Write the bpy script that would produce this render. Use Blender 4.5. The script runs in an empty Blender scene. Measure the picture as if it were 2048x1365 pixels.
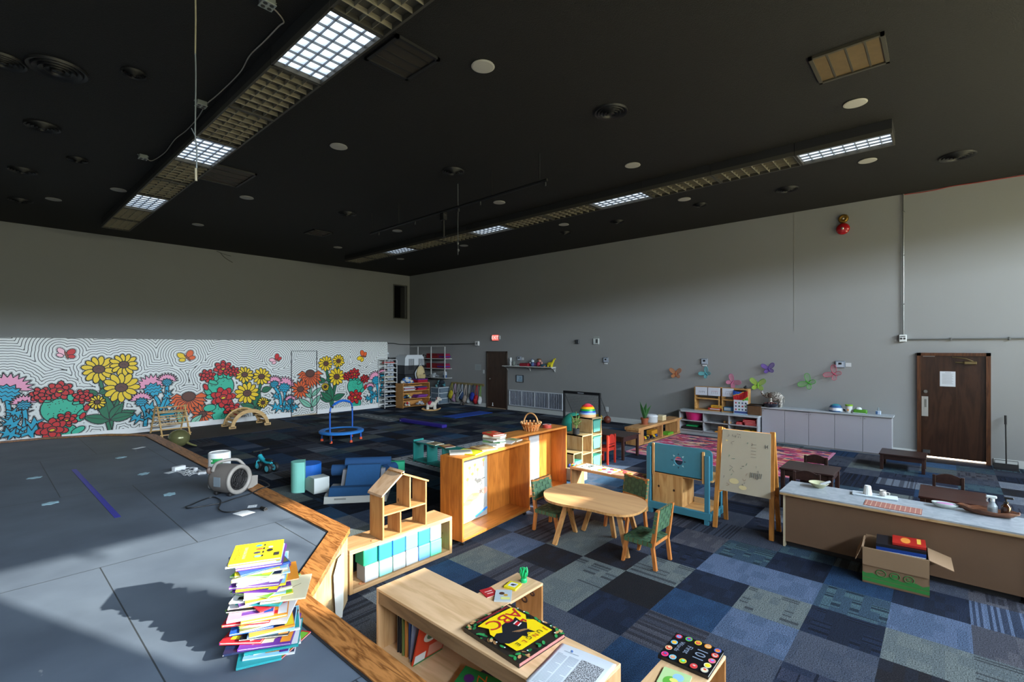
import bpy, math, random
import numpy as np
from mathutils import Vector, Matrix, Euler
from math import sin, cos, pi, radians
random.seed(7)
C = bpy.context.scene.collection
sc = bpy.context.scene
# ---------------------------------------------------------------- camera, sky, sun, exposure
YAW = math.atan2(866, 964)                      # heading of the lens, measured from +X (room axes: X = towards right wall, Y = towards back wall)
cd = bpy.data.cameras.new('camera')
cam = bpy.data.objects.new('camera', cd); C.objects.link(cam); sc.camera = cam
cam.location = (0, 0, 2.2)
cam.rotation_euler = (pi/2, 0, YAW - pi/2)
cd.sensor_fit = 'HORIZONTAL'; cd.sensor_width = 36; cd.lens = 36*964/2048
cd.shift_y = -(697-682.5)/2048*-1
cd.clip_start = 0.05; cd.clip_end = 200
sc.view_settings.view_transform = 'Standard'
sc.view_settings.look = 'None'
sc.view_settings.gamma = 1
sc.view_settings.use_curve_mapping = False
sc.view_settings.exposure = 1.6
sc.cycles.use_denoising = True
sc.cycles.max_bounces = 10
sc.cycles.diffuse_bounces = 6
sc.cycles.sample_clamp_indirect = 8

w = bpy.data.worlds.new('sky'); sc.world = w; w.use_nodes = True
nt = w.node_tree; nt.nodes.clear()
_o = nt.nodes.new('ShaderNodeOutputWorld'); _b = nt.nodes.new('ShaderNodeBackground')
_tc = nt.nodes.new('ShaderNodeTexCoord'); _s = nt.nodes.new('ShaderNodeSeparateXYZ'); _r = nt.nodes.new('ShaderNodeValToRGB')
nt.links.new(_tc.outputs['Generated'], _s.inputs[0])
_m = nt.nodes.new('ShaderNodeMath'); _m.operation = 'MULTIPLY_ADD'; _m.inputs[1].default_value = .5; _m.inputs[2].default_value = .5
nt.links.new(_s.outputs['Z'], _m.inputs[0]); nt.links.new(_m.outputs[0], _r.inputs[0])
e = _r.color_ramp.elements
e[0].position = 0.40; e[0].color = (.115, .105, .065, 1)      # sunlit ground and hedges
e[1].position = 0.550; e[1].color = (.83, .92, 1.0, 1)
k = e.new(.532); k.color = (.15, .145, .10, 1)
k = e.new(.75); k.color = (.72, .84, 1.0, 1)
_az = nt.nodes.new('ShaderNodeMapRange'); _az.interpolation_type = 'SMOOTHSTEP'      # sky dimmed towards the left-wall side, added to darken the near right wall
for _k, _v in (('From Min', -.85), ('From Max', -.25), ('To Min', .2), ('To Max', 1)): _az.inputs[_k].default_value = _v
_sc = nt.nodes.new('ShaderNodeVectorMath'); _sc.operation = 'SCALE'
nt.links.new(_s.outputs['X'], _az.inputs['Value']); nt.links.new(_r.outputs[0], _sc.inputs[0]); nt.links.new(_az.outputs[0], _sc.inputs['Scale'])
nt.links.new(_sc.outputs[0], _b.inputs[0]); _b.inputs[1].default_value = 36
nt.links.new(_b.outputs[0], _o.inputs[0])

SUN_K = 2.3/.94                                  # metres travelled along the floor per metre of drop
sd = bpy.data.lights.new('sun', 'SUN'); sd.energy = 7.8; sd.angle = radians(.5); sd.color = (1, .94, .83)
sun = bpy.data.objects.new('sun', sd); C.objects.link(sun)
sun.location = (6, -14, 12)
sun.rotation_euler = Vector((-.34*SUN_K, .94*SUN_K, -1)).to_track_quat('-Z', 'Y').to_euler()
YW = -5.0                                         # the window wall behind the camera
WINS = [(-2.9, 2.97), (3.5, 7.72), (8.18, 11.6)]; WZ0, WZ1 = 3.965, 5.04
for a, b in WINS:                                 # portals: they only guide the sky light through the panes
    pd = bpy.data.lights.new('window_portal', 'AREA'); pd.shape = 'RECTANGLE'; pd.size = b-a; pd.size_y = WZ1-WZ0
    pd.cycles.is_portal = True
    po = bpy.data.objects.new('window_portal', pd); C.objects.link(po)
    po.location = ((a+b)/2, YW+.12, (WZ0+WZ1)/2); po.rotation_euler = (pi/2, 0, 0)

# ---------------------------------------------------------------- helpers
def lin(h):
    if isinstance(h, str):
        h = h.lstrip('#'); v = [int(h[i:i+2], 16)/255 for i in (0, 2, 4)]
        return tuple(x/12.92 if x <= .04045 else ((x+.055)/1.055)**2.4 for x in v)
    return tuple(h)
MATS = {}
def mat(color, rough=.55, metal=0, emit=0, trans=0, alpha=1, noise=0, nscale=8, bump=0, coat=0, spec=None):
    key = (color, rough, metal, emit, trans, alpha, noise, nscale, bump, coat, spec)
    if key in MATS: return MATS[key]
    c = lin(color)
    m = bpy.data.materials.new('paint_%d' % len(MATS)); m.use_nodes = True
    n = m.node_tree.nodes; L = m.node_tree.links; b = n['Principled BSDF']
    b.inputs['Base Color'].default_value = (*c, 1); b.inputs['Roughness'].default_value = rough
    b.inputs['Metallic'].default_value = metal
    if spec is not None: b.inputs['Specular IOR Level'].default_value = spec
    if coat: b.inputs['Coat Weight'].default_value = coat
    if emit: b.inputs['Emission Color'].default_value = (*c, 1); b.inputs['Emission Strength'].default_value = emit
    if trans: b.inputs['Transmission Weight'].default_value = trans
    if alpha < 1: b.inputs['Alpha'].default_value = alpha
    if noise or bump:
        tc = n.new('ShaderNodeTexCoord'); t = n.new('ShaderNodeTexNoise'); t.inputs['Scale'].default_value = nscale; t.inputs['Detail'].default_value = 5
        L.new(tc.outputs['Object'], t.inputs['Vector'])
        if noise:
            mx = n.new('ShaderNodeMix'); mx.data_type = 'RGBA'
            mx.inputs['A'].default_value = (*[x*(1-noise) for x in c], 1); mx.inputs['B'].default_value = (*[min(1, x*(1+noise)) for x in c], 1)
            L.new(t.outputs['Fac'], mx.inputs['Factor']); L.new(mx.outputs['Result'], b.inputs['Base Color'])
        if bump:
            bp = n.new('ShaderNodeBump'); bp.inputs['Strength'].default_value = bump; bp.inputs['Distance'].default_value = .01
            L.new(t.outputs['Fac'], bp.inputs['Height']); L.new(bp.outputs[0], b.inputs['Normal'])
    MATS[key] = m
    return m
def wood(light, dark, axis='X', scale=9, rough=.45, knots=0.0, name='wood'):
    key = ('w', light, dark, axis, scale, rough, knots)
    if key in MATS: return MATS[key]
    m = bpy.data.materials.new(name); m.use_nodes = True
    n = m.node_tree.nodes; L = m.node_tree.links; b = n['Principled BSDF']; b.inputs['Roughness'].default_value = rough
    tc = n.new('ShaderNodeTexCoord'); mp = n.new('ShaderNodeMapping')
    s = {'X': (.12, 1, 1), 'Y': (1, .12, 1), 'Z': (1, 1, .12)}[axis]
    mp.inputs['Scale'].default_value = [q*scale for q in s]
    L.new(tc.outputs['Object'], mp.inputs['Vector'])
    t = n.new('ShaderNodeTexNoise'); t.inputs['Scale'].default_value = 1.3; t.inputs['Detail'].default_value = 6; t.inputs['Distortion'].default_value = .6
    L.new(mp.outputs[0], t.inputs['Vector'])
    wv = n.new('ShaderNodeMath'); wv.operation = 'MULTIPLY'; wv.inputs[1].default_value = 9
    L.new(t.outputs['Fac'], wv.inputs[0])
    pp = n.new('ShaderNodeMath'); pp.operation = 'PINGPONG'; pp.inputs[1].default_value = 1; L.new(wv.outputs[0], pp.inputs[0])
    t2 = n.new('ShaderNodeTexNoise'); t2.inputs['Scale'].default_value = 7; t2.inputs['Detail'].default_value = 3; L.new(mp.outputs[0], t2.inputs['Vector'])
    av = n.new('ShaderNodeMath'); av.operation = 'MULTIPLY_ADD'; av.inputs[1].default_value = .55; L.new(pp.outputs[0], av.inputs[0])
    hv = n.new('ShaderNodeMath'); hv.operation = 'MULTIPLY'; hv.inputs[1].default_value = .45; L.new(t2.outputs['Fac'], hv.inputs[0]); L.new(hv.outputs[0], av.inputs[2])
    r = n.new('ShaderNodeValToRGB'); r.color_ramp.elements[0].color = (*lin(dark), 1); r.color_ramp.elements[1].color = (*lin(light), 1)
    r.color_ramp.elements[0].position = .12; r.color_ramp.elements[1].position = .7
    L.new(av.outputs[0], r.inputs[0])
    out = r.outputs[0]
    if knots:
        mp2 = n.new('ShaderNodeMapping'); mp2.inputs['Scale'].default_value = [{'X': (3.2, 5.5, 5.5), 'Y': (5.5, 3.2, 5.5), 'Z': (5.5, 5.5, 3.2)}[axis][q] for q in range(3)]
        L.new(tc.outputs['Object'], mp2.inputs['Vector'])
        v = n.new('ShaderNodeTexVoronoi'); v.inputs['Scale'].default_value = 1.0; L.new(mp2.outputs[0], v.inputs['Vector'])
        kr = n.new('ShaderNodeValToRGB'); kr.color_ramp.elements[0].position = .05; kr.color_ramp.elements[0].color = (1, 1, 1, 1)
        kr.color_ramp.elements[1].position = .05+knots; kr.color_ramp.elements[1].color = (0, 0, 0, 1)
        L.new(v.outputs['Distance'], kr.inputs[0])
        mx = n.new('ShaderNodeMix'); mx.data_type = 'RGBA'; L.new(kr.outputs[0], mx.inputs['Factor']); L.new(out, mx.inputs['A'])
        mx.inputs['B'].default_value = (*[x*.35 for x in lin(dark)], 1); out = mx.outputs['Result']
    L.new(out, b.inputs['Base Color'])
    MATS[key] = m
    return m

class MB:
    """collects geometry for ONE mesh object"""
    def __init__(s): s.v = []; s.f = []; s.m = []; s.sm = []; s.M = Matrix()
    def add(s, vs, fs, m=0, smooth=False, M=None):
        T = s.M @ M if M is not None else s.M
        b = len(s.v)
        s.v += [tuple(T @ Vector(p)) for p in vs]
        for f in fs: s.f.append([b+i for i in f]); s.m.append(m); s.sm.append(smooth)
        return s
    def box(s, x0, x1, y0, y1, z0, z1, m=0, c=0.0, M=None):
        if x0 > x1: x0, x1 = x1, x0
        if y0 > y1: y0, y1 = y1, y0
        if z0 > z1: z0, z1 = z1, z0
        c = min(c, (x1-x0)*.45, (y1-y0)*.45, (z1-z0)*.45)
        if c <= 0:
            vs = [(x, y, z) for x in (x0, x1) for y in (y0, y1) for z in (z0, z1)]
            return s.add(vs, [(0, 1, 3, 2), (4, 6, 7, 5), (0, 4, 5, 1), (2, 3, 7, 6), (0, 2, 6, 4), (1, 5, 7, 3)], m, M=M)
        vs = []; idx = {}
        X = (x0, x1); Y = (y0, y1); Z = (z0, z1); sg = (1, -1)
        for i in (0, 1):
            for j in (0, 1):
                for k in (0, 1):
                    for a in range(3):
                        p = [X[i]+sg[i]*c, Y[j]+sg[j]*c, Z[k]+sg[k]*c]; p[a] = (X[i], Y[j], Z[k])[a]
                        idx[i, j, k, a] = len(vs); vs.append(tuple(p))
        g = lambda *q: idx[q]
        fs = []
        for e_ in (0, 1):
            q = [g(e_, 0, 0, 0), g(e_, 1, 0, 0), g(e_, 1, 1, 0), g(e_, 0, 1, 0)]; fs.append(q if e_ else q[::-1])
            q = [g(0, e_, 0, 1), g(0, e_, 1, 1), g(1, e_, 1, 1), g(1, e_, 0, 1)]; fs.append(q if e_ else q[::-1])
            q = [g(0, 0, e_, 2), g(1, 0, e_, 2), g(1, 1, e_, 2), g(0, 1, e_, 2)]; fs.append(q if e_ else q[::-1])
        for p_ in (0, 1):
            for q_ in (0, 1):
                fl_ = (p_ == q_)
                q = [g(p_, q_, 0, 0), g(p_, q_, 0, 1), g(p_, q_, 1, 1), g(p_, q_, 1, 0)]; fs.append(q if fl_ else q[::-1])
                q = [g(p_, 0, q_, 2), g(p_, 0, q_, 0), g(p_, 1, q_, 0), g(p_, 1, q_, 2)]; fs.append(q if not fl_ else q[::-1])
                q = [g(0, p_, q_, 1), g(0, p_, q_, 2), g(1, p_, q_, 2), g(1, p_, q_, 1)]; fs.append(q if not fl_ else q[::-1])
        for i in (0, 1):
            for j in (0, 1):
                for k in (0, 1):
                    q = [g(i, j, k, 0), g(i, j, k, 1), g(i, j, k, 2)]; fs.append(q if (i+j+k) % 2 else q[::-1])
        return s.add(vs, fs, m, M=M)
    def cyl(s, p0, p1, r0, r1=None, n=16, m=0, caps=True, smooth=True):
        if r1 is None: r1 = r0
        p0 = Vector(p0); p1 = Vector(p1); d = (p1-p0)
        q = d.to_track_quat('Z', 'Y').to_matrix()
        vs = []
        for p, r in ((p0, r0), (p1, r1)):
            for i in range(n):
                a = 2*pi*i/n; vs.append(tuple(p + q @ Vector((r*cos(a), r*sin(a), 0))))
        s.add(vs, [(i, (i+1) % n, n+(i+1) % n, n+i) for i in range(n)], m, smooth)
        if caps: s.add(vs, [tuple(range(n))[::-1], tuple(range(n, 2*n))], m)
        return s
    def tube(s, path, r, n=8, m=0, closed=False, rads=None):
        P = [Vector(p) for p in path]; N = len(P); vs = []
        up = Vector((0, 0, 1)); prev = None
        for i in range(N):
            if closed: t = P[(i+1) % N]-P[i-1]
            else: t = P[min(i+1, N-1)]-P[max(i-1, 0)]
            if t.length < 1e-9: t = Vector((0, 0, 1))
            t.normalize()
            if prev is None:
                a = up if abs(t.dot(up)) < .95 else Vector((1, 0, 0))
                u = t.cross(a).normalized()
            else:
                u = (prev-t*prev.dot(t)).normalized()
            prev = u; v_ = t.cross(u)
            rr = rads[i] if rads else r
            for k in range(n):
                a = 2*pi*k/n; vs.append(tuple(P[i]+u*rr*cos(a)+v_*rr*sin(a)))
        fs = []
        for i in range(N if closed else N-1):
            j = (i+1) % N
            for k in range(n): fs.append((i*n+k, i*n+(k+1) % n, j*n+(k+1) % n, j*n+k))
        s.add(vs, fs, m, True)
        if not closed: s.add(vs, [tuple(range(n))[::-1], tuple(range((N-1)*n, N*n))], m)
        return s
    def sphere(s, c, r, m=0, nu=20, nv=12, M=None, jit=0):
        rx, ry, rz = (r, r, r) if not hasattr(r, '__len__') else r
        vs = [(c[0], c[1], c[2]-rz)]
        for j in range(1, nv):
            t = -pi/2+pi*j/nv
            for i in range(nu):
                a = 2*pi*i/nu; q = 1+jit*(random.random()-.5)
                vs.append((c[0]+rx*cos(t)*cos(a)*q, c[1]+ry*cos(t)*sin(a)*q, c[2]+rz*sin(t)*q))
        vs.append((c[0], c[1], c[2]+rz)); T = len(vs)-1
        fs = [(0, 1+(i+1) % nu, 1+i) for i in range(nu)]
        for j in range(nv-2):
            for i in range(nu): fs.append((1+j*nu+i, 1+j*nu+(i+1) % nu, 1+(j+1)*nu+(i+1) % nu, 1+(j+1)*nu+i))
        b = 1+(nv-2)*nu
        fs += [(b+i, b+(i+1) % nu, T) for i in range(nu)]
        return s.add(vs, fs, m, True, M)
    def lathe(s, prof, c=(0, 0, 0), n=24, m=0, smooth=True, ms=None):
        vs = []; fs = []
        for r, z in prof:
            for i in range(n):
                a = 2*pi*i/n; vs.append((c[0]+r*cos(a), c[1]+r*sin(a), c[2]+z))
        for j in range(len(prof)-1):
            ff = [(j*n+i, j*n+(i+1) % n, (j+1)*n+(i+1) % n, (j+1)*n+i) for i in range(n)]
            s.add(vs, ff, ms[j] if ms else m, smooth)
        return s
    def prism(s, poly, z0, z1, m=0, M=None, mside=None, smooth=False):
        n = len(poly); vs = [(x, y, z0) for x, y in poly]+[(x, y, z1) for x, y in poly]
        s.add(vs, [tuple(range(n))[::-1], tuple(range(n, 2*n))], m, M=M)
        s.add(vs, [(i, (i+1) % n, n+(i+1) % n, n+i) for i in range(n)], m if mside is None else mside, smooth, M=M)
        return s
    def poly(s, pts, m=0, M=None): return s.add(pts, [tuple(range(len(pts)))], m, M=M)
    def text(s, body, size, M, m=0, align='CENTER'):
        cu = bpy.data.curves.new('t', 'FONT'); cu.body = body; cu.size = size; cu.align_x = align; cu.align_y = 'CENTER'
        cu.resolution_u = 3
        ob = bpy.data.objects.new('t', cu); C.objects.link(ob)
        bpy.context.view_layer.update()
        me = bpy.data.meshes.new_from_object(ob.evaluated_get(bpy.context.evaluated_depsgraph_get()))
        s.add([v.co[:] for v in me.vertices], [tuple(p.vertices) for p in me.polygons], m, M=M)
        bpy.data.objects.remove(ob); bpy.data.curves.remove(cu); bpy.data.meshes.remove(me)
        return s
    def build(s, name, mats, parent=None, loc=None, rz=0, bevel=0, subd=0, kind=None):
        me = bpy.data.meshes.new(name)
        me.from_pydata(s.v, [], s.f)
        for q in (mats if isinstance(mats, (list, tuple)) else [mats]): me.materials.append(q)
        me.polygons.foreach_set('material_index', s.m); me.polygons.foreach_set('use_smooth', s.sm)
        me.update()
        o = bpy.data.objects.new(name, me); C.objects.link(o)
        if parent is not None: o.parent = parent
        if loc: o.location = loc
        if rz: o.rotation_euler = (0, 0, rz)
        if bevel:
            b = o.modifiers.new('bevel', 'BEVEL'); b.width = bevel; b.segments = 3; b.limit_method = 'ANGLE'
        if subd:
            b = o.modifiers.new('subd', 'SUBSURF'); b.levels = subd; b.render_levels = subd
        return o
def tag(o, label, cat, group=None, kind=None):
    o['label'] = label; o['category'] = cat
    if group: o['group'] = group
    if kind: o['kind'] = kind
    return o
def struct(o, label=None):
    o['kind'] = 'structure'
    if label: o['label'] = label
    return o
def thing(name, label, cat, loc=(0, 0, 0), rz=0, group=None):
    o = bpy.data.objects.new(name, None); C.objects.link(o); o.empty_display_size = .1
    o.location = loc; o.rotation_euler = (0, 0, rz)
    return tag(o, label, cat, group)
def kids(o): return [c for c in bpy.data.objects if c.parent is o]
def dup(o, loc, rz=0, label=None, group=None):
    r = o.copy(); C.objects.link(r); r.location = loc; r.rotation_euler = (0, 0, rz)
    if label: r['label'] = label
    if group: r['group'] = group
    for ch in kids(o):
        c = ch.copy(); C.objects.link(c); c.parent = r
        for g in kids(ch):
            d = g.copy(); C.objects.link(d); d.parent = c
    return r
def sub(name, build_fn, mats, parent, **kw):
    b = MB(); build_fn(b); return b.build(name, mats, parent, **kw)
def T(x=0, y=0, z=0, rz=0, rx=0, ry=0): return Matrix.Translation((x, y, z)) @ Euler((rx, ry, rz)).to_matrix().to_4x4()
def ell(cx_, cy_, rx, ry, n=20, rot=0):
    return [(cx_+rx*cos(a)*cos(rot)-ry*sin(a)*sin(rot), cy_+rx*cos(a)*sin(rot)+ry*sin(a)*cos(rot)) for a in [2*pi*i/n for i in range(n)]]
def bez(pts, n=8):
    """smooth open curve through points"""
    P = [Vector(p) for p in pts]; out = []
    for i in range(len(P)-1):
        p0 = P[max(i-1, 0)]; p1 = P[i]; p2 = P[i+1]; p3 = P[min(i+2, len(P)-1)]
        for k in range(n):
            t = k/n
            out.append(.5*((2*p1)+(p2-p0)*t+(2*p0-5*p1+4*p2-p3)*t*t+(3*p1-p0-3*p2+p3)*t**3))
    out.append(P[-1]); return out
def ordinal(i): return ['first', 'second', 'third', 'fourth', 'fifth', 'sixth', 'seventh', 'eighth', 'ninth', 'tenth', 'eleventh', 'twelfth', 'thirteenth', 'fourteenth', 'fifteenth', 'sixteenth', 'seventeenth', 'eighteenth', 'nineteenth', 'twentieth'][i]
# ================================================================ THE SETTING
XR, YB, HC, XL = 12.75, 17.5, 5.37, -3.0
def wallpaint():
    m = mat('#8d8f8f', .7, noise=.04, nscale=1.2); return m
WALL = wallpaint(); WHITE = mat('#e4e6e6', .5); BLACKP = mat('#26272b', .6)

# ---- carpet: half-metre tiles, each a face with two yarn colours
PAL = {'N': ('#111826', '#172134'), 'B': ('#141417', '#101216'), 'K': ('#19181c', '#181d28'), 'M': ('#1d344e', '#182c45'), 'S': ('#393e49', '#303744'), 'T': ('#293a48', '#3c5155'),
       'G': ('#545b5a', '#485053'), 'P': ('#434349', '#2d303a'), 'L': ('#3e4c61', '#4c596f'), 'D': ('#1d2434', '#2d3140'), 'U': ('#2c4965', '#36526e'), 'W': ('#636971', '#565f6c')}
KNOWN = {(-3,0):'N',(-2,0):'P',(-1,0):'K',(0,0):'G',(1,0):'G',(2,0):'S',(-3,1):'M',(-2,1):'G',(-1,1):'L',(0,1):'P',(1,1):'P',(2,1):'S',(-2,2):'P',(-1,2):'S',(0,2):'L',(1,2):'L',
         (-3,-1):'S',(-2,-1):'G',(-1,-1):'G',(0,-1):'K',(1,-1):'S',(2,-1):'N',(3,-1):'P',(4,-1):'S',(-3,-2):'S',(-2,-2):'N',(-1,-2):'B',(0,-2):'G',(1,-2):'N',(2,-2):'P',(3,-2):'S',(4,-2):'S',
         (-3,-3):'M',(-2,-3):'P',(-1,-3):'M',(0,-3):'N',(1,-3):'L',(2,-3):'T',(3,-3):'S',(-2,-4):'S',(-1,-4):'L',(0,-4):'G',(1,-4):'L',(2,-4):'N',(3,-4):'T',(-1,-5):'S',(0,-5):'N',(1,-5):'T',(2,-5):'M',
         (0,-6):'G',(1,-6):'L',(2,-6):'N',(3,-6):'S',(-4,3):'N',(-4,4):'G',(-3,4):'G',(-3,5):'W',(-2,5):'L',(-1,5):'N',(0,5):'N',(3,3):'L',(4,3):'U',(5,3):'L',(5,4):'S',(6,3):'W',(7,3):'L',(8,3):'L',(5,2):'U',(4,2):'L'}
STR = {(-2,0):(1,0),(-1,-1):(.5,1),(0,-2):(.5,1),(1,-2):(.5,1),(-2,-3):(1,1),(-2,2):(1,0),(0,1):(1,0),(1,1):(1,0),(0,-4):(.5,1),(2,-3):(.5,1),(0,-5):(.5,1),(1,-5):(.5,1),(3,-2):(1,0),(3,-1):(1,0)}
def carpet():
    rnd = random.Random(11)
    ox, oy = 4.295, 2.846
    vs = []; fs = []; ca = []; cb = []; st = []
    seq = 'NNNNDDDKSSSSTTGGPMMMLUW'
    for i in range(-15, 18):
        for j in range(-12, 30):
            x0 = max(XL, ox+.5*i); x1 = min(XR, ox+.5*(i+1)); y0 = max(YW, oy+.5*j); y1 = min(YB, oy+.5*(j+1))
            if x1-x0 < .01 or y1-y0 < .01: continue
            q = KNOWN.get((i, j)) or rnd.choice(seq)
            a, b = PAL[q]
            b0 = len(vs); vs += [(x0, y0, 0), (x1, y0, 0), (x1, y1, 0), (x0, y1, 0)]; fs.append((b0, b0+1, b0+2, b0+3))
            k = (i, j) in KNOWN
            s_ = STR.get((i, j)) or ((0, 0) if k else (rnd.choice([0, 0, .5, 1]), rnd.choice([0, 0, 1])))
            for _ in range(4):
                ca.append((*lin(a), 1)); cb.append((*lin(b), 1)); st.append((s_[0], s_[1], rnd.random(), 1))
    me = bpy.data.meshes.new('floor'); me.from_pydata(vs, [], fs)
    for nm, d in (('ca', ca), ('cb', cb), ('st', st)):
        at = me.attributes.new(nm, 'FLOAT_COLOR', 'CORNER'); at.data.foreach_set('color', [x for c in d for x in c])
    m = bpy.data.materials.new('carpet'); m.use_nodes = True; n = m.node_tree.nodes; L = m.node_tree.links; b = n['Principled BSDF']
    b.inputs['Roughness'].default_value = .95; b.inputs['Specular IOR Level'].default_value = .15
    A = n.new('ShaderNodeAttribute'); A.attribute_name = 'ca'; B = n.new('ShaderNodeAttribute'); B.attribute_name = 'cb'; S = n.new('ShaderNodeAttribute'); S.attribute_name = 'st'
    tc = n.new('ShaderNodeTexCoord'); sep = n.new('ShaderNodeSeparateColor'); L.new(S.outputs['Color'], sep.inputs[0])
    def math_(op, a=None, b_=None, va=0, vb=0):
        q = n.new('ShaderNodeMath'); q.operation = op; q.inputs[0].default_value = va; q.inputs[1].default_value = vb
        if a is not None: L.new(a, q.inputs[0])
        if b_ is not None: L.new(b_, q.inputs[1])
        return q.outputs[0]
    mp = n.new('ShaderNodeMapping'); L.new(tc.outputs['Object'], mp.inputs[0]); mp.inputs['Scale'].default_value = (7, 15, 1)
    fl_ = n.new('ShaderNodeVectorMath'); fl_.operation = 'FLOOR'; L.new(mp.outputs[0], fl_.inputs[0])
    wn = n.new('ShaderNodeTexWhiteNoise'); wn.noise_dimensions = '2D'; L.new(fl_.outputs[0], wn.inputs['Vector'])
    blk = wn.outputs['Value']
    sx = n.new('ShaderNodeSeparateXYZ'); L.new(tc.outputs['Object'], sx.inputs[0])
    def stripes(o):
        v = math_('MULTIPLY', o, vb=1/.019); v = math_('FLOOR', v)
        w_ = n.new('ShaderNodeTexWhiteNoise'); w_.noise_dimensions = '1D'; L.new(v, w_.inputs['W']); return w_.outputs['Value']
    mixs = n.new('ShaderNodeMix'); mixs.data_type = 'FLOAT'; L.new(sep.outputs[1], mixs.inputs['Factor']); L.new(stripes(sx.outputs['Y']), mixs.inputs['A']); L.new(stripes(sx.outputs['X']), mixs.inputs['B'])
    half = math_('GREATER_THAN', blk, vb=.55); anyst = math_('GREATER_THAN', sep.outputs[0], vb=.25); full = math_('GREATER_THAN', sep.outputs[0], vb=.75)
    on = math_('MULTIPLY', anyst, math_('MAXIMUM', half, full))
    mask = n.new('ShaderNodeMix'); mask.data_type = 'FLOAT'; L.new(on, mask.inputs['Factor'])
    L.new(math_('MULTIPLY', math_('GREATER_THAN', blk, vb=.5), vb=.55), mask.inputs['A']); L.new(mixs.outputs['Result'], mask.inputs['B'])
    mx = n.new('ShaderNodeMix'); mx.data_type = 'RGBA'; L.new(mask.outputs['Result'], mx.inputs['Factor']); L.new(A.outputs['Color'], mx.inputs['A']); L.new(B.outputs['Color'], mx.inputs['B'])
    dk = n.new('ShaderNodeMix'); dk.data_type = 'RGBA'; dk.blend_type = 'MULTIPLY'
    L.new(math_('MULTIPLY', on, math_('LESS_THAN', mixs.outputs['Result'], vb=.33)), dk.inputs['Factor']); L.new(mx.outputs['Result'], dk.inputs['A']); dk.inputs['B'].default_value = (.38, .38, .42, 1)
    nz = n.new('ShaderNodeTexNoise'); nz.inputs['Scale'].default_value = 120; nz.inputs['Detail'].default_value = 2; L.new(tc.outputs['Object'], nz.inputs['Vector'])
    sp = n.new('ShaderNodeMapRange'); sp.inputs['From Min'].default_value = .3; sp.inputs['From Max'].default_value = .7; sp.inputs['To Min'].default_value = .3; sp.inputs['To Max'].default_value = 1.75
    L.new(nz.outputs['Fac'], sp.inputs['Value'])
    hs = n.new('ShaderNodeVectorMath'); hs.operation = 'SCALE'; L.new(dk.outputs['Result'], hs.inputs[0]); L.new(sp.outputs[0], hs.inputs['Scale'])
    L.new(hs.outputs[0], b.inputs['Base Color'])
    bp = n.new('ShaderNodeBump'); bp.inputs['Strength'].default_value = .5; bp.inputs['Distance'].default_value = .01; L.new(nz.outputs['Fac'], bp.inputs['Height']); L.new(bp.outputs[0], b.inputs['Normal'])
    me.materials.append(m)
    o = bpy.data.objects.new('floor', me); C.objects.link(o); struct(o, 'carpet of blue, navy and grey square tiles')
carpet()

CEIL = mat('#080809', .75, bump=.7, nscale=90, noise=.25)
b = MB(); b.box(XL, XR, YW, YB, HC, HC+.2); struct(b.build('ceiling', CEIL), 'black stippled ceiling')
b = MB(); b.box(XR, XR+.2, YW-.2, YB+.2, 0, HC); struct(b.build('wall_right', WALL), 'long grey wall on the right')
b = MB(); b.box(XL-.2, XL, YW-.2, YB+.2, 0, HC); struct(b.build('wall_left', WALL), 'grey wall on the left')
OX0, OX1, OZ0, OZ1 = 11.94, 12.58, 3.51, 4.90
b = MB(); b.box(XL, OX0, YB, YB+.2, 0, HC); b.box(OX1, XR, YB, YB+.2, 0, HC); b.box(OX0, OX1, YB, YB+.2, 0, OZ0); b.box(OX0, OX1, YB, YB+.2, OZ1, HC)
struct(b.build('wall_back', WALL), 'grey back wall above the mural')
b = MB(); b.box(OX0-.1, OX1+.1, YB+.9, YB+.95, OZ0-.1, OZ1+.1); b.box(OX0-.1, OX0, YB+.2, YB+.9, OZ0-.1, OZ1+.1); b.box(OX1, OX1+.1, YB+.2, YB+.9, OZ0-.1, OZ1+.1); b.box(OX0, OX1, YB+.2, YB+.9, OZ0-.1, OZ0); b.box(OX0, OX1, YB+.2, YB+.9, OZ1, OZ1+.1)
dr = b.build('door_3', BLACKP); struct(dr, 'dark opening high in the corner of the back wall')
b = MB(); b.box(OX1-.1, OX1-.06, YB-.02, YB+.3, OZ0, OZ1-.03, 0); b.build('door_leaf', [mat('#5c5d5c', .5)], dr)
b = MB()
for a in (OX0-.04, OX1): b.box(a, a+.04, YB-.02, YB, OZ0-.04, OZ1+.04)
b.box(OX0, OX1, YB-.02, YB, OZ1, OZ1+.04); b.box(OX0, OX1, YB-.02, YB, OZ0-.04, OZ0); b.build('frame', mat('#55564f', .6), dr)
# window wall behind the camera
b = MB(); b.box(XL, XR, YW-.2, YW, 0, WZ0); b.box(XL, XR, YW-.2, YW, WZ1, HC)
xs = [XL]+[v for p in WINS for v in p]+[XR]
for q in range(0, len(xs), 2): b.box(xs[q], xs[q+1], YW-.2, YW, WZ0, WZ1)
struct(b.build('wall_front', WALL), 'grey wall with the high windows')
GL = bpy.data.materials.new('window_glass'); GL.use_nodes = True; _n = GL.node_tree.nodes; _n.clear()
_out = _n.new('ShaderNodeOutputMaterial'); _mx = _n.new('ShaderNodeMixShader'); _t = _n.new('ShaderNodeBsdfTransparent'); _g = _n.new('ShaderNodeBsdfGlossy')
_t.inputs[0].default_value = (.97, .98, .98, 1); _g.inputs['Roughness'].default_value = .02; _mx.inputs[0].default_value = .05
GL.node_tree.links.new(_t.outputs[0], _mx.inputs[1]); GL.node_tree.links.new(_g.outputs[0], _mx.inputs[2]); GL.node_tree.links.new(_mx.outputs[0], _out.inputs[0])
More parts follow.
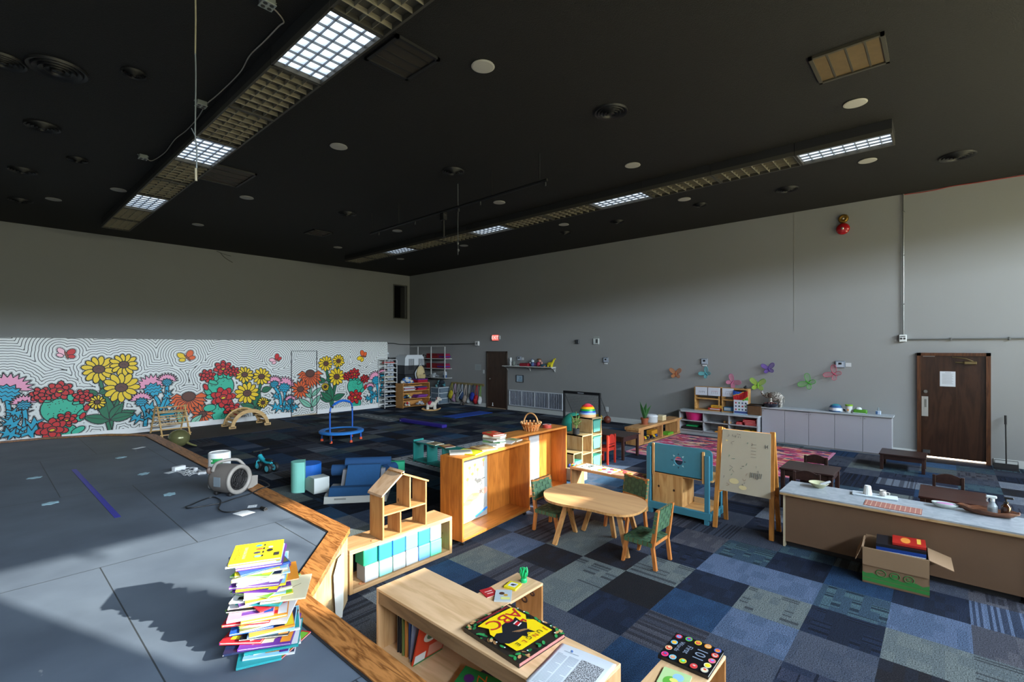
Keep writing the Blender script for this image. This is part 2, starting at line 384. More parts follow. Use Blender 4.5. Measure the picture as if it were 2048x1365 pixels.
for i, (a, c) in enumerate(WINS):
    b = MB()
    for z in (WZ0, WZ1-.04): b.box(a, c, YW-.14, YW-.06, z, z+.04)
    for x in (a, c-.04): b.box(x, x+.04, YW-.14, YW-.06, WZ0, WZ1)
    fr = struct(b.build('window_%d' % (i+1), mat('#3a3a3a', .4)), 'high window behind the camera')
    b = MB(); b.box(a+.04, c-.04, YW-.105, YW-.1, WZ0+.04, WZ1-.04); b.build('pane', GL, fr)

# ---- stage
DECK = bpy.data.materials.new('stage_deck'); DECK.use_nodes = True
def deckmat(m):
    n = m.node_tree.nodes; L = m.node_tree.links; b = n['Principled BSDF']; b.inputs['Roughness'].default_value = .5
    tc = n.new('ShaderNodeTexCoord'); t = n.new('ShaderNodeTexNoise'); t.inputs['Scale'].default_value = 2.2; t.inputs['Detail'].default_value = 8; L.new(tc.outputs['Object'], t.inputs[0])
    r = n.new('ShaderNodeValToRGB'); r.color_ramp.elements[0].color = (*lin('#4c5663'), 1); r.color_ramp.elements[1].color = (*lin('#5c6774'), 1); r.color_ramp.elements[0].position = .3; r.color_ramp.elements[1].position = .7
    L.new(t.outputs[0], r.inputs[0])
    br = n.new('ShaderNodeTexBrick'); mp = n.new('ShaderNodeMapping'); mp.inputs['Location'].default_value = (.62, .35, 0); L.new(tc.outputs['Object'], mp.inputs[0]); L.new(mp.outputs[0], br.inputs[0])
    br.inputs['Scale'].default_value = 1; br.inputs['Mortar Size'].default_value = .004; br.inputs['Brick Width'].default_value = 1.22; br.inputs['Row Height'].default_value = 2.44; br.inputs['Color1'].default_value = (1, 1, 1, 1); br.inputs['Color2'].default_value = (.95, .95, .95, 1); br.inputs['Mortar'].default_value = (.3, .28, .25, 1)
    mx = n.new('ShaderNodeMix'); mx.data_type = 'RGBA'; mx.blend_type = 'MULTIPLY'; mx.inputs[0].default_value = 1; L.new(r.outputs[0], mx.inputs['A']); L.new(br.outputs[0], mx.inputs['B'])
    # scuffs and paint chips
    v = n.new('ShaderNodeTexNoise'); v.inputs['Scale'].default_value = 14; v.inputs['Detail'].default_value = 3; mp2 = n.new('ShaderNodeMapping'); mp2.inputs['Scale'].default_value = (1, .35, 1); mp2.inputs['Rotation'].default_value = (0, 0, .8); L.new(tc.outputs['Object'], mp2.inputs[0]); L.new(mp2.outputs[0], v.inputs[0])
    vr = n.new('ShaderNodeValToRGB'); vr.color_ramp.elements[0].position = .74; vr.color_ramp.elements[1].position = .78; L.new(v.outputs[0], vr.inputs[0])
    m2 = n.new('ShaderNodeMix'); m2.data_type = 'RGBA'; L.new(vr.outputs[0], m2.inputs['Factor']); L.new(mx.outputs['Result'], m2.inputs['A']); m2.inputs['B'].default_value = (*lin('#8a8f92'), 1)
    L.new(m2.outputs['Result'], b.inputs['Base Color'])
deckmat(DECK)
SZ = .63
OUT = [(1.42, YW+.02), (1.42, 3.0), (2.19, 3.87), (2.2, 10.72), (2.02, 11.0), (1.62, 11.44), (.81, 11.8), (.28, 11.87), (XL+.02, 12.0)]
def inset(poly_, d):
    out = []; n = len(poly_)
    for i in range(n):
        p = Vector(poly_[i])
        if i == 0: t0 = t1 = (Vector(poly_[1])-p).normalized()
        elif i == n-1: t0 = t1 = (p-Vector(poly_[i-1])).normalized()
        else: t0 = (p-Vector(poly_[i-1])).normalized(); t1 = (Vector(poly_[i+1])-p).normalized()
        n0 = Vector((-t0.y, t0.x)); n1 = Vector((-t1.y, t1.x)); bis = (n0+n1).normalized()
        out.append(tuple(p+bis*(d/max(.3, bis.dot(n0)))))
    return out
INN = inset(OUT, .165)
stage = thing('stage', 'raised dark blue plywood stage with an oak rim, below the flower mural', 'stage', (0, 0, 0))
stage['kind'] = 'structure'
b = MB(); P_ = inset(OUT, .175)+[(XL+.02, YW+.02)]; b.prism(P_, .02, SZ-.012); b.build('deck', DECK, stage)
OAK = wood('#b5763a', '#7a4318', 'Y', 14, .4)
OAK2 = wood('#a9713d', '#5d3312', 'Y', 16, .4)
b = MB()
for i in range(len(OUT)-1):
    q = [OUT[i], OUT[i+1], INN[i+1], INN[i]]
    b.prism(q, SZ-.045, SZ, 0)
b.build('rim', OAK2, stage, bevel=.006)
b = MB(); I2 = inset(OUT, .163); I3 = inset(OUT, .178)
for i in range(len(OUT)-1): b.prism([I2[i], I2[i+1], I3[i+1], I3[i]], SZ-.05, SZ-.008, 0)
b.build('joint_strip', mat('#17181c', .9), stage)
PLY = wood('#a8906a', '#8a7048', 'Z', 6, .55)
b = MB(); I4 = inset(OUT, .02); I5 = inset(OUT, .05)
for i in range(len(OUT)-1): b.prism([I4[i], I4[i+1], I5[i+1], I5[i]], 0, SZ-.045, 0)
b.build('side_panel', PLY, stage)

# ---- the painted mural wall: white panels, flowers, and contour lines around every flower
YM = 15.6
MC = ['#d8dcda', '#1b1d20', '#e8c40f', '#5a3227', '#0d6b49', '#0f9fc0', '#e79ab9', '#2fb393', '#c3161a', '#dd5a1c', '#7fbfa6', '#b3121b', '#8a3f24', '#e7a020', '#f2b7c6']
KW, KB, KY, KBR, KG, KBL, KPK, KT, KR, KO, KPG, KR2, KB2, KOY, KLP = range(15)
class Mural:
    def __init__(s): s.b = MB(); s.k = 0; s.pts = []
    def poly(s, pts, col, ow=.02, reg=True):
        s.k += 1; y = YM-.004-.0003*s.k
        s.b.poly([(x, y, z) for x, z in pts][::-1] if sum(pts[i][0]*pts[(i+1) % len(pts)][1]-pts[(i+1) % len(pts)][0]*pts[i][1] for i in range(len(pts))) < 0 else [(x, y, z) for x, z in pts], col)
        if ow: s.line(list(pts)+[pts[0]], ow, KB, 0)
        if reg: s.reg(pts)
    def line(s, pts, w, col=1, dk=1):
        s.k += dk; y = YM-.0042-.0003*s.k
        for i in range(len(pts)-1):
            a = Vector(pts[i]); c = Vector(pts[i+1]); d = c-a
            if d.length < 1e-5: continue
            d.normalize(); nn = Vector((-d.y, d.x))*w/2; a2 = a-d*w*.35; c2 = c+d*w*.35
            s.b.poly([(p.x, y, p.y) for p in (a2-nn, c2-nn, c2+nn, a2+nn)], col)
    def reg(s, pts):
        n = len(pts)
        for i in range(n):
            a = pts[i]; c = pts[(i+1) % n]; L_ = math.dist(a, c); q = max(1, int(L_/.03))
            for t in range(q): s.pts.append((a[0]+(c[0]-a[0])*t/q, a[1]+(c[1]-a[1])*t/q))
    def stem(s, path, w, col):
        P = [Vector(p) for p in bez([(p[0], p[1], 0) for p in path], 6)]; Lf = []; Rt = []
        for i in range(len(P)):
            t = P[min(i+1, len(P)-1)]-P[max(i-1, 0)]; t.normalize(); n_ = Vector((-t.y, t.x, 0))*w/2
            Lf.append(((P[i]+n_).x, (P[i]+n_).y)); Rt.append(((P[i]-n_).x, (P[i]-n_).y))
        s.poly(Lf+Rt[::-1], col)
    def leaf(s, x, z, L_, a, w, col=KG):
        pts = []
        for t in np.linspace(0, 1, 9): pts.append((L_*t, w*sin(pi*t**.8)))
        for t in np.linspace(1, 0, 9)[1:-1]: pts.append((L_*t, -w*.8*sin(pi*t**.8)))
        s.poly([(x+p*cos(a)-q*sin(a), z+p*sin(a)+q*cos(a)) for p, q in pts], col)
        s.line([(x, z), (x+L_*.8*cos(a), z+L_*.8*sin(a))], .012)
    def sunflower(s, x, z, r, n=12, cr=.34):
        ph = random.random()
        for i in range(n):
            a = 2*pi*i/n+ph; rr = r*(.92+.16*random.random())
            s.poly(ell(x+.64*rr*cos(a), z+.64*rr*sin(a), .38*rr, .2*rr, 12, a), KY)
        s.poly(ell(x, z, cr*r*1.05, cr*r*.9, 16), KBR)
        s.line([(x-.15*r, z), (x, z+.08*r), (x+.12*r, z-.02*r)], .01)
    def spiky(s, x, z, rx, rz, n, col, depth=.35, a0=0, a1=2*pi, rot=0):
        pts = []
        for i in range(2*n):
            a = a0+(a1-a0)*i/(2*n-1 if a1-a0 < 6.2 else 2*n); q = 1 if i % 2 == 0 else 1-depth
            q *= 1+.15*(random.random()-.5)
            px_, pz_ = rx*q*cos(a), rz*q*sin(a); pts.append((x+px_*cos(rot)-pz_*sin(rot), z+px_*sin(rot)+pz_*cos(rot)))
        s.poly(pts, col)
    def spikeleaf(s, x, z, L_, a):
        pts = [(0, .09), (.25, .08), (.4, .45), (.45, .1), (.72, .36), (.7, .07), (1.15, .02), (.72, -.06), (.78, -.34), (.48, -.1), (.38, -.46), (.26, -.08), (0, -.09)]
        s.poly([(x+L_*(p*cos(a)-q*sin(a)), z+L_*(p*sin(a)+q*cos(a))) for p, q in pts], KBL)
    def thistle(s, x, z, r, rot=0):
        """blue bulb centred at x,z; pink crown above"""
        c0, s0 = cos(rot), sin(rot); w_ = lambda p, q: (x+p*c0-q*s0, z+p*s0+q*c0)
        pts = []; n = 11
        for i in range(2*n+1):
            a = pi*(1.02-1.04*i/(2*n)); q = 1.75 if i % 2 else 1.25
            pts.append(w_(r*q*cos(a)*1.0, r*.35+r*q*sin(a)*.85))
        s.poly(pts, KPK)
        px_, pz_ = w_(0, 0); s.spiky(px_, pz_, r*1.0, r*.85, 11, KBL, .28, rot=rot)
        for j in (-.35, 0, .35):
            s.line([w_(r*(-.7+.2*k), r*(j+(.16 if k % 2 else 0))) for k in range(8)], .014)
    def redflower(s, x, z, r, yel=True):
        for q, n, m_ in ((.66, 7, .4), (.4, 5, .36)):
            ph = random.random()*6
            for i in range(n):
                a = 2*pi*i/n+ph; s.poly(ell(x+q*r*cos(a), z+q*r*sin(a)*.85, m_*r, .27*r, 10, a), KR)
        s.poly(ell(x, z, .3*r, .26*r, 10), KR2)
        if yel: s.poly(ell(x, z-.02, .2*r, .1*r, 8, .2), KY, .012)
    def cone(s, x, z, r, droop=1):
        n = 13
        for i in range(n):
            a = pi*(1.0+1.0*i/(n-1))+(.0) if droop else 2*pi*i/n
            L_ = r*(1.0+.25*random.random()); c_ = (x+.12*r*cos(a), z+.1*r*sin(a)); t = (x+L_*cos(a)*.9, z+L_*sin(a))
            p = Vector((-sin(a), cos(a)))*r*.17
            s.poly([c_, (x+.55*L_*cos(a)+p.x, z+.6*L_*sin(a)+p.y+(.12*r if droop else 0)), t, (x+.55*L_*cos(a)-p.x, z+.6*L_*sin(a)-p.y+(.12*r if droop else 0))], KO)
        s.poly(ell(x, z+(.1*r if droop else 0), .36*r, .28*r, 16), KBR)
    def cactus(s, x, z, rx, rz):
        s.poly(ell(x, z, rx, rz, 26), KT)
        for _ in range(26):
            a = random.random()*6.28; q = random.random()**.5*.85; s.poly(ell(x+q*rx*cos(a), z+q*rz*sin(a), .012, .012, 5), KB, 0, False)
    def paddle(s, x, z, rx, rz, rot): s.poly(ell(x, z, rx, rz, 14, rot), KT)
    def butterfly(s, x, z, r, rot, c1, c2):
        w_ = lambda p, q: (x+r*(p*cos(rot)-q*sin(rot)), z+r*(p*sin(rot)+q*cos(rot)))
        tr = lambda pts: [w_(*p) for p in pts]
        s.poly(tr(ell(-.55, .45, .62, .36, 14, 2.4)), c1, .014); s.poly(tr(ell(.45, .55, .55, .4, 14, .9)), c2, .014)
        s.poly(tr(ell(.6, -.05, .42, .28, 12, .1)), c2, .014); s.poly(tr(ell(-.6, -.1, .4, .26, 12, -.2)), c1, .014)
        s.poly(tr(ell(.05, .05, .12, .6, 10, .5)), KB2, .012)
random.seed(3)
Mu = Mural()
def suns(base, fl_, big):
    bx, bz = base
    for x, z, r in fl_: Mu.stem([(bx, bz), ((bx*2+x)/3, (bz+z)/2*.9), (x, z-r*.5)], .075, KG)
    for a, L_ in big: Mu.leaf(bx, bz+.28, L_, a, L_*.24)
    Mu.leaf(fl_[0][0], (fl_[0][1]+bz)*.6, .38, pi*.95, .1); Mu.leaf(fl_[0][0], (fl_[0][1]+bz)*.6, .33, .35, .1)
    for x, z, r in fl_: Mu.sunflower(x, z, r)
def thist(top, base, r, rot=0, leaves=()):
    Mu.stem([base, ((base[0]+top[0])/2+.05, (base[1]+top[1])/2), (top[0], top[1]-r*.5)], .085, KBL)
    for q, a, L_ in leaves:
        Mu.spikeleaf(base[0]+(top[0]-base[0])*q, base[1]+(top[1]-base[1])*q, L_, a)
    Mu.thistle(top[0], top[1], r, rot)
KO0 = Mu.k
thist((.47, 1.2), (.43, .2), .25, -.15, ((.45, .25, .4), (.15, 1.1, .4), (.6, -.4, .35), (.1, .2, .35)))
thist((.74, .9), (.68, .2), .14, .05, ((.2, .5, .45), (.25, 2.4, .42), (.02, .3, .45), (0, 2.7, .4)))
Mu.k = 0
Mu.cactus(1.41, .2, .24, .2); Mu.paddle(1.66, .22, .14, .07, .5); Mu.cactus(1.38, .76, .38, .36)
for x, z, rx, rz, ro in ((1.09, 1.0, .11, .06, -.3), (1.2, 1.07, .07, .1, 0), (1.33, 1.08, .09, .07, .5), (1.45, 1.08, .06, .09, .2), (1.54, 1.03, .08, .1, -.3), (1.68, .92, .14, .06, .5), (1.72, .62, .15, .07, .9), (1.66, .5, .13, .07, .2)): Mu.paddle(x, z, rx, rz, ro)
Mu.poly(ell(1.82, .76, .06, .1, 8, -.4), KR); Mu.poly(ell(1.74, .56, .05, .09, 8, -.5), KR)
Mu.redflower(1.02, 1.12, .2, False); Mu.redflower(1.34, 1.2, .24); Mu.redflower(1.74, 1.03, .19, False); Mu.redflower(1.45, .5, .2); Mu.redflower(1.2, .3, .28)
Mu.k = 10
suns((2.26, .12), [(2.04, 1.68, .33), (2.53, 1.78, .29), (2.48, 1.20, .36), (2.01, .87, .17)], ((.35, .55), (2.9, .55), (1.75, .7), (1.0, .5), (.2, .5)))
Mu.k = 0
thist((3.14, 1.1), (3.29, .4), .23, .12, ((.35, .3, .42), (.3, 2.9, .4), (.75, 2.8, .3), (.0, .15, .45)))
thist((3.45, 1.28), (3.3, .55), .14, -.1, ((.4, .8, .3),)); thist((2.89, .8), (2.97, .15), .15, .05, ((.3, .6, .36), (.25, 2.7, .38)))
Mu.k = 5
Mu.cone(3.95, .82, .46); Mu.cone(4.29, .34, .28, 0); Mu.leaf(3.85, .05, .5, 1.9, .1, KPG); Mu.leaf(4.0, .05, .4, .8, .1, KPG)
Mu.k = 0
Mu.cactus(4.77, .32, .25, .3); Mu.paddle(4.46, .5, .16, .1, .1); Mu.cactus(4.75, 1.1, .34, .34)
for x, z, rx, rz, ro in ((4.52, 1.24, .16, .06, -.4), (4.62, 1.36, .07, .1, 0), (4.74, 1.42, .08, .1, 0), (4.86, 1.44, .07, .1, 0), (4.98, 1.4, .08, .12, -.6), (4.42, .95, .15, .07, 2.2), (4.5, .82, .14, .07, .1)): Mu.paddle(x, z, rx, rz, ro)
Mu.poly(ell(4.36, 1.1, .06, .1, 8, .4), KR); Mu.redflower(4.40, 1.42, .2, False); Mu.redflower(4.80, 1.62, .24); Mu.redflower(5.06, 1.52, .17, False); Mu.redflower(4.8, .78, .32); Mu.redflower(5.04, .4, .24)
Mu.k = 8
suns((5.68, .12), [(5.86, 1.33, .26), (5.38, 1.41, .24), (5.45, .85, .32), (5.90, .53, .16)], ((.4, .5), (2.8, .45), (1.3, .5)))
Mu.k = 0
thist((6.55, .95), (6.49, .19), .2, -.1, ((.45, .4, .32), (.1, 2.7, .42), (.1, .3, .36))); thist((6.24, 1.08), (6.45, .4), .15, .1, ((.3, 2.4, .28),)); thist((6.74, .5), (6.78, .15), .12, 0, ((.2, .6, .3), (.2, 2.6, .3)))
Mu.k = 12
Mu.stem([(7.45, .13), (7.42, .6), (7.38, 1.0)], .06, KPG); Mu.leaf(7.44, .25, .55, 2.5, .1, KPG); Mu.leaf(7.44, .25, .5, .9, .1, KPG); Mu.leaf(7.44, .55, .45, 2.3, .08, KPG); Mu.leaf(7.43, .6, .45, .7, .08, KPG)
Mu.cone(7.38, 1.33, .42); Mu.cone(7.06, .87, .3, 0)
Mu.k = 0
suns((8.15, .15), [(7.93, 1.68, .25), (8.38, 1.76, .22), (8.31, 1.22, .3), (7.90, .90, .14)], ((.35, .5), (2.9, .45), (1.75, .55), (2.5, .5)))
Mu.k = 10
Mu.cactus(9.05, .25, .2, .16); Mu.cactus(9.02, .85, .3, .3)
for x, z, rx, rz, ro in ((8.8, 1.12, .1, .06, -.3), (8.95, 1.14, .06, .08, 0), (9.08, 1.13, .06, .08, 0), (9.2, 1.0, .14, .06, .6), (9.3, .7, .14, .06, .8)): Mu.paddle(x, z, rx, rz, ro)
Mu.redflower(8.71, 1.22, .17, False); Mu.redflower(8.98, 1.30, .21); Mu.redflower(9.38, 1.10, .17, False); Mu.redflower(9.0, .48, .27); Mu.poly(ell(9.4, .8, .05, .1, 8, -.3), KR)
Mu.k = 0
thist((9.87, 1.02), (9.93, .2), .2, .1, ((.3, .5, .35), (.3, 2.7, .35))); thist((9.62, .74), (9.66, .2), .12, 0, ((.3, .6, .3), (.2, 2.6, .3))); thist((10.14, 1.2), (10.0, .5), .14, -.1)
Mu.k = 20
Mu.butterfly(1.44, 2.03, .17, -.2, KLP, KR); Mu.butterfly(3.91, 1.92, .2, .2, KY, KO); Mu.butterfly(6.31, 1.82, .17, .6, KLP, KR); Mu.butterfly(9.34, 1.89, .2, 1.0, KY, KO)
def mural_face():
    """the white panel face as a fine grid carrying the distance to the nearest painted shape; its material draws contour lines at equal spacing"""
    X0, X1, Z0, Z1 = -.4, 10.36, .0, 2.45
    nx, nz = 500, 116
    gx = np.linspace(X0, X1, nx); gz = np.linspace(Z0, Z1, nz)
    G = np.stack(np.meshgrid(gx, gz, indexing='ij'), -1).reshape(-1, 2)
    P = np.array(Mu.pts); D = np.empty(len(G))
    o = np.argsort(P[:, 0]); P = P[o]
    for i in range(0, len(G), nz*10):
        g = G[i:i+nz*10]; x0, x1 = g[:, 0].min()-1.3, g[:, 0].max()+1.3
        Q = P[np.searchsorted(P[:, 0], x0):np.searchsorted(P[:, 0], x1)]
        D[i:i+nz*10] = np.sqrt(((g[:, None, :]-Q[None])**2).sum(-1).min(1)) if len(Q) else 2
    vs = [(x, YM-.001, z) for x, z in G]
    fs = [(i*nz+j, (i+1)*nz+j, (i+1)*nz+j+1, i*nz+j+1) for i in range(nx-1) for j in range(nz-1)]
    return vs, fs, D
def mural():
    vs, fs, D = mural_face()
    b = Mu.b; nb = len(b.v); b.add(vs, fs, 15)
    b.box(XL, 10.36, YM, YB-.01, 0, 2.45, 0)
    o = b.build('wall_mural', [mat(c, .55) for c in MC]); struct(o, 'low white wall painted with flowers, cacti and butterflies')
    m = bpy.data.materials.new('mural_lines'); m.use_nodes = True; n = m.node_tree.nodes; L = m.node_tree.links; p = n['Principled BSDF']; p.inputs['Roughness'].default_value = .55
    a = n.new('ShaderNodeAttribute'); a.attribute_name = 'dist'
    nz_ = n.new('ShaderNodeTexNoise'); nz_.inputs['Scale'].default_value = 4; tc = n.new('ShaderNodeTexCoord'); L.new(tc.outputs['Object'], nz_.inputs[0])
    q = n.new('ShaderNodeMath'); q.operation = 'MULTIPLY_ADD'; L.new(nz_.outputs[0], q.inputs[0]); q.inputs[1].default_value = .02; L.new(a.outputs['Fac'], q.inputs[2])
    f_ = n.new('ShaderNodeMath'); f_.operation = 'PINGPONG'; f_.inputs[1].default_value = .029; L.new(q.outputs[0], f_.inputs[0])
    g = n.new('ShaderNodeMath'); g.operation = 'GREATER_THAN'; g.inputs[1].default_value = .0225; L.new(f_.outputs[0], g.inputs[0])
    h = n.new('ShaderNodeMath'); h.operation = 'GREATER_THAN'; h.inputs[1].default_value = .03; L.new(q.outputs[0], h.inputs[0])
    j = n.new('ShaderNodeMath'); j.operation = 'MULTIPLY'; L.new(g.outputs[0], j.inputs[0]); L.new(h.outputs[0], j.inputs[1])
    mx = n.new('ShaderNodeMix'); mx.data_type = 'RGBA'; L.new(j.outputs[0], mx.inputs['Factor']); mx.inputs['A'].default_value = (*lin(MC[0]), 1); mx.inputs['B'].default_value = (*lin('#1e2024'), 1)
    L.new(mx.outputs['Result'], p.inputs['Base Color'])
    o.data.materials.append(m)
    at = o.data.attributes.new('dist', 'FLOAT', 'POINT'); arr = np.zeros(len(o.data.vertices)); arr[nb:nb+len(D)] = D; at.data.foreach_set('value', arr.astype(np.float32))
mural()
# door in the mural (same painting runs over it): only its gap, hinges and sill show
b = MB()
for x0, x1, z0, z1 in ((6.76, 6.775, 0, 2.11), (7.6, 7.615, 0, 2.11), (6.76, 7.615, 2.1, 2.115)): b.box(x0, x1, YM-.032, YM, z0, z1)
dm = struct(b.build('door_4', mat('#3a3c40', .6)), 'flush door painted over by the mural')
b = MB(); b.box(6.775, 7.6, YM-.04, YM, .005, .035); b.build('sill', mat('#b6a58d', .5), dm)
b = MB(); b.box(XL, 6.75, YM-.02, YM, 0, .145); b.box(7.62, 10.36, YM-.02, YM, 0, .145); struct(b.build('baseboard_mural', WHITE), 'white baseboard under the mural')
b = MB(); b.box(XR-.018, XR, 12.72, YB, 0, .14); b.box(XR-.018, XR, .42, 11.65, 0, .14); b.box(XR-.018, XR, YW, -.68, 0, .14); struct(b.build('baseboard_right', mat('#c6cac8', .5)), 'pale baseboard along the right wall')
b = MB(); b.box(XL, -.2, YM-.03, YM, 2.44, 2.47); b.box(-.2, 10.36, YM-.012, YM, 2.44, 2.465); struct(b.build('trim_1', mat('#6d6f6c', .6)), 'thin cap strip on top of the mural wall')
b = MB(); b.box(XR-.004, XR, 2.612, 2.62, 2.6, HC); struct(b.build('trim_2', mat('#8d8d86', .7)), 'thin seam on the right wall')

# ---- doors on the right wall
DW = wood('#3b2417', '#241309', 'Z', 5, .3); FW = wood('#5a3720', '#3a2010', 'Z', 8, .35)
METAL = mat('#a8a8a4', .3, 1); BRASS = mat('#8d7c58', .35, .9)
b = MB(); b.box(XR-.05, XR, .36, .42, 0, 2.11); b.box(XR-.05, XR, -.64, -.575, 0, 2.11); b.box(XR-.05, XR, -.64, .42, 2.05, 2.11)
d2 = struct(b.build('door_2', FW), 'dark brown door with a brown frame and a paper notice')
b = MB(); b.box(XR-.02, XR, -.575, .36, .05, 2.05); b.build('door_slab', DW, d2)
b = MB(); b.box(XR-.025, XR-.005, .25, .35, .84, 1.235); b.box(XR-.03, XR-.025, .275, .305, 1.02, 1.18, 1); b.build('push_plate', [mat('#c9c9c4', .35, .6), mat('#8f8f8a', .4, .7)], d2)
b = MB(); b.cyl((XR-.02, .29, 1.335), (XR-.05, .29, 1.335), .036, .03); b.cyl((XR-.05, .29, 1.335), (XR-.055, .29, 1.335), .018); b.build('deadbolt', METAL, d2)
b = MB(); b.box(XR-.09, XR-.02, -.45, -.27, 1.89, 1.95, 0, .01); b.cyl((XR-.055, -.27, 1.92), (XR-.055, -.15, 1.925), .014, n=10, m=0); b.tube([(XR-.06, -.4, 1.95), (XR-.08, -.3, 2.0), (XR-.06, -.1, 2.03)], .009, m=0); b.build('door_closer', BRASS, d2)
b = MB(); b.box(XR-.035, XR-.015, .22, .33, .1, .17, 0, .004); b.cyl((XR-.035, .27, .13), (XR-.045, .27, .13), .02, m=0); b.build('floor_bolt', METAL, d2)
b = MB(); b.box(XR-.03, XR-.018, .15, .33, 2.035, 2.045); b.build('header_bolt', METAL, d2)
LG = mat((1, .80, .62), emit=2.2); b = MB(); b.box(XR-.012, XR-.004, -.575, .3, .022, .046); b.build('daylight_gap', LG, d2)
b = MB(); b.box(XR-.022, XR-.02, -.152, .075, 1.45, 1.745, 0)
for k in range(13): b.box(XR-.0225, XR-.0219, -.12+.01*(k % 3), .045, 1.5+.016*k, 1.5+.016*k+.005, 1)
b.box(XR-.0225, XR-.0219, -.09, .0, 1.715, 1.724, 1)
tag(b.build('notice', [mat('#c7ccd2', .6), mat('#8b9096', .6)]), 'white printed paper notice taped to the dark brown door', 'notice')
b = MB(); b.box(XR-.045, XR, 12.64, 12.70, 0, 2.07); b.box(XR-.045, XR, 11.67, 11.71, 0, 2.07); b.box(XR-.045, XR, 11.67, 12.70, 2.04, 2.09)
d1 = struct(b.build('door_1', mat('#3a2e26', .5)), 'far dark brown door under the exit sign')
b = MB(); b.box(XR-.02, XR, 11.71, 12.64, .03, 2.04); b.build('door_slab', wood('#3d2a20', '#2e1e15', 'Z', 5, .4), d1)
b = MB(); b.sphere((XR-.06, 12.5, 1.07), .03); b.cyl((XR-.02, 12.5, 1.07), (XR-.05, 12.5, 1.07), .012); b.build('knob', METAL, d1)
b = MB(); b.box(XR-.03, XR-.02, 12.38, 12.40, .08, .2); b.box(XR-.035, XR-.02, 12.36, 12.42, .08, .1); b.build('door_stop', WHITE, d1)
b = MB(); b.box(XR-.05, XR, 11.71, 12.64, .0, .02); b.build('sill', mat('#a48c70', .5), d1)
# ================================================================ CEILING
HOUS = mat('#1b1c1f', .6); FRAME = mat('#4c4a44', .45, .4); LOUV = mat('#8d8775', .35, .3); LBACK = mat('#3b3a35', .5)
LAMP = bpy.data.materials.new('lamp_lens'); LAMP.use_nodes = True
def lampmat(m):
    n = m.node_tree.nodes; L = m.node_tree.links; b = n['Principled BSDF']; b.inputs['Base Color'].default_value = (.7, .75, .8, 1)
    tc = n.new('ShaderNodeTexCoord'); mp = n.new('ShaderNodeMapping'); mp.inputs['Scale'].default_value = (1/.132, 1/.15, 0); L.new(tc.outputs['Object'], mp.inputs[0])
    fr = n.new('ShaderNodeVectorMath'); fr.operation = 'FRACTION'; L.new(mp.outputs[0], fr.inputs[0])
    ds = n.new('ShaderNodeVectorMath'); ds.operation = 'DISTANCE'; L.new(fr.outputs[0], ds.inputs[0]); ds.inputs[1].default_value = (.5, .5, 0)
    r = n.new('ShaderNodeValToRGB'); L.new(ds.outputs['Value'], r.inputs[0])
    r.color_ramp.elements[0].position = .25; r.color_ramp.elements[0].color = (.80, .90, 1.0, 1); r.color_ramp.elements[1].position = .55; r.color_ramp.elements[1].color = (.42, .53, .68, 1)
    L.new(r.outputs[0], b.inputs['Emission Color']); b.inputs['Emission Strength'].default_value = .42
lampmat(LAMP)
def fixture(x0, x1, y0, y1, lit, label):
    t = thing('ceiling_light', label, 'ceiling light', ((x0+x1)/2, (y0+y1)/2, 5.18), 0, 'louvred ceiling light modules in two rows')
    w_, l_ = (x1-x0)/2, (y1-y0)/2
    b = MB(); b.box(-w_-.012, w_+.012, -l_, l_, .06, .189); b.build('housing', HOUS, t)
    b = MB()
    for x in (-w_-.012, w_-.012): b.box(x, x+.024, -l_, l_, -.004, .06)
    for y in (-l_, l_-.022): b.box(-w_, w_, y, y+.022, -.004, .06)
    b.build('frame', FRAME, t)
    b = MB(); b.box(-w_+.012, w_-.012, -l_+.022, l_-.022, .05, .058); b.build('lens' if lit else 'reflector', LAMP if lit else LBACK, t)
    b = MB()
    for k in range(1, 4): x = -w_+2*w_*k/4; b.box(x-.003, x+.003, -l_+.02, l_-.02, .006 if not lit else .028, .05)
    for k in range(1, 8): y = -l_+2*l_*k/8; b.box(-w_+.012, w_-.012, y-.004, y+.004, .0 if not lit else .028, .05)
    b.build('louvre', LOUV if not lit else mat('#70777f', .4, .2), t)
S1 = [2.73, 4.005, 5.26, 6.55, 7.83, 9.05, 10.3, 11.6, 12.92, 14.2, 15.45]; L1 = {1, 4, 7}
S2 = [.54, 1.73, 3.0, 4.29, 5.49, 6.75, 8.0, 9.17, 10.45, 11.86, 13.08, 14.2, 15.29]; L2 = {0, 3, 6, 9}
for row, (ys, lit, x0, x1, nm) in enumerate(((S1, L1, 2.08, 2.61, 'left-hand'), (S2, L2, 8.46, 8.99, 'right-hand'))):
    k = [0, 0]
    for i in range(len(ys)-1):
        q = 1 if i in lit else 0
        fixture(x0, x1, ys[i]+.004, ys[i+1]-.004, q, '%s louvred ceiling light, %s %s one from the near end of the %s row' % ('lit white' if q else 'unlit grey', ordinal(k[q]), 'lit' if q else 'unlit', nm)); k[q] += 1
SPK = mat('#a3a29d', .6); DARK = mat('#151619', .5)
rows = {3.8: 'the row along the left lights', 7.58: 'the middle row', 10.04: 'the row nearest the right wall'}
for x, ys in ((3.8, (3.85, 7.06, 10.89, 14.2)), (7.58, (.86, 4.01, 7.18, 10.96, 14.14)), (10.04, (.97, 4.11, 7.24, 11.01, 14.32))):
    for i, y in enumerate(ys):
        b = MB(); b.lathe([(.105, 0), (.125, -.004), (.132, -.014), (.115, -.02), (0, -.022)], n=28); o = b.build('ceiling_speaker', SPK, None, (x, y, HC)); tag(o, 'round pale ceiling disc, %s from the near end of %s' % (ordinal(i), rows[x]), 'ceiling speaker', 'pale round discs on the black ceiling')
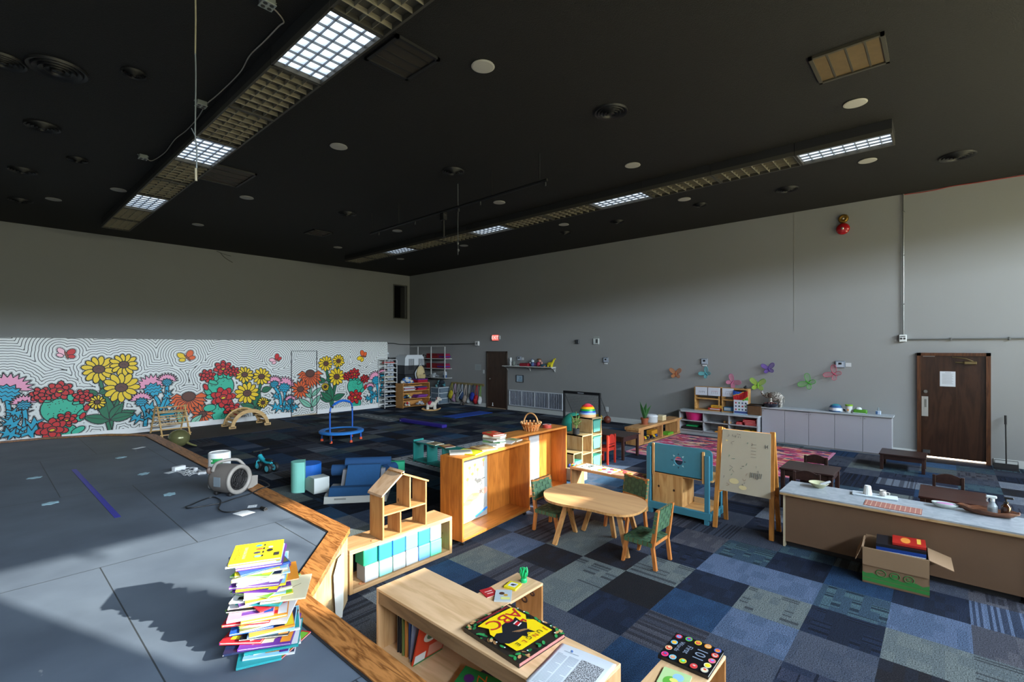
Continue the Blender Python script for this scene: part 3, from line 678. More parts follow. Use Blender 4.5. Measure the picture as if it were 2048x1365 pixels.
for x, y, l in ((1.106, 14.06, 'round pale ceiling disc at far left near the mural wall'), (1.906, 12.26, 'round pale ceiling disc beside the far end of the left light row')):
    b = MB(); b.lathe([(.105, 0), (.125, -.004), (.132, -.014), (.115, -.02), (0, -.022)], n=28); tag(b.build('ceiling_speaker', SPK, None, (x, y, HC)), l, 'ceiling speaker', 'pale round discs on the black ceiling')
for i, (x, y, r, l) in enumerate(((.62, 7.47, .27, 'the larger of two side by side at the upper left'), (.2, 7.7, .2, 'at the upper left edge of the photo'), (1.217, 6.93, .12, 'small, near the left light row'), (.638, 9.56, .2, 'at far left, second back'), (1.14, 10.8, .14, 'left of the thin hanging cable'), (.56, 12.19, .2, 'at far left, third back'), (.64, 14.69, .2, 'at far left nearest the mural'),
        (5.7, 6.53, .2, 'in the middle between two pale discs'), (5.67, 3.32, .22, 'in the middle nearest the camera'), (5.84, 10.44, .2, 'in the middle, far back'), (10.78, -.15, .24, 'at far right near the red wire'), (10.78, 2.33, .2, 'over the white cabinets'), (10.66, 4.01, .15, 'small, beside a pale disc over the white cubby'), (10.71, 6.08, .18, 'over the goal'), (10.77, 7.72, .16, 'far back by the right wall'))):
    b = MB(); pr = []
    for k in range(5): q = r*(1-.19*k); pr += [(q, -.004-.004*k), (q*.97, -.03-.006*k), (q*.86, -.02-.004*k)]
    pr += [(.0, -.05)]; b.lathe(pr, n=32); o = b.build('air_diffuser', DARK, None, (x, y, HC)); tag(o, 'black ringed round ceiling vent '+l, 'ceiling vent', 'black round ceiling vents')
HAT = mat('#5d4c30', .6, noise=.3, nscale=9); HATF = mat('#3a372d', .5)
for x0, x1, y0, y1, l, c in ((6.06, 6.72, .45, 1.11, 'square tan ceiling panel with three bars, at the upper right', HAT), (2.83, 3.39, 4.1, 4.7, 'square dim ceiling panel beside the nearest lit light', mat('#2f2a22', .6, noise=.3, nscale=9)), (2.7, 3.42, 9.3, 10.3, 'brown ceiling panel beside the middle lit light of the left row', mat('#44382a', .6, noise=.3, nscale=9)), (6.0, 6.54, 12.47, 13.05, 'small brown ceiling panel far back in the middle', mat('#4a3a28', .6))):
    t = thing('ceiling_panel', l, 'ceiling panel', ((x0+x1)/2, (y0+y1)/2, HC), 0, 'square panels set in the black ceiling')
    a, c_ = (x1-x0)/2, (y1-y0)/2
    b = MB(); b.box(-a+.03, a-.03, -c_+.03, c_-.03, -.012, 0); b.build('panel', c, t)
    b = MB(); b.box(-a, -a+.035, -c_, c_, -.03, 0); b.box(a-.035, a, -c_, c_, -.03, 0); b.box(-a, a, -c_, -c_+.035, -.03, 0); b.box(-a, a, c_-.035, c_, -.03, 0)
    for k in (1, 2, 3): b.box(-a+.03, a-.03, -c_+2*c_*k/4-.008, -c_+2*c_*k/4+.008, -.02, -.01)
    b.build('frame', HATF if c is HAT else DARK, t)
GALV = mat('#8e9694', .4, .6)
for x, y, l in ((1.77, 4.575, 'grey outlet box with four sockets at the top of the photo'), (1.935, 7.105, 'grey outlet box behind the hanging cable'), (1.837, 9.786, 'grey outlet box farthest along the ceiling wire')):
    t = thing('outlet_box', l, 'outlet box', (x, y, HC), 0, 'outlet boxes on the ceiling wire')
    b = MB(); b.box(-.055, .055, -.055, .055, -.055, 0, 0, .006); b.box(-.075, .075, -.02, .02, -.014, -.006); b.build('box', GALV, t)
    b = MB(); b.box(-.06, .06, -.06, .06, -.062, -.055)
    b.build('cover', mat('#a7aeaa', .4, .5), t)
    b = MB()
    for q in (-.028, .028):
        for p in (-.028, .028): b.cyl((q, p, -.062), (q, p, -.0655), .019, n=12)
    b.build('socket', mat('#2e3130', .5), t)
b = MB(); b.tube(bez([(1.83, 4.6, 5.33), (1.9, 4.66, 5.35), (1.99, 4.75, 5.355), (1.985, 4.85, 5.355), (1.98, 5.2, 5.35), (1.975, 5.57, 5.355), (2.02, 6.0, 5.352), (2.015, 6.66, 5.355), (1.99, 7.05, 5.35)]), .007, 6)
b.tube(bez([(1.99, 7.15, 5.35), (2.03, 7.6, 5.35), (2.04, 8.19, 5.355), (2.01, 8.63, 5.35), (2.04, 9.36, 5.355), (1.98, 9.9, 5.35), (1.88, 9.8, 5.34)]), .007, 6)
tag(b.build('ceiling_wire', mat('#9a948c', .5)), 'thin grey wire looping between outlet boxes along the left lights', 'wire')
t = thing('hanging_cable', 'thin cable hanging from the ceiling in front of the left lights', 'cable', (1.28, 4.86, HC))
b = MB(); b.tube([(0, 0, 0), (.003, 0, -.3), (0, .002, -.61)], .007, 6); b.build('rod', mat('#8f8a76', .5), t)
b = MB(); b.tube(bez([(0, 0, -.6), (.004, 0, -.8), (0, 0, -1.2), (.0, .0, -1.33), (.012, 0, -1.45), (.006, 0, -1.7)]), .006, 6); b.tube(bez([(-.03, 0, -1.26), (-.01, 0, -1.3), (0, 0, -1.32), (.03, 0, -1.32)], 4), .004, 5); b.build('cable', mat('#6d767e', .5), t)
b = MB(); b.tube([(.003, 0, -1.6), (.006, 0, -1.71)], .01, 6); b.build('cable_end', mat('#8d8672', .4), t)
BLK = mat('#101114', .5)
t = thing('lighting_bar', 'black pipe hung under the ceiling in the middle of the room', 'pipe', (6.15, 7.4, 4.9))
b = MB(); b.cyl((.07, 2.68, 0), (-.03, -2.66, 0), .024, n=10); b.build('pipe', BLK, t)
for q in (-2.5, -1.4, 1.5, 2.6): b = MB(); b.cyl((.02+.018*q, q, 0), (.02+.018*q, q, .47), .008, n=6); b.build('hanger', BLK, t)
for q in (-2.62, -1.1, -.5, .9, 2.3): b = MB(); b.cyl((.02+.018*q, q, -.03), (.02+.018*q, q, -.09), .016, n=8); b.build('clamp', mat('#3c3d40', .4, .5), t)
t = thing('stage_light', 'black stage lamp pole hanging from the ceiling pipe', 'lamp', (6.21, 7.4, 4.87))
b = MB(); b.cyl((0, 0, 0), (0, 0, -.44), .022, n=10); b.cyl((0, 0, -.44), (0, 0, -.47), .04, n=10); b.build('pole', BLK, t)
b = MB(); b.box(-.05, .05, -.05, .07, -.13, .03, 0, .01); b.sphere((0, 0, -.02), .06, nu=10, nv=8); b.build('bracket', BLK, t)
b = MB(); b.tube([(0, .13, -.44), (0, 0, -.45), (0, -.1, -.45)], .01, 6); b.build('yoke', BLK, t)
t = thing('rope', 'thin dark rope with knots hanging beside the stage lamp pole', 'rope', (6.21, 6.98, HC))
b = MB(); b.tube(bez([(0, 0, 0), (.004, 0, -.5), (0, 0, -.9), (.004, 0, -1.15), (0, 0, -1.37)]), .007, 6); b.build('cord', mat('#4f5358', .7), t)
b = MB(); b.sphere((0, 0, -1.15), (.02, .02, .03), nu=8, nv=6); b.sphere((.01, 0, -1.28), (.022, .022, .03), nu=8, nv=6); b.build('knot', mat('#65686b', .7), t)
b = MB(); b.tube(bez([(5.2, YB-.01, 5.33), (5.3, YB-.02, 5.3), (5.45, YB-.02, 5.15), (5.67, YB-.02, 5.03)]), .008, 6); b.tube(bez([(5.3, YB-.02, 5.3), (5.5, YB-.03, 5.25), (5.62, YB-.02, 5.24)]), .006, 6); tag(b.build('wire_stub', mat('#3b3b3a', .6)), 'loose dark wire drooping from the top of the back wall', 'wire')
b = MB(); b.tube(bez([(XR-.01, .65, 5.36), (XR-.012, .35, 5.345), (XR-.012, .1, 5.35), (XR-.012, -.1, 5.365), (XR-.012, -.5, 5.355), (XR-.012, -1.1, 5.35)]), .009, 6); tag(b.build('alarm_wire', mat('#8e2f2c', .5)), 'red wire running along the top of the right wall', 'wire')
# ================================================================ RIGHT WALL FITTINGS
COND = mat('#8a8d8a', .35, .7)
t = thing('junction_box', 'white electrical box where two conduits meet above the brown door', 'electrical box', (XR, .643, 2.41))
b = MB(); b.box(-.06, 0, -.06, .06, -.075, .07, 0, .006); b.build('box', mat('#d7dcdc', .4), t)
b = MB()
for q in (-.026, .026): b.cyl((-.061, q, -.012), (-.066, q, -.012), .02, n=12)
b.box(-.064, -.06, -.04, .04, .025, .04); b.build('socket', mat('#3b3d40', .4), t)
b = MB(); b.cyl((XR-.025, .635, 2.48), (XR-.025, .635, HC), .012, n=8)
for z in (3.1, 4.1, 5.0): b.box(XR-.042, XR, .61, .66, z, z+.02)
tag(b.build('conduit', COND), 'vertical metal conduit running up the right wall to the ceiling', 'conduit')
b = MB(); b.cyl((XR-.025, .58, 2.38), (XR-.025, -2.0, 2.38), .012, n=8)
for y in (-.1, -.9): b.box(XR-.042, XR, y, y+.02, 2.35, 2.41)
tag(b.build('conduit', COND), 'horizontal metal conduit above the brown door at the right', 'conduit')
t = thing('junction_box', 'small white electrical box left of the exit sign', 'electrical box', (XR, 13.2, 2.38))
b = MB(); b.box(-.07, 0, -.09, .09, -.08, .09, 0, .006); b.build('box', mat('#c9cdcd', .4), t)
b = MB(); b.box(-.074, -.07, -.03, .03, -.04, .04); b.build('switch', mat('#55595c', .4), t)
b = MB(); b.tube([(XR-.03, 13.28, 2.37), (XR-.03, YB-.1, 2.36), (XR-.05, YB-.03, 2.36), (XR-.12, YB-.03, 2.36), (12.2, YB-.03, 2.37), (11.9, YB-.03, 2.41), (10.4, YB-.03, 2.42)], .016, 8); tag(b.build('conduit', mat('#3c3f40', .4, .5)), 'dark conduit running round the far corner above the shelves', 'conduit')
# exit sign
t = thing('exit_sign', 'glowing red exit sign above the far brown door', 'sign', (XR, 12.23, 2.585))
b = MB(); b.box(-.06, 0, -.16, .16, -.11, .11, 0, .008); b.build('housing', mat('#c7605c', .5), t)
b = MB(); b.box(-.064, -.06, -.15, .15, -.1, .1); b.build('face', mat((.95, .16, .13), .4, emit=.34), t)
b = MB(); b.text('EXIT', .17, T(-.066, 0, 0)@Matrix(((0, 0, -1, 0), (-1, 0, 0, 0), (0, 1, 0, 0), (0, 0, 0, 1)))); b.build('lettering', mat((1, .75, .7), emit=.4), t)
b = MB(); b.box(-.05, -.01, -.22, -.165, -.06, .07, 0, .006); b.build('test_unit', mat('#a8adad', .5), t)
# bell + horn
t = thing('alarm_bell', 'red fire bell with a brass horn above it, high on the right wall', 'alarm', (XR, 1.665, 4.82))
RED = mat('#a8101a', .25, coat=.5)
def disc_x(b, pr, m=0, c=(0, 0, 0), n=24):   # lathe pointing out of the right wall
    vs = []
    for r, h in pr:
        for i in range(n): vs.append((c[0]-h, c[1]+r*cos(2*pi*i/n), c[2]+r*sin(2*pi*i/n)))
    b.add(vs, [(j*n+i, j*n+(i+1) % n, (j+1)*n+(i+1) % n, (j+1)*n+i) for j in range(len(pr)-1) for i in range(n)], m, True)
b = MB(); disc_x(b, [(.06, 0), (.06, .03), (.125, .035), (.128, .05), (.11, .08), (.07, .1), (.0, .105)]); b.build('gong', RED, t)
b = MB(); disc_x(b, [(.028, .1), (.028, .11), (.012, .112), (.0, .118)]); b.build('cap', mat('#c8c4bd', .3, .7), t)
b = MB(); disc_x(b, [(.095, .0), (.1, .02), (.085, .05), (.07, .07), (.05, .06), (.03, .05), (.0, .05)], 0, (0, -.005, .225)); b.build('horn', mat('#8c6b2b', .35, .7), t)
b = MB(); disc_x(b, [(.022, .05), (.022, .065), (0, .067)], 0, (0, -.005, .225)); b.build('horn_cap', mat('#c8c4bd', .3, .7), t)
# thermostats
for y, z, w_, l, ext in ((11.1, 1.84, .17, 'thermostat above the wall shelf', 1), (7.63, 1.845, .17, 'thermostat left of the orange butterfly', 0), (4.68, 1.855, .17, 'thermostat above the teal butterfly', 0), (1.72, 1.845, .18, 'wider grey thermostat left of the brown door', 1)):
    t = thing('thermostat', 'small grey wall '+l, 'thermostat', (XR, y, z), 0, 'thermostats along the right wall')
    b = MB(); b.box(-.03, 0, -w_/2, w_/2, -.075, .075, 0, .006); b.build('case', mat('#6f7a88', .4), t)
    b = MB(); b.box(-.033, -.03, -w_/2+.02, w_/2-.02, -.06, .055); b.build('face', mat('#aab4c2', .4), t)
    b = MB(); b.box(-.036, -.033, -.03, .03, -.005, .04); b.build('screen', mat('#15181d', .2), t)
    b = MB()
    if ext: b.box(-.012, 0, -w_/2-.11, -w_/2-.01, -.05, .035)
    else: b.box(-.02, 0, -.05, .05, -.125, -.085)
    b.build('label_plate', mat('#c6cace', .5), t)
b = MB(); b.box(XR-.05, XR, 8.59, 8.72, 2.34, 2.47, 0, .01); b.box(XR-.055, XR-.05, 8.61, 8.70, 2.36, 2.45); tag(b.build('wall_speaker', mat('#33383c', .5)), 'small dark square box high on the right wall', 'wall box')
t = thing('control_panel', 'white wall control panel with a dark slot, right of the small dark box', 'control panel', (XR, 7.965, 2.41))
b = MB(); b.box(-.03, 0, -.1, .1, -.09, .09, 0, .006); b.build('plate', mat('#c3cbca', .45), t)
b = MB(); b.box(-.033, -.03, -.06, .01, -.05, .07); b.build('slot', mat('#4b4f50', .4), t)
b = MB()
for k in range(3): b.box(-.004, 0, -.1+.07*k, -.05+.07*k, .11, .15)
b.build('notice_strip', mat('#9aa39f', .6), t)
b = MB(); b.box(XR-.012, XR, 7.545, 7.648, .28, .43, 0, .004)
for z in (.325, .385): b.box(XR-.015, XR-.012, 7.575, 7.615, z-.016, z+.016)
tag(b.build('wall_outlet', mat('#c6cbcd', .4)), 'white wall outlet low on the right wall beside the goal', 'outlet')
b = MB(); b.box(XR-.003, XR, 13.03, 13.35, 1.37, 1.59, 0)
for k in range(5): b.box(XR-.0035, XR-.0029, 13.07, 13.3, 1.41+.032*k, 1.418+.032*k, 1)
tag(b.build('wall_notice', [mat('#98a0a4', .6), mat('#7d8589', .6)]), 'grey paper notice left of the far brown door', 'notice')
b = MB(); b.box(XR-.012, XR, 12.84, 12.92, 1.25, 1.39, 0, .003); b.box(XR-.02, XR-.012, 12.87, 12.89, 1.3, 1.34); tag(b.build('light_switch', mat('#bfc6c8', .4)), 'white light switch beside the far brown door', 'switch')
# wall shelf with its things
t = thing('wall_shelf', 'long white wall shelf right of the far brown door', 'shelf', (XR, 10.6, 1.585))
b = MB(); b.box(-.26, 0, -1.09, 1.1, -.025, 0, 0, .003); b.build('board', mat('#c9cbc8', .4), t)
for y in (-1.05, 0, 1.05): b = MB(); b.box(-.2, 0, y-.012, y+.012, -.045, -.025); b.box(-.02, 0, y-.012, y+.012, -.17, -.025); b.tube([(-.19, y, -.03), (-.08, y, -.07), (-.01, y, -.16)], .008, 6); b.build('bracket', mat('#b9bcba', .4), t)
sx, sz = XR-.13, 1.585
t = thing('cup_stack', 'tall stack of white paper cups at the left end of the wall shelf', 'cup stack', (sx, 11.4, sz))
b = MB(); b.lathe([(0, 0), (.036, 0), (.042, .07)]+[(q, .07+.02*k+d) for k in range(5) for q, d in ((.046, .0), (.044, .015))]+[(.0, .175)], n=16); b.build('lower_stack', mat('#c9ced0', .6), t)
b = MB(); b.lathe([(0, .175), (.032, .175), (.037, .24)]+[(q, .24+.012*k+d) for k in range(4) for q, d in ((.04, .0), (.038, .008))]+[(0, .29)], n=16); b.build('upper_stack', mat('#d5dadb', .6), t)
b = MB(); b.lathe([(0, 0), (.05, 0), (.055, .12), (.05, .15), (.04, .16), (.036, .165), (.0, .166)], n=18); tag(b.build('clear_jar', mat('#77807c', .2, alpha=.8), None, (sx, 11.25, sz)), 'cloudy plastic jar beside the white cup stack', 'jar')
b = MB(); b.box(-.09, .09, -.12, .12, 0, .012, 0, .004); b.box(-.07, .07, -.1, .1, .012, .03, 0, .004); tag(b.build('plate', mat('#b7c0c0', .4), None, (sx, 11.05, sz)), 'flat pale plate stack on the wall shelf left of the red tray', 'plate')
b = MB(); b.box(-.09, .09, -.19, .19, 0, .1, 0, .008); b.box(-.08, .08, -.18, .18, .1, .104, 1); tag(b.build('red_tray', [mat('#8d1428', .4), mat('#5c0d1a', .5)], None, (sx, 10.72, sz)), 'dark red tray on the wall shelf', 'tray')
def lumps(name, loc, cols, spots, label, cat):
    t = thing(name, label, cat, loc)
    for nm, c, p, r in spots: b = MB(); b.sphere(p, r, nu=12, nv=8); b.build(nm, mat(cols[c], .5), t)
    return t
lumps('toy_robot', (sx, 10.4, sz), ['#4a5f8c', '#b8c6cf', '#6a3a78'], [('body', 0, (0, 0, .07), (.06, .08, .075)), ('head', 1, (0, .0, .18), (.05, .06, .05)), ('arm', 1, (0, .1, .12), (.03, .04, .03)), ('arm', 2, (0, -.1, .07), (.03, .04, .05)), ('ear', 0, (0, .03, .23), (.02, .03, .025))], 'small blue and white plush toy on the wall shelf', 'toy')
lumps('toy_figure', (sx, 10.15, sz), ['#a03048', '#c08a80', '#6b5138'], [('body', 0, (0, 0, .08), (.06, .08, .085)), ('head', 1, (0, -.06, .19), (.045, .055, .05)), ('arm', 2, (0, -.03, .24), (.03, .1, .03)), ('arm', 1, (0, -.14, .12), (.025, .04, .05))], 'small red toy figure with a raised brown arm on the wall shelf', 'toy')
b = MB(); b.sphere((0, 0, .035), (.1, .14, .055), 0, 16, 10); b.box(-.08, .08, -.11, .11, 0, .035, 1, .01); tag(b.build('toy_shell', [mat('#2a4f62', .5), mat('#c86a28', .5)], None, (sx, 9.93, sz)), 'blue domed toy with an orange base on the wall shelf', 'toy')
t = thing('toy_dinosaur', 'yellow toy dinosaur with a long neck at the right end of the wall shelf', 'toy', (sx, 9.62, sz)); YT = mat('#c7bb1c', .5)
b = MB(); b.sphere((0, .04, .09), (.06, .13, .07), 0, 14, 10); b.tube(bez([(0, -.03, .11), (0, -.08, .16), (0, -.12, .23), (0, -.13, .26)]), .03, 8, rads=[.05-.028*i/24 for i in range(25)]); b.tube(bez([(0, .1, .09), (0, .13, .1), (0, .15, .13)]), .02, 8, rads=[.035-.03*i/16 for i in range(17)]); b.build('body', YT, t)
b = MB(); b.sphere((0, -.16, .265), (.025, .045, .025), 0, 10, 8); b.build('head', YT, t)
for x in (-.03, .03):
    for y in (-.03, .1): b = MB(); b.cyl((x, y, 0), (x, y, .07), .022, .026, 8); b.build('leg', YT, t)
t = thing('framed_picture', 'small black framed picture under the wall shelf', 'picture', (XR, 11.08, 1.135))
b = MB(); b.box(-.02, 0, -.17, .17, -.125, -.11); b.box(-.02, 0, -.17, .17, .11, .125); b.box(-.02, 0, -.17, -.15, -.11, .11); b.box(-.02, 0, .15, .17, -.11, .11); b.build('frame', mat('#141c26', .4), t)
b = MB(); b.box(-.008, 0, -.15, .15, -.11, .11, 0); b.box(-.0085, -.008, -.06, .02, -.02, .07, 1); b.box(-.0085, -.008, -.1, .08, -.09, -.03, 1); b.build('print', [mat('#9db4c4', .5), mat('#7d9db4', .5)], t)
# return air grille: four sections
t = thing('air_grille', 'wide white return air grille with vertical slats low on the right wall', 'grille', (XR, 10.4, .45))
GR = mat('#bcc3cc', .4); b = MB()
for z in (-.28, .245): b.box(-.035, 0, -1.17, 1.17, z, z+.035)
for y in (-1.17, -.6, -.02, .56, 1.135): b.box(-.035, 0, y, y+.035, -.245, .245)
b.build('frame', GR, t)
b = MB(); b.box(-.006, 0, -1.135, 1.135, -.245, .245); b.build('back', mat('#5f6670', .6), t)
b = MB()
for s_ in range(4):
    for k in range(1, 8): y = -1.135+.573*s_+.07*k; b.box(-.03, -.004, y-.006, y+.006, -.245, .245, M=T())
b.build('slats', mat('#9da5b2', .4), t)
# soccer goal
t = thing('goal', 'small black soccer goal with a net against the right wall', 'goal', (12.1, 8.08, 0)); GB = mat('#0f1116', .45)
b = MB(); b.box(-.025, .025, .6, .66, 0, .89, 0, .008); b.build('post', GB, t)
b = MB(); b.box(-.025, .025, -.66, -.6, 0, .89, 0, .008); b.build('post', GB, t)
b = MB(); b.box(-.028, .028, -.66, .66, .82, .9, 0, .008); b.build('crossbar', GB, t)
b = MB(); b.box(-.029, -.0285, -.1, .12, .845, .875); b.build('badge', mat('#8b9098', .5), t)
b = MB()
for y in (-.63, .63): b.tube([(0, y, .02), (.55, y, .02)], .012, 6); b.tube([(0, y, .85), (.55, y, .02)], .006, 6)
b.tube([(.55, -.63, .02), (.55, .63, .02)], .012, 6); b.build('base_frame', GB, t)
b = MB()
for k in range(22): y = -.6+1.2*k/21; b.tube([(.01, y, .84), (.54, y, .03)], .0028, 4)
for k in range(1, 15): q = k/15; b.tube([(.01+.53*q, -.61, .84-.81*q), (.01+.53*q, .61, .84-.81*q)], .0028, 4)
o = b.build('net', mat('#2f343b', .7), t)
for nm, (x, y, r), c, l in (('toy_ball', (12.3, 7.62, .13), '#a98d1c', 'yellow toy ball on the carpet beside the goal'), ('toy_ball', (12.35, 7.35, .11), '#6b3325', 'dark red toy ball on the carpet right of the goal')):
    b = MB(); b.sphere((0, 0, r), r, 0, 20, 14); tag(b.build(nm, mat(c, .5), None, (x, y, 0)), l, 'ball')
# ---- butterfly wings pinned on the wall
def butterfly(y, z, rot, col, rim, size, label, filled=True, tilt=.3):
    t = thing('butterfly', label, 'butterfly', (XR-.03, y, z)); t.rotation_euler = (rot, 0, 0); t['group'] = 'gauze butterflies pinned on the right wall'
    fm = mat(col, .6, alpha=.62 if filled else .28); rmm = mat(rim, .5)
    for sd_ in (1, -1):
        for q, (ln, wd, an) in enumerate(((.26, .16, .75), (.17, .13, -.65))):
            nm = 'upper_wing' if q == 0 else 'lower_wing'
            pts = []
            for k in range(22):
                a = 2*pi*k/22; p = ln*.5*(1+cos(a)); w_ = wd*.5*sin(a)*(.55+.45*(p/ln))
                yy = (p*cos(an)-w_*sin(an))*sd_; zz = p*sin(an)+w_*cos(an); pts.append((-.02-tilt*abs(p)*.6, yy*size, zz*size))
            b = MB(); c = (-.02-tilt*.4*ln*.5, ln*.45*cos(an)*sd_*size, ln*.45*sin(an)*size)
            b.add([c]+pts, [(0, 1+k, 1+(k+1) % 22) for k in range(22)], 0, True); w_o = b.build(nm, fm, t)
            b = MB(); b.tube(pts, .006, 5, closed=True); b.build('wire_rim', rmm, w_o)
    b = MB(); b.tube([(-.02, 0, .09*size), (-.03, 0, 0), (-.02, 0, -.09*size)], .013, 7, rads=[.008, .015, .008]); b.build('body', rmm, t)
butterfly(5.43, 1.5, 0, '#c98850', '#a4552a', .82, 'orange gauze butterfly, leftmost on the right wall')
butterfly(4.62, 1.54, -.75, '#5fb0b8', '#3c8f9a', .72, 'teal gauze butterfly tilted below a thermostat')
butterfly(3.97, 1.34, .7, '#d07fa0', '#b7608a', .85, 'pink gauze butterfly behind the wooden display frames')
butterfly(3.38, 1.3, .05, '#a8cc3a', '#74b02a', .88, 'lime green and yellow gauze butterfly left of the giraffe-print animal')
butterfly(3.14, 1.70, -.15, '#6a45a8', '#4a2a86', .72, 'purple gauze butterfly, highest on the right wall')
butterfly(2.31, 1.41, -1.0, '#7cc46a', '#3f9a2c', .85, 'bright green gauze butterfly turned sideways above the white cabinets', False)
butterfly(1.82, 1.63, -.9, '#c8788a', '#a8485e', .8, 'rose pink gauze butterfly under the rightmost thermostat', False)
# ================================================================ ON THE STAGE
DZ = SZ-.012
b = MB(); b.box(-.024, .024, -1.35, 1.35, 0, .002, 0)
o = b.build('tape_strip', mat('#2b2f9e', .35), None, (.873, 7.1, DZ+.001), .012); tag(o, 'long strip of blue tape stuck on the stage floor', 'tape')
for i, (x, y, l) in enumerate(((.48, 8.26, 'left of the far end of the blue tape strip'), (.51, 6.78, 'left of the near half of the blue tape strip'), (1.407, 8.865, 'farthest back, right of the blue tape strip'), (1.414, 7.5, 'halfway along the right of the blue tape strip'), (1.403, 6.24, 'nearest, right of the blue tape strip'))):
    b = MB(); pts = []
    for k in range(28): a = 2*pi*k/28; r = .066*(1+.14*sin(6*a)); pts.append((r*cos(a), .8*r*sin(a)))
    b.prism(pts, 0, .002); tag(b.build('floor_sticker', mat('#9fc4d2', .5), None, (x, y, DZ+.001), .3*i), 'pale blue sticker '+l, 'sticker', 'pale blue stickers on the stage floor')
for x, y, a, w_, h_, l in ((1.73, 9.5, .5, .17, .07, 'white slip of paper at the back of the stage'), (1.72, 5.0, .25, .13, .15, 'white sheet of paper on the stage near the black plug'), (1.85, 5.15, 1.1, .075, .08, 'small white paper square beside the black cord'), (1.68, 7.34, .4, .16, .09, 'white sheet under the white box near the stage rim')):
    b = MB(); b.box(-w_/2, w_/2, -h_/2, h_/2, 0, .0015, 0)
    for k in range(3): b.box(-w_*.3, w_*.3, -h_*.25+h_*.2*k, -h_*.25+h_*.2*k+.004, .0015, .0018, 1)
    tag(b.build('paper', [mat('#d5dadd', .6), mat('#9aa0a6', .6)], None, (x, y, DZ+.001), a), l, 'paper')
PLW = mat('#d7dadd', .35)
b = MB(); b.box(-.07, .07, -.035, .035, .002, .055, 0, .006); tag(b.build('charger', PLW, None, (1.76, 7.38, DZ), .35), 'white plastic power box lying on a paper on the stage', 'charger')
b = MB(); b.box(-.04, .05, -.05, .05, .001, .03, 0, .008); b.box(.05, .1, -.02, .02, .004, .024, 0, .005); tag(b.build('plug', PLW, None, (1.9, 6.95, DZ), -.3), 'white plug lying among white cables by the white drum', 'plug')
b = MB(); b.cyl((0, 0, .001), (0, 0, .035), .026, n=14); b.cyl((0, 0, .035), (0, 0, .04), .018, n=14); tag(b.build('plastic_puck', PLW, None, (1.9, 7.2, DZ)), 'round white plastic knob among white cables on the stage', 'knob')
random.seed(5)
b = MB()
for k in range(5):
    p = [(1.82+random.uniform(-.1, .12), 7.15+random.uniform(-.28, .25), DZ+.006+.003*k) for _ in range(6)]; b.tube(bez(p, 6), .004, 5)
tag(b.build('white_cables', PLW), 'tangle of thin white cables on the stage near the rim', 'cables')
t = thing('air_purifier', 'tall white cylinder with a green label standing on the stage', 'cylinder', (1.865, 6.17, DZ))
b = MB(); b.lathe([(0, 0), (.105, 0), (.112, .008), (.112, .385), (.108, .395), (.1, .398), (.098, .392), (.06, .388), (0, .388)], n=36); b.build('body', mat('#d9dcdb', .4), t)
b = MB()
pts = [(.1125*cos(a), .1125*sin(a)) for a in np.linspace(radians(205), radians(268), 10)]
b.add([(x, y, z) for x, y in pts for z in (.285, .34)], [(2*i, 2*i+2, 2*i+3, 2*i+1) for i in range(9)], 0, True); lb = b.build('label', mat('#1c8a46', .4), t)
b = MB(); pts = [(.113*cos(a), .113*sin(a)) for a in np.linspace(radians(208), radians(216), 4)]; b.add([(x, y, z) for x, y in pts for z in (.305, .33)], [(2*i, 2*i+2, 2*i+3, 2*i+1) for i in range(3)], 0, True); b.build('mark', mat('#dfe6e2', .4), lb)
b = MB(); b.lathe([(.04, .389), (.065, .396), (.085, .389)], n=24); b.build('handle_ring', mat('#bfc3c3', .4), t)
# carpet blower
t = thing('floor_blower', 'grey carpet drying blower with a round black grille on the stage', 'blower', (1.85, 5.80, DZ), .42)
GY = mat('#6b6560', .5); GY2 = mat('#85807a', .5); GD = mat('#1b1a1b', .5)
b = MB(); R0 = .155; cz = .165
prof = [(0, .15), (.12, .15), (.15, .135), (R0, .1), (R0, -.1), (.15, -.12)]
def lathe_y(b, prof, c, m=0, n=36):
    vs = [(c[0]+r*cos(2*pi*i/n), c[1]+y, c[2]+r*sin(2*pi*i/n)) for r, y in prof for i in range(n)]
    b.add(vs, [(j*n+i, j*n+(i+1) % n, (j+1)*n+(i+1) % n, (j+1)*n+i)[::-1] for j in range(len(prof)-1) for i in range(n)], m, True)
lathe_y(b, prof, (0, 0, cz)); b.build('drum', GY, t)
b = MB(); lathe_y(b, [(.15, -.12), (.16, -.13), (.155, -.15), (.13, -.155), (.115, -.14), (.112, -.115)], (0, 0, cz)); b.build('intake_ring', GY2, t)
b = MB(); lathe_y(b, [(.115, -.118), (0, -.118)], (0, 0, cz))
for r in (.035, .06, .085, .108): b.tube([(r*cos(a), -.135, cz+r*sin(a)) for a in np.linspace(0, 2*pi, 25)[:-1]], .004, 5, closed=True)
for k in range(12): a = 2*pi*k/12; b.tube([(.02*cos(a), -.137, cz+.02*sin(a)), (.112*cos(a), -.132, cz+.112*sin(a))], .004, 5)
b.cyl((0, -.13, cz), (0, -.142, cz), .03, n=14); b.build('intake_grille', GD, t)
b = MB(); b.prism([(-.05, -.0), (.2, .0), (.27, .02), (.275, .12), (.2, .13), (.05, .05)], -.11, .11, M=Matrix(((1, 0, 0, 0), (0, 0, 1, 0), (0, 1, 0, .02), (0, 0, 0, 1)))); b.build('outlet', GY2, t, bevel=.012)
b = MB(); b.tube(bez([(-.13, .09, cz+.1), (-.11, .06, cz+.18), (-.03, 0, cz+.205), (.06, -.05, cz+.19), (.11, -.09, cz+.12)]), .017, 8); b.build('handle', GY2, t)
b = MB(); b.sphere((-.14, .12, cz+.11), (.035, .02, .04), 0, 12, 8); b.build('switch_knob', mat('#4e3f38', .5), t)
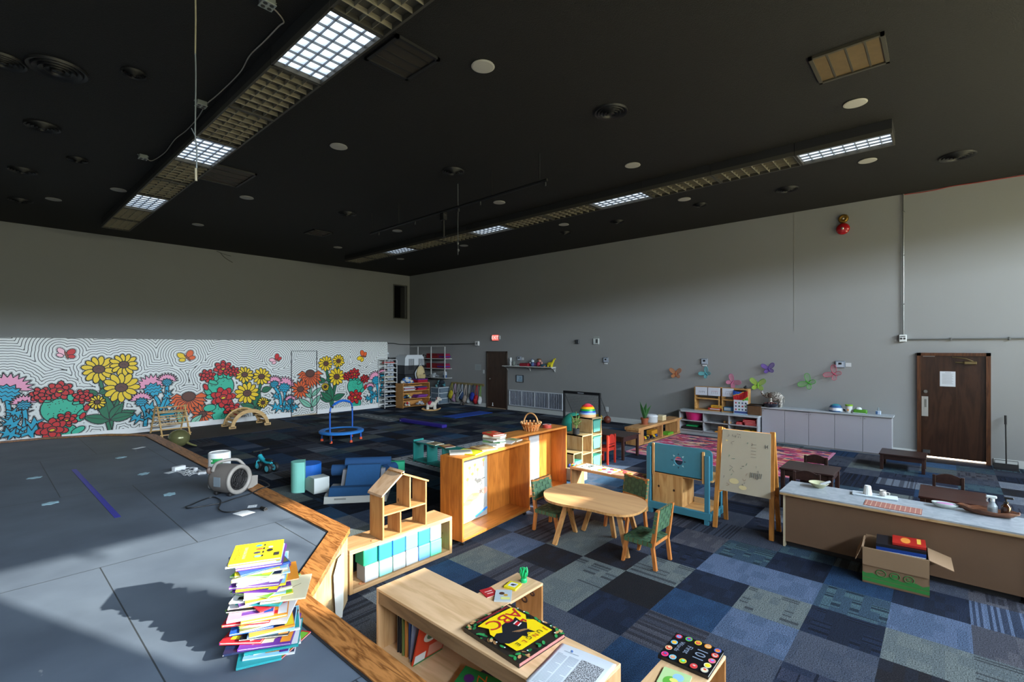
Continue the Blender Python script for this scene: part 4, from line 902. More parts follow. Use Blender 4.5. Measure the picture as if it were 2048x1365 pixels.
b = MB(); b.box(-.1, .14, -.12, -.07, 0, .04, 0, .01); b.box(-.1, .14, .07, .12, 0, .04, 0, .01); b.build('foot', GD, t)
b = MB(); b.box(-.162, -.158, -.05, .04, cz-.05, cz+.05, 0); b.build('sticker', mat('#79848c', .5), t)
b = MB(); b.tube(bez([(p[0], p[1], z) for p, z in zip([(2.02, 5.93), (2.209, 5.964), (2.231, 5.708), (2.111, 5.656), (1.987, 5.584), (1.816, 5.529), (1.671, 5.47), (1.529, 5.487), (1.401, 5.527), (1.394, 5.593), (1.448, 5.623), (1.568, 5.718), (1.675, 5.746), (1.691, 5.581), (1.645, 5.428), (1.599, 5.32), (1.585, 5.203), (1.624, 5.105), (1.752, 5.065), (1.884, 4.989)], [.7, .665, .645, .638]+[.628]*16)]), .0065, 7)
o = b.build('cord', mat('#16181b', .4)); tag(o, 'black power cord looping over the stage floor from the blower', 'cord')
b = MB(); b.cyl((1.878, 5.0, .63), (1.885, 4.93, .63), .016, .02, 10); b.cyl((1.885, 4.93, .63), (1.887, 4.915, .63), .02, n=10)
for q in (-.008, .008): b.cyl((1.887+q, 4.915, .635), (1.888+q, 4.895, .635), .003, n=6)
b.build('plug', mat('#101113', .4), o)
# ================================================================ FAR LEFT FLOOR
b = MB(); b.box(2.3, 6.2, 13.42, 15.55, 0, .012, 0, .004); tag(b.build('exercise_mat', mat('#29272a', .8, noise=.2, nscale=3)), 'long black exercise mat along the foot of the mural', 'mat')
MAPLE = wood('#d3b078', '#b58a50', 'X', 12, .45); MAPZ = wood('#d3b078', '#b58a50', 'Z', 12, .45)
t = thing('climbing_triangle', 'wooden triangle climbing frame with rungs in front of the mural', 'climbing frame', (3.34, 14.72, .012))
for x in (-.31, .31):
    for s_ in (-1, 1):
        b = MB(); q = Vector((0, s_*.5, .72)).normalized()
        b.prism([(-.022, 0), (.022, 0), (.022, .88), (-.022, .88)], -.016, .016, M=Matrix(((0, 0, 1, x+.02*s_*(1 if x > 0 else -1)), (s_*1, -s_*.57*1, 0, s_*.5), (0, .82, 0, 0), (0, 0, 0, 1))))
        b.build('side_rail', MAPZ, t)
for s_ in (-1, 1):
    for k in range(6):
        q = .06+.155*k
        if s_ == 1 and k == 5: continue
        b = MB(); yy = s_*(.5-.57*q/.82*.88*.93); b.cyl((-.33, s_*(.5-.5*q), .82*q*1.02), (.33, s_*(.5-.5*q), .82*q*1.02), .014, n=8); b.build('rung', MAPLE, t)
b = MB(); b.sphere((0, 0, .2), (.21, .21, .195), 0, 28, 18); t = b.build('exercise_ball', mat('#6d6d48', .22, .25, noise=.25, nscale=6), None, (3.03, 12.68, 0)); tag(t, 'shiny olive gold hopper ball beside the stage corner', 'ball')
for q in (-.03, .03): b = MB(); b.tube(bez([(.12, -.12+q, .1), (.18, -.2+q, .06), (.26, -.26+q, .03)]), .016, 7, rads=[.03-.018*i/16 for i in range(17)]); b.build('ear_handle', mat('#77754a', .3), t)
# climbing arch
t = thing('climbing_arch', 'curved wooden climbing arch standing on the black mat', 'climbing arch', (5.11, 14.67, .012))
for y in (-.3, .3):
    b = MB(); n = 22; o_ = [(.50*cos(a), .50*sin(a)) for a in np.linspace(.06, pi-.06, n)]; i_ = [(.41*cos(a), .40*sin(a)) for a in np.linspace(.06, pi-.06, n)]
    for k in range(n-1): b.prism([o_[k], o_[k+1], i_[k+1], i_[k]], y-.018, y+.018, M=Matrix(((1, 0, 0, 0), (0, 0, 1, 0), (0, 1, 0, 0), (0, 0, 0, 1))))
    b.build('side_rail', MAPLE, t)
    for x in (-.455, .455):
        b = MB(); b.box(x-.085, x+.085, y-.022, y-.012, 0, .07, 0); b.box(x-.085, x+.085, y+.012, y+.022, 0, .07); b.box(x-.085, x+.085, y-.012, y+.012, 0, .018); b.box(x-.085, x+.085, y-.012, y+.012, .052, .07); b.box(x-.06, x+.06, y-.0225, y-.0205, .025, .045, 1); b.build('foot', [MAPLE, mat('#33291d', .7)], t, bevel=.004)
for k in range(11):
    a = .22+(pi-.44)*k/10; b = MB(); b.box(-.012, .012, -.29, .29, -.04, .04, 0, .004, M=T(.455*cos(a), 0, .45*sin(a), ry=-a)); b.build('slat', MAPLE, t)
# trampoline
t = thing('trampoline', 'small blue round trampoline with an arched handle and orange feet', 'trampoline', (5.87, 10.77, 0))
TB = mat('#2f7fd0', .5); TD = mat('#1f5cb8', .4); OR = mat('#e0552e', .5)
b = MB(); b.lathe([(.37, .235), (.39, .25), (.49, .25), (.515, .23), (.51, .195), (.49, .19), (.38, .225), (.37, .235)], n=40, m=0); b.build('padding', TB, t)
b = MB(); b.lathe([(0, .222), (.385, .23)], n=32); b.box(-.14, .14, -.02, .02, .2235, .2245, 1, M=T(rz=.3)); b.build('jumping_mat', [mat('#1d2025', .7), mat('#a76f68', .7)], t)
for k in range(6):
    a = 2*pi*k/6+.52; c = (.44*cos(a), .44*sin(a)); b = MB(); b.cyl((*c, .02), (*c, .2), .018, n=10); l_ = b.build('leg', TD, t)
    b = MB(); b.lathe([(0, 0), (.034, 0), (.034, .03), (.022, .055), (0, .055)], (*c, 0), 14); b.build('foot', OR, l_)
b = MB(); hx = [(-.41, -.23, .1), (-.41, -.23, .72), (-.33, -.19, .86), (-.1, -.06, .93), (.1, .06, .93), (.33, .19, .86), (.41, .23, .72), (.41, .23, .1)]
P0 = bez(hx, 6); b.tube(P0, .019, 8); b.build('handle', TD, t)
b = MB(); b.tube(P0[14:30], .03, 8); b.build('handle_grip', mat('#1763c9', .6), t)
b = MB()
for q in (P0[6], P0[-7]): b.sphere(q, .024, 0, 10, 8)
for q in P0[10:12]: b.sphere(q, .024, 0, 8, 6)
b.build('bolt', mat('#22262c', .4), t)
b = MB(); b.tube([(-.41, -.23, .02), (-.41, -.23, .2)], .024, 8); b.build('clamp', mat('#1b1e22', .4, .3), t)
# balance bike
t = thing('balance_bike', 'teal toddler balance bike with small black wheels', 'bike', (3.47, 8.98, 0), .25)
BT = mat('#2a9fae', .35); BK = mat('#17191b', .6)
def wheel(x, y, r, w_, nm='wheel'):
    b = MB(); vs = []; n = 24
    pr = [(r*.62, -w_), (r*.95, -w_), (r, -w_*.4), (r, w_*.4), (r*.95, w_), (r*.62, w_)]
    for rr, h in pr:
        for i in range(n): vs.append((x+h, y+rr*cos(2*pi*i/n), r+rr*sin(2*pi*i/n)))
    b.add(vs, [(j*n+i, j*n+(i+1) % n, (j+1)*n+(i+1) % n, (j+1)*n+i) for j in range(5) for i in range(n)], 0, True)
    w_o = b.build(nm, BK, t); b = MB(); b.cyl((x-w_*.95, y, r), (x+w_*.95, y, r), r*.64, n=20); b.build('hub', mat('#56b4c4', .35), w_o)
wheel(0, .24, .085, .03); wheel(-.07, -.12, .085, .028); wheel(.07, -.12, .085, .028)
b = MB(); b.tube(bez([(0, .2, .27), (0, .14, .22), (0, .02, .17), (0, -.12, .16)]), .035, 10, rads=[.04-.012*i/24 for i in range(25)]); b.build('frame', BT, t)
b = MB(); b.sphere((0, -.06, .215), (.045, .1, .025), 0, 14, 8); b.build('seat', BK, t)
b = MB(); b.cyl((0, .24, .085), (0, .19, .29), .022, n=10); b.tube([(-.045, .24, .085), (-.045, .22, .17), (0, .2, .21), (.045, .22, .17), (.045, .24, .085)], .012, 7); b.build('fork', BT, t)
b = MB(); b.cyl((0, .19, .28), (0, .175, .36), .014, n=8); b.cyl((-.05, .175, .36), (.05, .175, .36), .012, n=8); hb = b.build('handlebar', BK, t)
for s_ in (-1, 1): b = MB(); b.cyl((s_*.05, .175, .36), (s_*.16, .165, .365), .017, n=10); b.build('grip', BK, hb)
b = MB(); b.cyl((-.09, -.12, .085), (.09, -.12, .085), .014, n=8); b.cyl((0, -.12, .085), (0, -.11, .16), .02, n=8); b.build('rear_axle', BK, t)
b = MB(); b.box(-.25, .25, -.25, .25, 0, .004)
for i in range(7):
    for j in range(7):
        x, y = -.21+.07*i, -.21+.07*j; b.poly([(x-.026, y, .0045), (x, y-.016, .0045), (x+.026, y, .0045), (x, y+.016, .0045)], 1)
tag(b.build('diamond_tile', [mat('#2b2f37', .95), mat('#5f5148', .95)], None, (3.74, 8.55, 0)), 'dark carpet sample with brown diamonds beside the balance bike', 'carpet tile')
# ---- foam play pieces
def dshape(r, n=16): return [(-r*cos(a)*1.0, r*sin(a)) for a in np.linspace(-pi/2, pi/2, n)]+[(r*.75, r), (r*.75, -r)]
b = MB(); b.prism(dshape(.115), 0, .46, smooth=False); tag(b.build('foam_block', mat('#7cc4b4', .6), None, (3.33, 7.40, 0), -.5, bevel=.01), 'tall mint green rounded foam block standing on the carpet', 'foam block')
b = MB(); b.prism(dshape(.2), 0, .3); tag(b.build('foam_block', mat('#1460b8', .6), None, (3.68, 7.83, 0), 2.7, bevel=.012), 'bright blue rounded foam block behind the mint one', 'foam block')
b = MB(); b.prism([(0, 0), (.42, 0), (.42, .14), (.25, .225), (0, .235)], 0, .23, M=Matrix(((0, 0, 1, 0), (1, 0, 0, 0), (0, 1, 0, 0), (0, 0, 0, 1)))); tag(b.build('foam_block', mat('#c2c8c6', .6), None, (3.40, 7.05, 0), -.1, bevel=.012), 'low white foam block between the mint block and the blue couch', 'foam block')
t = thing('play_couch', 'blue folding play couch with a white base and grey sides', 'play couch', (3.27, 6.50, 0), radians(-39.5))
SB = mat('#12446f', .85, noise=.15, nscale=30); SB2 = mat('#0f3c66', .85); SG = mat('#77777a', .8); SWH = mat('#b9bcb7', .7)
def ply(b, poly_, u0, u1, m=0): b.prism(poly_, u0, u1, m, M=Matrix(((0, 0, 1, 0), (1, 0, 0, 0), (0, 1, 0, 0), (0, 0, 0, 1))))
b = MB(); ply(b, [(0, 0), (.62, 0), (.62, .1), (.04, .1)], 0, .86); b.build('base', SWH, t, bevel=.012)
b = MB(); ply(b, [(.03, .1), (.62, .1), (.62, .12), (.12, .12)], .0, .86); b.build('base_top', mat('#8b8d8c', .8), t)
b = MB(); ply(b, [(.005, .1), (.22, .1), (.22, .2), (.1, .2)], .06, .86); b.build('seat', SB, t, bevel=.016)
b = MB(); ply(b, [(.2, .12), (.55, .12), (.62, .42), (.5, .43)], .24, .72); b.build('backrest', SB, t, bevel=.016)
for u in (.17, .73): b = MB(); ply(b, [(.3, .12), (.56, .12), (.6, .36), (.5, .36)], u, u+.06); b.build('side_wedge', SG, t, bevel=.008)
b = MB(); b.cyl((.18, .66, .43), (.86, .66, .43), .075, n=16); b.build('bolster', SB2, t, bevel=.012)
b = MB(); b.cyl((-.02, .66, .32), (.2, .66, .32), .085, n=16); b.build('arm_roll', SB2, t, bevel=.012)
b = MB(); b.cyl((.8, .55, .32), (.9, .72, .32), .085, n=16); b.build('arm_roll', SB2, t, bevel=.012)
b = MB(); b.box(.14, .3, .014, .018, .05, .075, M=T()); b.build('zip_pull', mat('#8f918c', .5), t)
b = MB(); b.box(0, .42, 0, .12, 0, .32, 0); tag(b.build('foam_block', mat('#22a074', .6), None, (4.42, 6.92, 0), radians(-39), bevel=.012), 'green foam slab standing up behind the dollhouse', 'foam block')
b = MB(); b.box(-.09, .09, -.95, .95, 0, .09, 0, .015); t = b.build('balance_beam', mat('#2b1f86', .6), None, (8.6, 11.2, 0), .04); tag(t, 'long purple foam balance beam on the carpet', 'balance beam')
b = MB(); b.box(-.095, .095, .83, .94, .0, .096, 0, .01); b.box(-.0955, -.095, .86, .91, .03, .06, 1); b.build('end_cover', [mat('#241a70', .6), mat('#8a84c4', .6)], t)
b = MB(); b.box(0, 1.72, 0, .62, 0, .012, 0, .004); tag(b.build('floor_mat', mat('#0a4bb4', .55), None, (10.05, 11.42, 0), .02), 'bright blue rectangular mat lying on the carpet', 'mat')
b = MB(); b.box(8.25, 8.8, 12.35, 14.5, 0, .008, 0)
for k in range(7): b.box(8.5, 8.54, 12.55+.28*k, 12.7+.28*k, .008, .0085, 1)
tag(b.build('play_road', [mat('#626a70', .9), mat('#c4c9cb', .8)]), 'grey road play mat with white centre dashes near the mural', 'mat')
# ================================================================ FAR CORNER STORAGE
t = thing('drawer_tower', 'tall white wire drawer tower at the end of the mural', 'drawer tower', (10.21, 15.36, 0)); WW = mat('#c9cccc', .45)
b = MB()
for x in (-.27, .25):
    for y in (-.2, .2): b.box(x, x+.02, y-.01, y+.01, 0, 1.78)
b.box(-.27, .27, -.21, .21, 1.765, 1.785); b.build('frame', WW, t)
cols = ['#b5524e', '#a7a9ad', '#b4b6b8', '#c5c2b0', '#9a9180', '#7a8694', '#a9adb3', '#27405f', '#5c636a', '#4b525a']
for k in range(10):
    z = 1.62-.175*k; b = MB(); b.box(-.25, .25, -.2, .19, z, z+.012); b.box(-.25, .25, -.2, -.192, z, z+.035)
    dr_ = b.build('drawer', WW, t); b = MB(); random.seed(k)
    for q in range(4): b.sphere((-.16+.11*q, -.02, z+.045), (.075, .15, .03+.015*random.random()), 0, 10, 6)
    b.build('contents', mat(cols[k], .8), dr_)
OAKL = wood('#c08a4c', '#a06c34', 'X', 9, .5)
t = thing('wooden_cubby', 'wooden cubby shelf full of folded cloths in the far corner', 'cubby', (11.04, 14.95, 0))
b = MB()
for x in (-.61, .585): b.box(x, x+.025, -.23, .23, 0, .9)
for z in (.03, .31, .6, .875): b.box(-.585, .585, -.23, .23, z, z+.025)
b.box(-.585, .585, .215, .23, .03, .9); b.build('body', OAKL, t)
def cloth(loc, sx, sy, n, cols_, label, name='folded_cloth', rz=0, th=.04):
    t = thing(name, label, 'cloths', loc, rz); random.seed(int(abs(loc[0]*97+loc[1]*31+loc[2]*77)))
    for k in range(n):
        b = MB(); dx = random.uniform(-.02, .02)*sx*4; b.box(-sx/2+dx, sx/2+dx, -sy/2, sy/2, th*k, th*(k+1)-.002, 0); b.build('layer', mat(cols_[k % len(cols_)], .85), t, bevel=.012)
    return t
def heap(loc, r, cols_, label, name='cloth_heap', n=8, sq=.45):
    t = thing(name, label, 'cloths', loc); random.seed(int(abs(loc[0]*57+loc[1]*91+loc[2]*37)))
    H_ = r*sq*1.25
    for k in range(n*2):
        u = (k+.5)/(2*n); a = random.random()*6.28; q = (.72-.5*u)*r*random.random()**.5; h = r*(.13+.08*random.random()); rr = r*(.24+.16*random.random())
        b = MB(); z = max(h, u*H_)
        b.M = Matrix.Translation((q*cos(a), q*sin(a), z))@Euler((random.uniform(-.4, .4), random.uniform(-.4, .4), random.random()*3)).to_matrix().to_4x4()
        b.sphere((0, 0, 0), (rr*1.3, rr*.75, h), 0, 9, 6, jit=.45); b.build('fold', mat(cols_[k % len(cols_)], .85), t, subd=1)
    return t
heap((10.78, 14.93, .9), .3, ['#2a5aa0', '#c3ccd2', '#d2cfc4', '#4779b8', '#b9c4cc'], 'heap of blue and white towels on top of the wooden cubby', n=10, sq=.5)
cloth((11.36, 14.95, .902), .46, .38, 3, ['#9b1533', '#b01228', '#6a2a7a'], 'red and purple mats folded on top of the wooden cubby', th=.045)
cloth((10.76, 14.93, .627), .5, .36, 3, ['#b9bcc4', '#a06d78', '#c9ccd2'], 'white and pink cloths on the upper left of the wooden cubby', th=.05)
cloth((11.35, 14.93, .627), .44, .36, 3, ['#b01638', '#a81436', '#3c3a80'], 'crimson and blue mats on the upper right of the wooden cubby', th=.04)
heap((10.78, 14.93, .337), .2, ['#2c6ea0', '#d8c02a', '#c8ccc8', '#1d2b3c'], 'blue, yellow and white cloths in the middle left of the wooden cubby', n=7, sq=.5)
cloth((11.35, 14.93, .337), .44, .36, 2, ['#6b2a80', '#7c3a96'], 'purple mats in the middle right of the wooden cubby', th=.05)
heap((10.76, 14.9, .057), .2, ['#c8c6be', '#a81c22', '#d4d2cb', '#b9b5aa'], 'white and red cloths in the bottom left of the wooden cubby', n=7, sq=.5)
heap((11.35, 14.9, .057), .2, ['#b6bac2', '#8f95a4', '#cfd2d6'], 'pale blankets in the bottom right of the wooden cubby', n=6, sq=.4)
STK = mat('#22252a', .7)
b = MB(); b.box(-.47, .47, -.35, .35, 0, .57, 0, .02); b.box(-.47, .47, -.35, .35, .565, 1.15, 0, .02); b.box(-.42, .42, -.352, -.35, .2, .24, 1); tag(b.build('storage_bin', [STK, mat('#3a3d42', .6)], None, (11.82, 16.2, 0)), 'stacked dark storage bins under the big pet carrier', 'bin')
def carrier(loc, s_, label):
    t = thing('pet_carrier', label, 'pet carrier', loc)
    b = MB(); b.box(-.52*s_, .52*s_, -.34*s_, .34*s_, 0, .38*s_, 0); b.build('tray', mat('#33363a', .6), t, bevel=.03*s_)
    b = MB(); b.prism([(-.52, .39), (.52, .39), (.5, .72), (.4, .85), (-.4, .85), (-.5, .72)], -.34*s_, .34*s_, M=Matrix(((s_, 0, 0, 0), (0, 0, 1, 0), (0, s_, 0, 0), (0, 0, 0, 1)))); b.build('lid', mat('#c6cdd2', .45), t, bevel=.03*s_)
    b = MB()
    for g in (-.3, .22):
        for k in range(6): x = (g+.05*k)*s_; b.box(x-.009*s_, x+.009*s_, -.352*s_, -.34*s_, .2*s_, .68*s_)
    b.build('vent_bars', mat('#14171b', .6), t)
carrier((11.82, 16.2, 1.15), .92, 'large pet carrier with a white lid and barred vents in the far corner')
b = MB(); b.box(-.28, .28, -.25, .25, 0, 1.68, 0, .02); b.box(-.28, .28, -.252, -.25, .8, .84, 1); tag(b.build('storage_bin', [STK, mat('#3a3d42', .6)], None, (11.06, 17.0, 0)), 'tall dark storage column under the small pet carrier', 'bin')
carrier((11.06, 17.0, 1.68), .42, 'smaller white pet carrier left of the large one in the far corner')
b = MB(); b.box(-.24, .24, -.012, .012, 0, .9); n_ = 9
vs = []; 
b = MB()
for k in range(13): x = -.25+.5*k/12; vs += [(x, .03*sin(k*1.4), .0), (x*.95, .05*sin(k*1.4+.5), .45), (x, .02*sin(k*1.4), .92)]
b.add(vs, [(3*k+q, 3*k+3+q, 3*k+4+q, 3*k+1+q) for k in range(12) for q in (0, 1)], 0, True); o = b.build('hanging_sheet', mat('#b4bfcd', .8), None, (11.1, 16.7, .78)); o.modifiers.new('s', 'SOLIDIFY').thickness = .02
tag(o, 'pale blue sheet hanging in front of the storage column', 'sheet')
t = thing('backpack', 'cream printed backpack hanging in front of the big pet carrier', 'backpack', (12.0, 15.74, 1.2))
b = MB(); b.sphere((0, 0, 0), (.2, .1, .3), 0, 16, 12); b.sphere((.02, -.03, -.13), (.2, .11, .17), 0, 14, 10); b.build('bag', mat('#c2b083', .8, noise=.2, nscale=12), t)
b = MB(); b.tube(bez([(-.08, -.02, .25), (-.02, -.02, .36), (.05, -.02, .25)]), .014, 6); b.tube(bez([(-.1, .03, .2), (-.24, .02, 0), (-.2, 0, -.25)]), .025, 6); b.build('strap', mat('#b9c0c6', .7), t)
b = MB(); b.box(-.12, .14, -.14, -.1, -.22, -.06, 0, .02); b.build('pocket', mat('#b5a274', .8), t)
b = MB(); b.sphere((.06, -.15, -.02), (.03, .01, .03), 0, 10, 6); b.build('badge', mat('#27241f', .5), t)
# white wall shelves on the right wall
t = thing('corner_shelves', 'white bracket shelves on the right wall in the far corner', 'shelves', (12.55, 15.8, 0)); SW = mat('#b9bcbb', .45)
for y in (-1.13, -.27, .6): b = MB(); b.box(-.2, -.17, y-.02, y+.02, 1.0, 2.3); b.build('upright', SW, t)
b = MB(); b.box(-.2, -.17, -1.15, 1.1, 2.27, 2.3); b.build('top_rail', SW, t)
for z in (1.0, 1.37, 1.765): b = MB(); b.box(-.2, .19, -1.13, 1.1, z, z+.025); b.build('board', SW, t)
for z, k in ((1.025, 0), (1.395, 1), (1.79, 2)):
    if k == 2:
        cloth((12.55, 15.5, z), .3, .8, 4, ['#7d1519', '#8d161c', '#6f1218'], 'dark red blankets folded on the top corner shelf', th=.05); cloth((12.55, 14.95, z), .3, .45, 4, ['#7c1440', '#4a2a80', '#8e1436'], 'purple and red blankets at the right of the top corner shelf', th=.05)
        heap((12.5, 16.25, z), .17, ['#b8bcc0', '#3b3e44', '#a7a4a0'], 'grey and white cloths at the left of the top corner shelf', n=6, sq=.7)
    if k == 1:
        cloth((12.55, 15.5, z), .3, .8, 4, ['#84141c', '#7b1219'], 'red blankets on the middle corner shelf', th=.05); cloth((12.55, 14.95, z), .3, .45, 4, ['#7c1440', '#47308a', '#93143a'], 'crimson and purple blankets at the right of the middle corner shelf', th=.05)
        heap((12.5, 16.25, z), .15, ['#8c5a5c', '#5d4444', '#b39a98'], 'brownish pink cloths at the left of the middle corner shelf', n=6, sq=.6)
    if k == 0:
        heap((12.5, 15.55, z), .28, ['#9ba1a6', '#868d92', '#aab0b4'], 'grey towels rolled on the lowest corner shelf', n=9, sq=.35)
        b = MB(); b.lathe([(0, 0), (.07, 0), (.075, .1)], m=1, n=16); b.lathe([(.075, .1), (.075, .2), (.06, .24), (.0, .24)], m=0, n=16); tag(b.build('wipes_tub', [mat('#aeb8c4', .4), mat('#2c4f86', .4)], None, (12.5, 14.82, z)), 'blue and white tub at the right end of the lowest corner shelf', 'tub')
# clear drawers with laundry
t = thing('drawer_unit', 'white framed clear plastic drawer unit between the cubby and the coat rail', 'drawers', (12.42, 15.02, 0)); CL = mat('#4c5a66', .3)
b = MB(); b.box(-.28, .28, -.24, .24, 0, .64, 1)
for q in range(4):
    z = .215*q
    b.box(-.285, .285, -.245, .245, max(0, z-.018), z+.012, 0)
for x in (-.285, .265): 
    for y in (-.245, .225): b.box(x, x+.02, y, y+.02, 0, .65, 0)
b.build('frame', [mat('#bcc6ce', .4), CL], t)
for q in range(3):
    for nm, bx in (('drawer', (-.288, -.284, -.2, .2)), ('drawer', (-.2, .2, -.249, -.245))): b = MB(); b.box(*bx, .215*q+.03, .215*q+.19, 0, .001); b.build(nm, mat('#667684', .25), t)
heap((12.42, 15.0, .66), .3, ['#3d7d88', '#5f8f96', '#17222c', '#1c2a36', '#202c38'], 'heap of teal and black laundry on the clear drawers', n=9, sq=.6)
heap((11.9, 15.25, 0), .28, ['#101a28', '#1f3a78', '#171c24', '#7d8894', '#22262e', '#9aa3aa'], 'dark laundry pile on the floor right of the wooden cubby', n=12, sq=.95)
heap((11.95, 15.4, .36), .24, ['#1c3f8c', '#8a98a8', '#20262e'], 'blue and grey bundles behind the wooden cubby', n=7, sq=.6)
# rocking animal
t = thing('rocking_sheep', 'white plush rocking animal with a red saddle on wooden rockers', 'rocking toy', (10.72, 13.45, 0), radians(-48)); FUR = mat('#cfc8bb', .9, bump=.8, nscale=60); RW = wood('#cfa871', '#a77c46', 'X', 8, .5)
b = MB(); b.sphere((0, 0, .22), (.19, .11, .11), 0, 16, 10); b.tube(bez([(.12, 0, .25), (.19, 0, .33), (.22, 0, .39)]), .06, 10); b.build('body', FUR, t)
b = MB(); b.sphere((.25, 0, .41), (.095, .07, .075), 0, 14, 10); b.sphere((.33, 0, .39), (.04, .045, .04), 0, 10, 8); hd = b.build('head', FUR, t)
for s_ in (-1, 1):
    b = MB(); b.sphere((.2, s_*.085, .44), (.02, .03, .05), 0, 8, 6); b.build('ear', mat('#6d2f3a', .8), hd)
    b = MB(); b.sphere((.31, s_*.055, .43), .011, 0, 8, 6); b.build('eye', mat('#1a1715', .3), hd)
b = MB(); b.sphere((-.04, 0, .255), (.1, .118, .095), 0, 14, 8); b.build('saddle', mat('#a01c3c', .8), t)
for x in (-.13, .13):
    for y in (-.08, .08): b = MB(); b.cyl((x, y, .05), (x*.85, y*.8, .2), .045, .05, 10); b.build('leg', FUR, t)
for y in (-.1, .1): b = MB(); b.tube(bez([(-.32, y, .08), (-.18, y, .035), (0, y, .022), (.18, y, .035), (.32, y, .08)]), .022, 8); b.build('rocker', RW, t)
for x in (-.2, .2): b = MB(); b.box(x-.03, x+.03, -.11, .11, .045, .06); b.build('crossbar', RW, t)
# coat rail with bags
t = thing('coat_rail', 'low wooden coat rail with hooks left of the far brown door', 'coat rail', (XR, 13.78, .815))
b = MB(); b.box(-.02, 0, -.93, .93, -.045, .045, 0, .003); b.build('board', wood('#8f8157', '#77693f', 'Y', 10, .6), t)
for k in range(9): b = MB(); y = .82-.205*k; b.tube(bez([(-.02, y, 0), (-.06, y, -.02), (-.07, y, .02)], 4), .007, 6); b.build('hook', mat('#6d6653', .4, .6), t)
BAGS = [('#a69a1e', '#8f8a2a', .30, .13, 'yellow cloth bag, leftmost on the coat rail'), ('#a78aa8', '#b79cb8', .26, .14, 'lilac bag hanging second on the coat rail'), ('#7c8078', '#9a9d96', .36, .12, 'grey green bag, third on the coat rail'), ('#1d3558', '#9aa7b4', .30, .12, 'navy tote bag with white straps on the coat rail'), ('#9a8f86', '#b7aca2', .26, .12, 'beige drawstring bag, middle of the coat rail'), ('#9aa0a2', '#8d9394', .2, .08, 'light grey scarf between the beige and royal blue bags'), ('#172e8e', '#1b2440', .30, .12, 'royal blue bag beside the red one on the coat rail'), ('#a51420', '#a51420', .30, .12, 'bright red backpack on the coat rail'), ('#b9bcbd', '#6a9a3a', .28, .07, 'white and green bag, rightmost on the coat rail')]
for k, (c, c2, h, w_, l) in enumerate(BAGS):
    y = 13.78+.82-.205*k; top = .80; cz_ = .12+h/2+.1*(k % 3 == 0)
    t = thing('bag', l, 'bag', (XR-.12, y, cz_), 0, 'bags on the coat rail')
    b = MB(); b.sphere((0, 0, 0), (.085, w_, h*.55), 0, 14, 10, jit=.12); b.sphere((-.02, 0, -.06), (.09, w_*1.05, h*.4), 0, 14, 10); b.build('body', mat(c, .8, noise=.15, nscale=10), t, subd=1)
    b = MB(); b.tube(bez([(0, w_*.6, h*.3), (.02, w_*.3, (top-cz_)*.7), (.05, 0, top-cz_), (.02, -w_*.3, (top-cz_)*.7), (0, -w_*.6, h*.3)]), .012, 6); b.build('strap', mat(c2, .8), t)
    if k in (3, 7): b = MB(); b.box(-.1, -.07, -.05, .05, -.06, .02, 0, .01) if k == 7 else b.tube([(-.09, .1, -.12), (-.095, 0, .0), (-.06, -.08, .16)], .016, 6); b.build('pocket' if k == 7 else 'strap', mat('#c22a30' if k == 7 else '#aeb8c2', .8), t)
heap((12.6, 13.9, 0), .12, ['#3a3a3c', '#5a4438', '#7d7a76'], 'dark shoes and cloth on the floor below the coat rail', n=6, sq=.6)
# ================================================================ RIGHT WALL FURNITURE
WH = mat('#a2a6aa', .4); WH2 = mat('#d3d7db', .35)
t = thing('white_cubby', 'low white cubby unit with six compartments against the right wall', 'cubby', (12.2, 4.2, 0))
b = MB()
for y in (-.94, -.3, .31, .92): b.box(0, .5, y-.012, y+.012, .08, .57)
for z in (.1, .34): b.box(0, .5, -.93, .93, z, z+.022)
b.box(.48, .5, -.93, .93, .08, .57); b.box(.03, .48, -.93, .93, 0, .1); b.build('carcass', WH, t)
b = MB(); b.prism([(-.03, -.97), (.52, -.97), (.52, .97), (.06, .97), (-.03, .88)], .57, .61); b.build('top', mat('#a9b3b8', .35), t, bevel=.006)
def bx(name, loc, dims, c, label, cat, rz=0, bev=.006, extra=None, rough=.5):
    b = MB(); w_, d_, h_ = dims; b.box(-w_/2, w_/2, -d_/2, d_/2, 0, h_, 0, bev); ms = [mat(c, rough)]
    if extra:
        for (x0, x1, y0, y1, z0, z1, cc) in extra: b.box(x0, x1, y0, y1, z0, z1, len(ms)); ms.append(mat(cc, rough))
    return tag(b.build(name, ms, None, loc, rz), label, cat)
t = thing('pink_bin', 'bright pink plastic bin in the upper left compartment of the white cubby', 'bin', (12.42, 4.81, .363))
b = MB(); b.lathe([(0, 0), (.19, 0), (.23, .19), (.235, .19), (.24, .2), (.21, .2), (.18, .01), (0, .01)], n=24); b.build('tub', mat('#c2226f', .45), t)
bx('black_mat', (12.42, 4.81, .122), (.4, .5, .07), '#15181b', 'black folded mat in the lower left compartment of the white cubby', 'mat')
bx('green_box', (12.36, 4.83, .194), (.22, .28, .035), '#1d9c58', 'green box lying on the black mat in the white cubby', 'box')
for k, (y, s) in enumerate(((4.02, .05), (3.95, .04), (3.9, .05))): bx('wooden_block', (12.3, y, .363), (.06, s, .05), '#b98d58', 'small wooden block in the upper middle compartment of the white cubby, %s from the left' % ordinal(k), 'block')
bx('toy_tray', (12.34, 4.08, .122), (.3, .3, .03), '#c98a3a', 'orange wooden toy base in the lower middle compartment of the white cubby', 'toy')
for k, y in enumerate((4.15, 4.05, 3.97)): b = MB(); b.sphere((0, 0, .035), .035, 0, 12, 8); tag(b.build('toy_fruit', mat('#9a1824', .4), None, (12.32, y, .153)), 'dark red round toy on the orange toy base, %s from the left' % ordinal(k), 'toy')
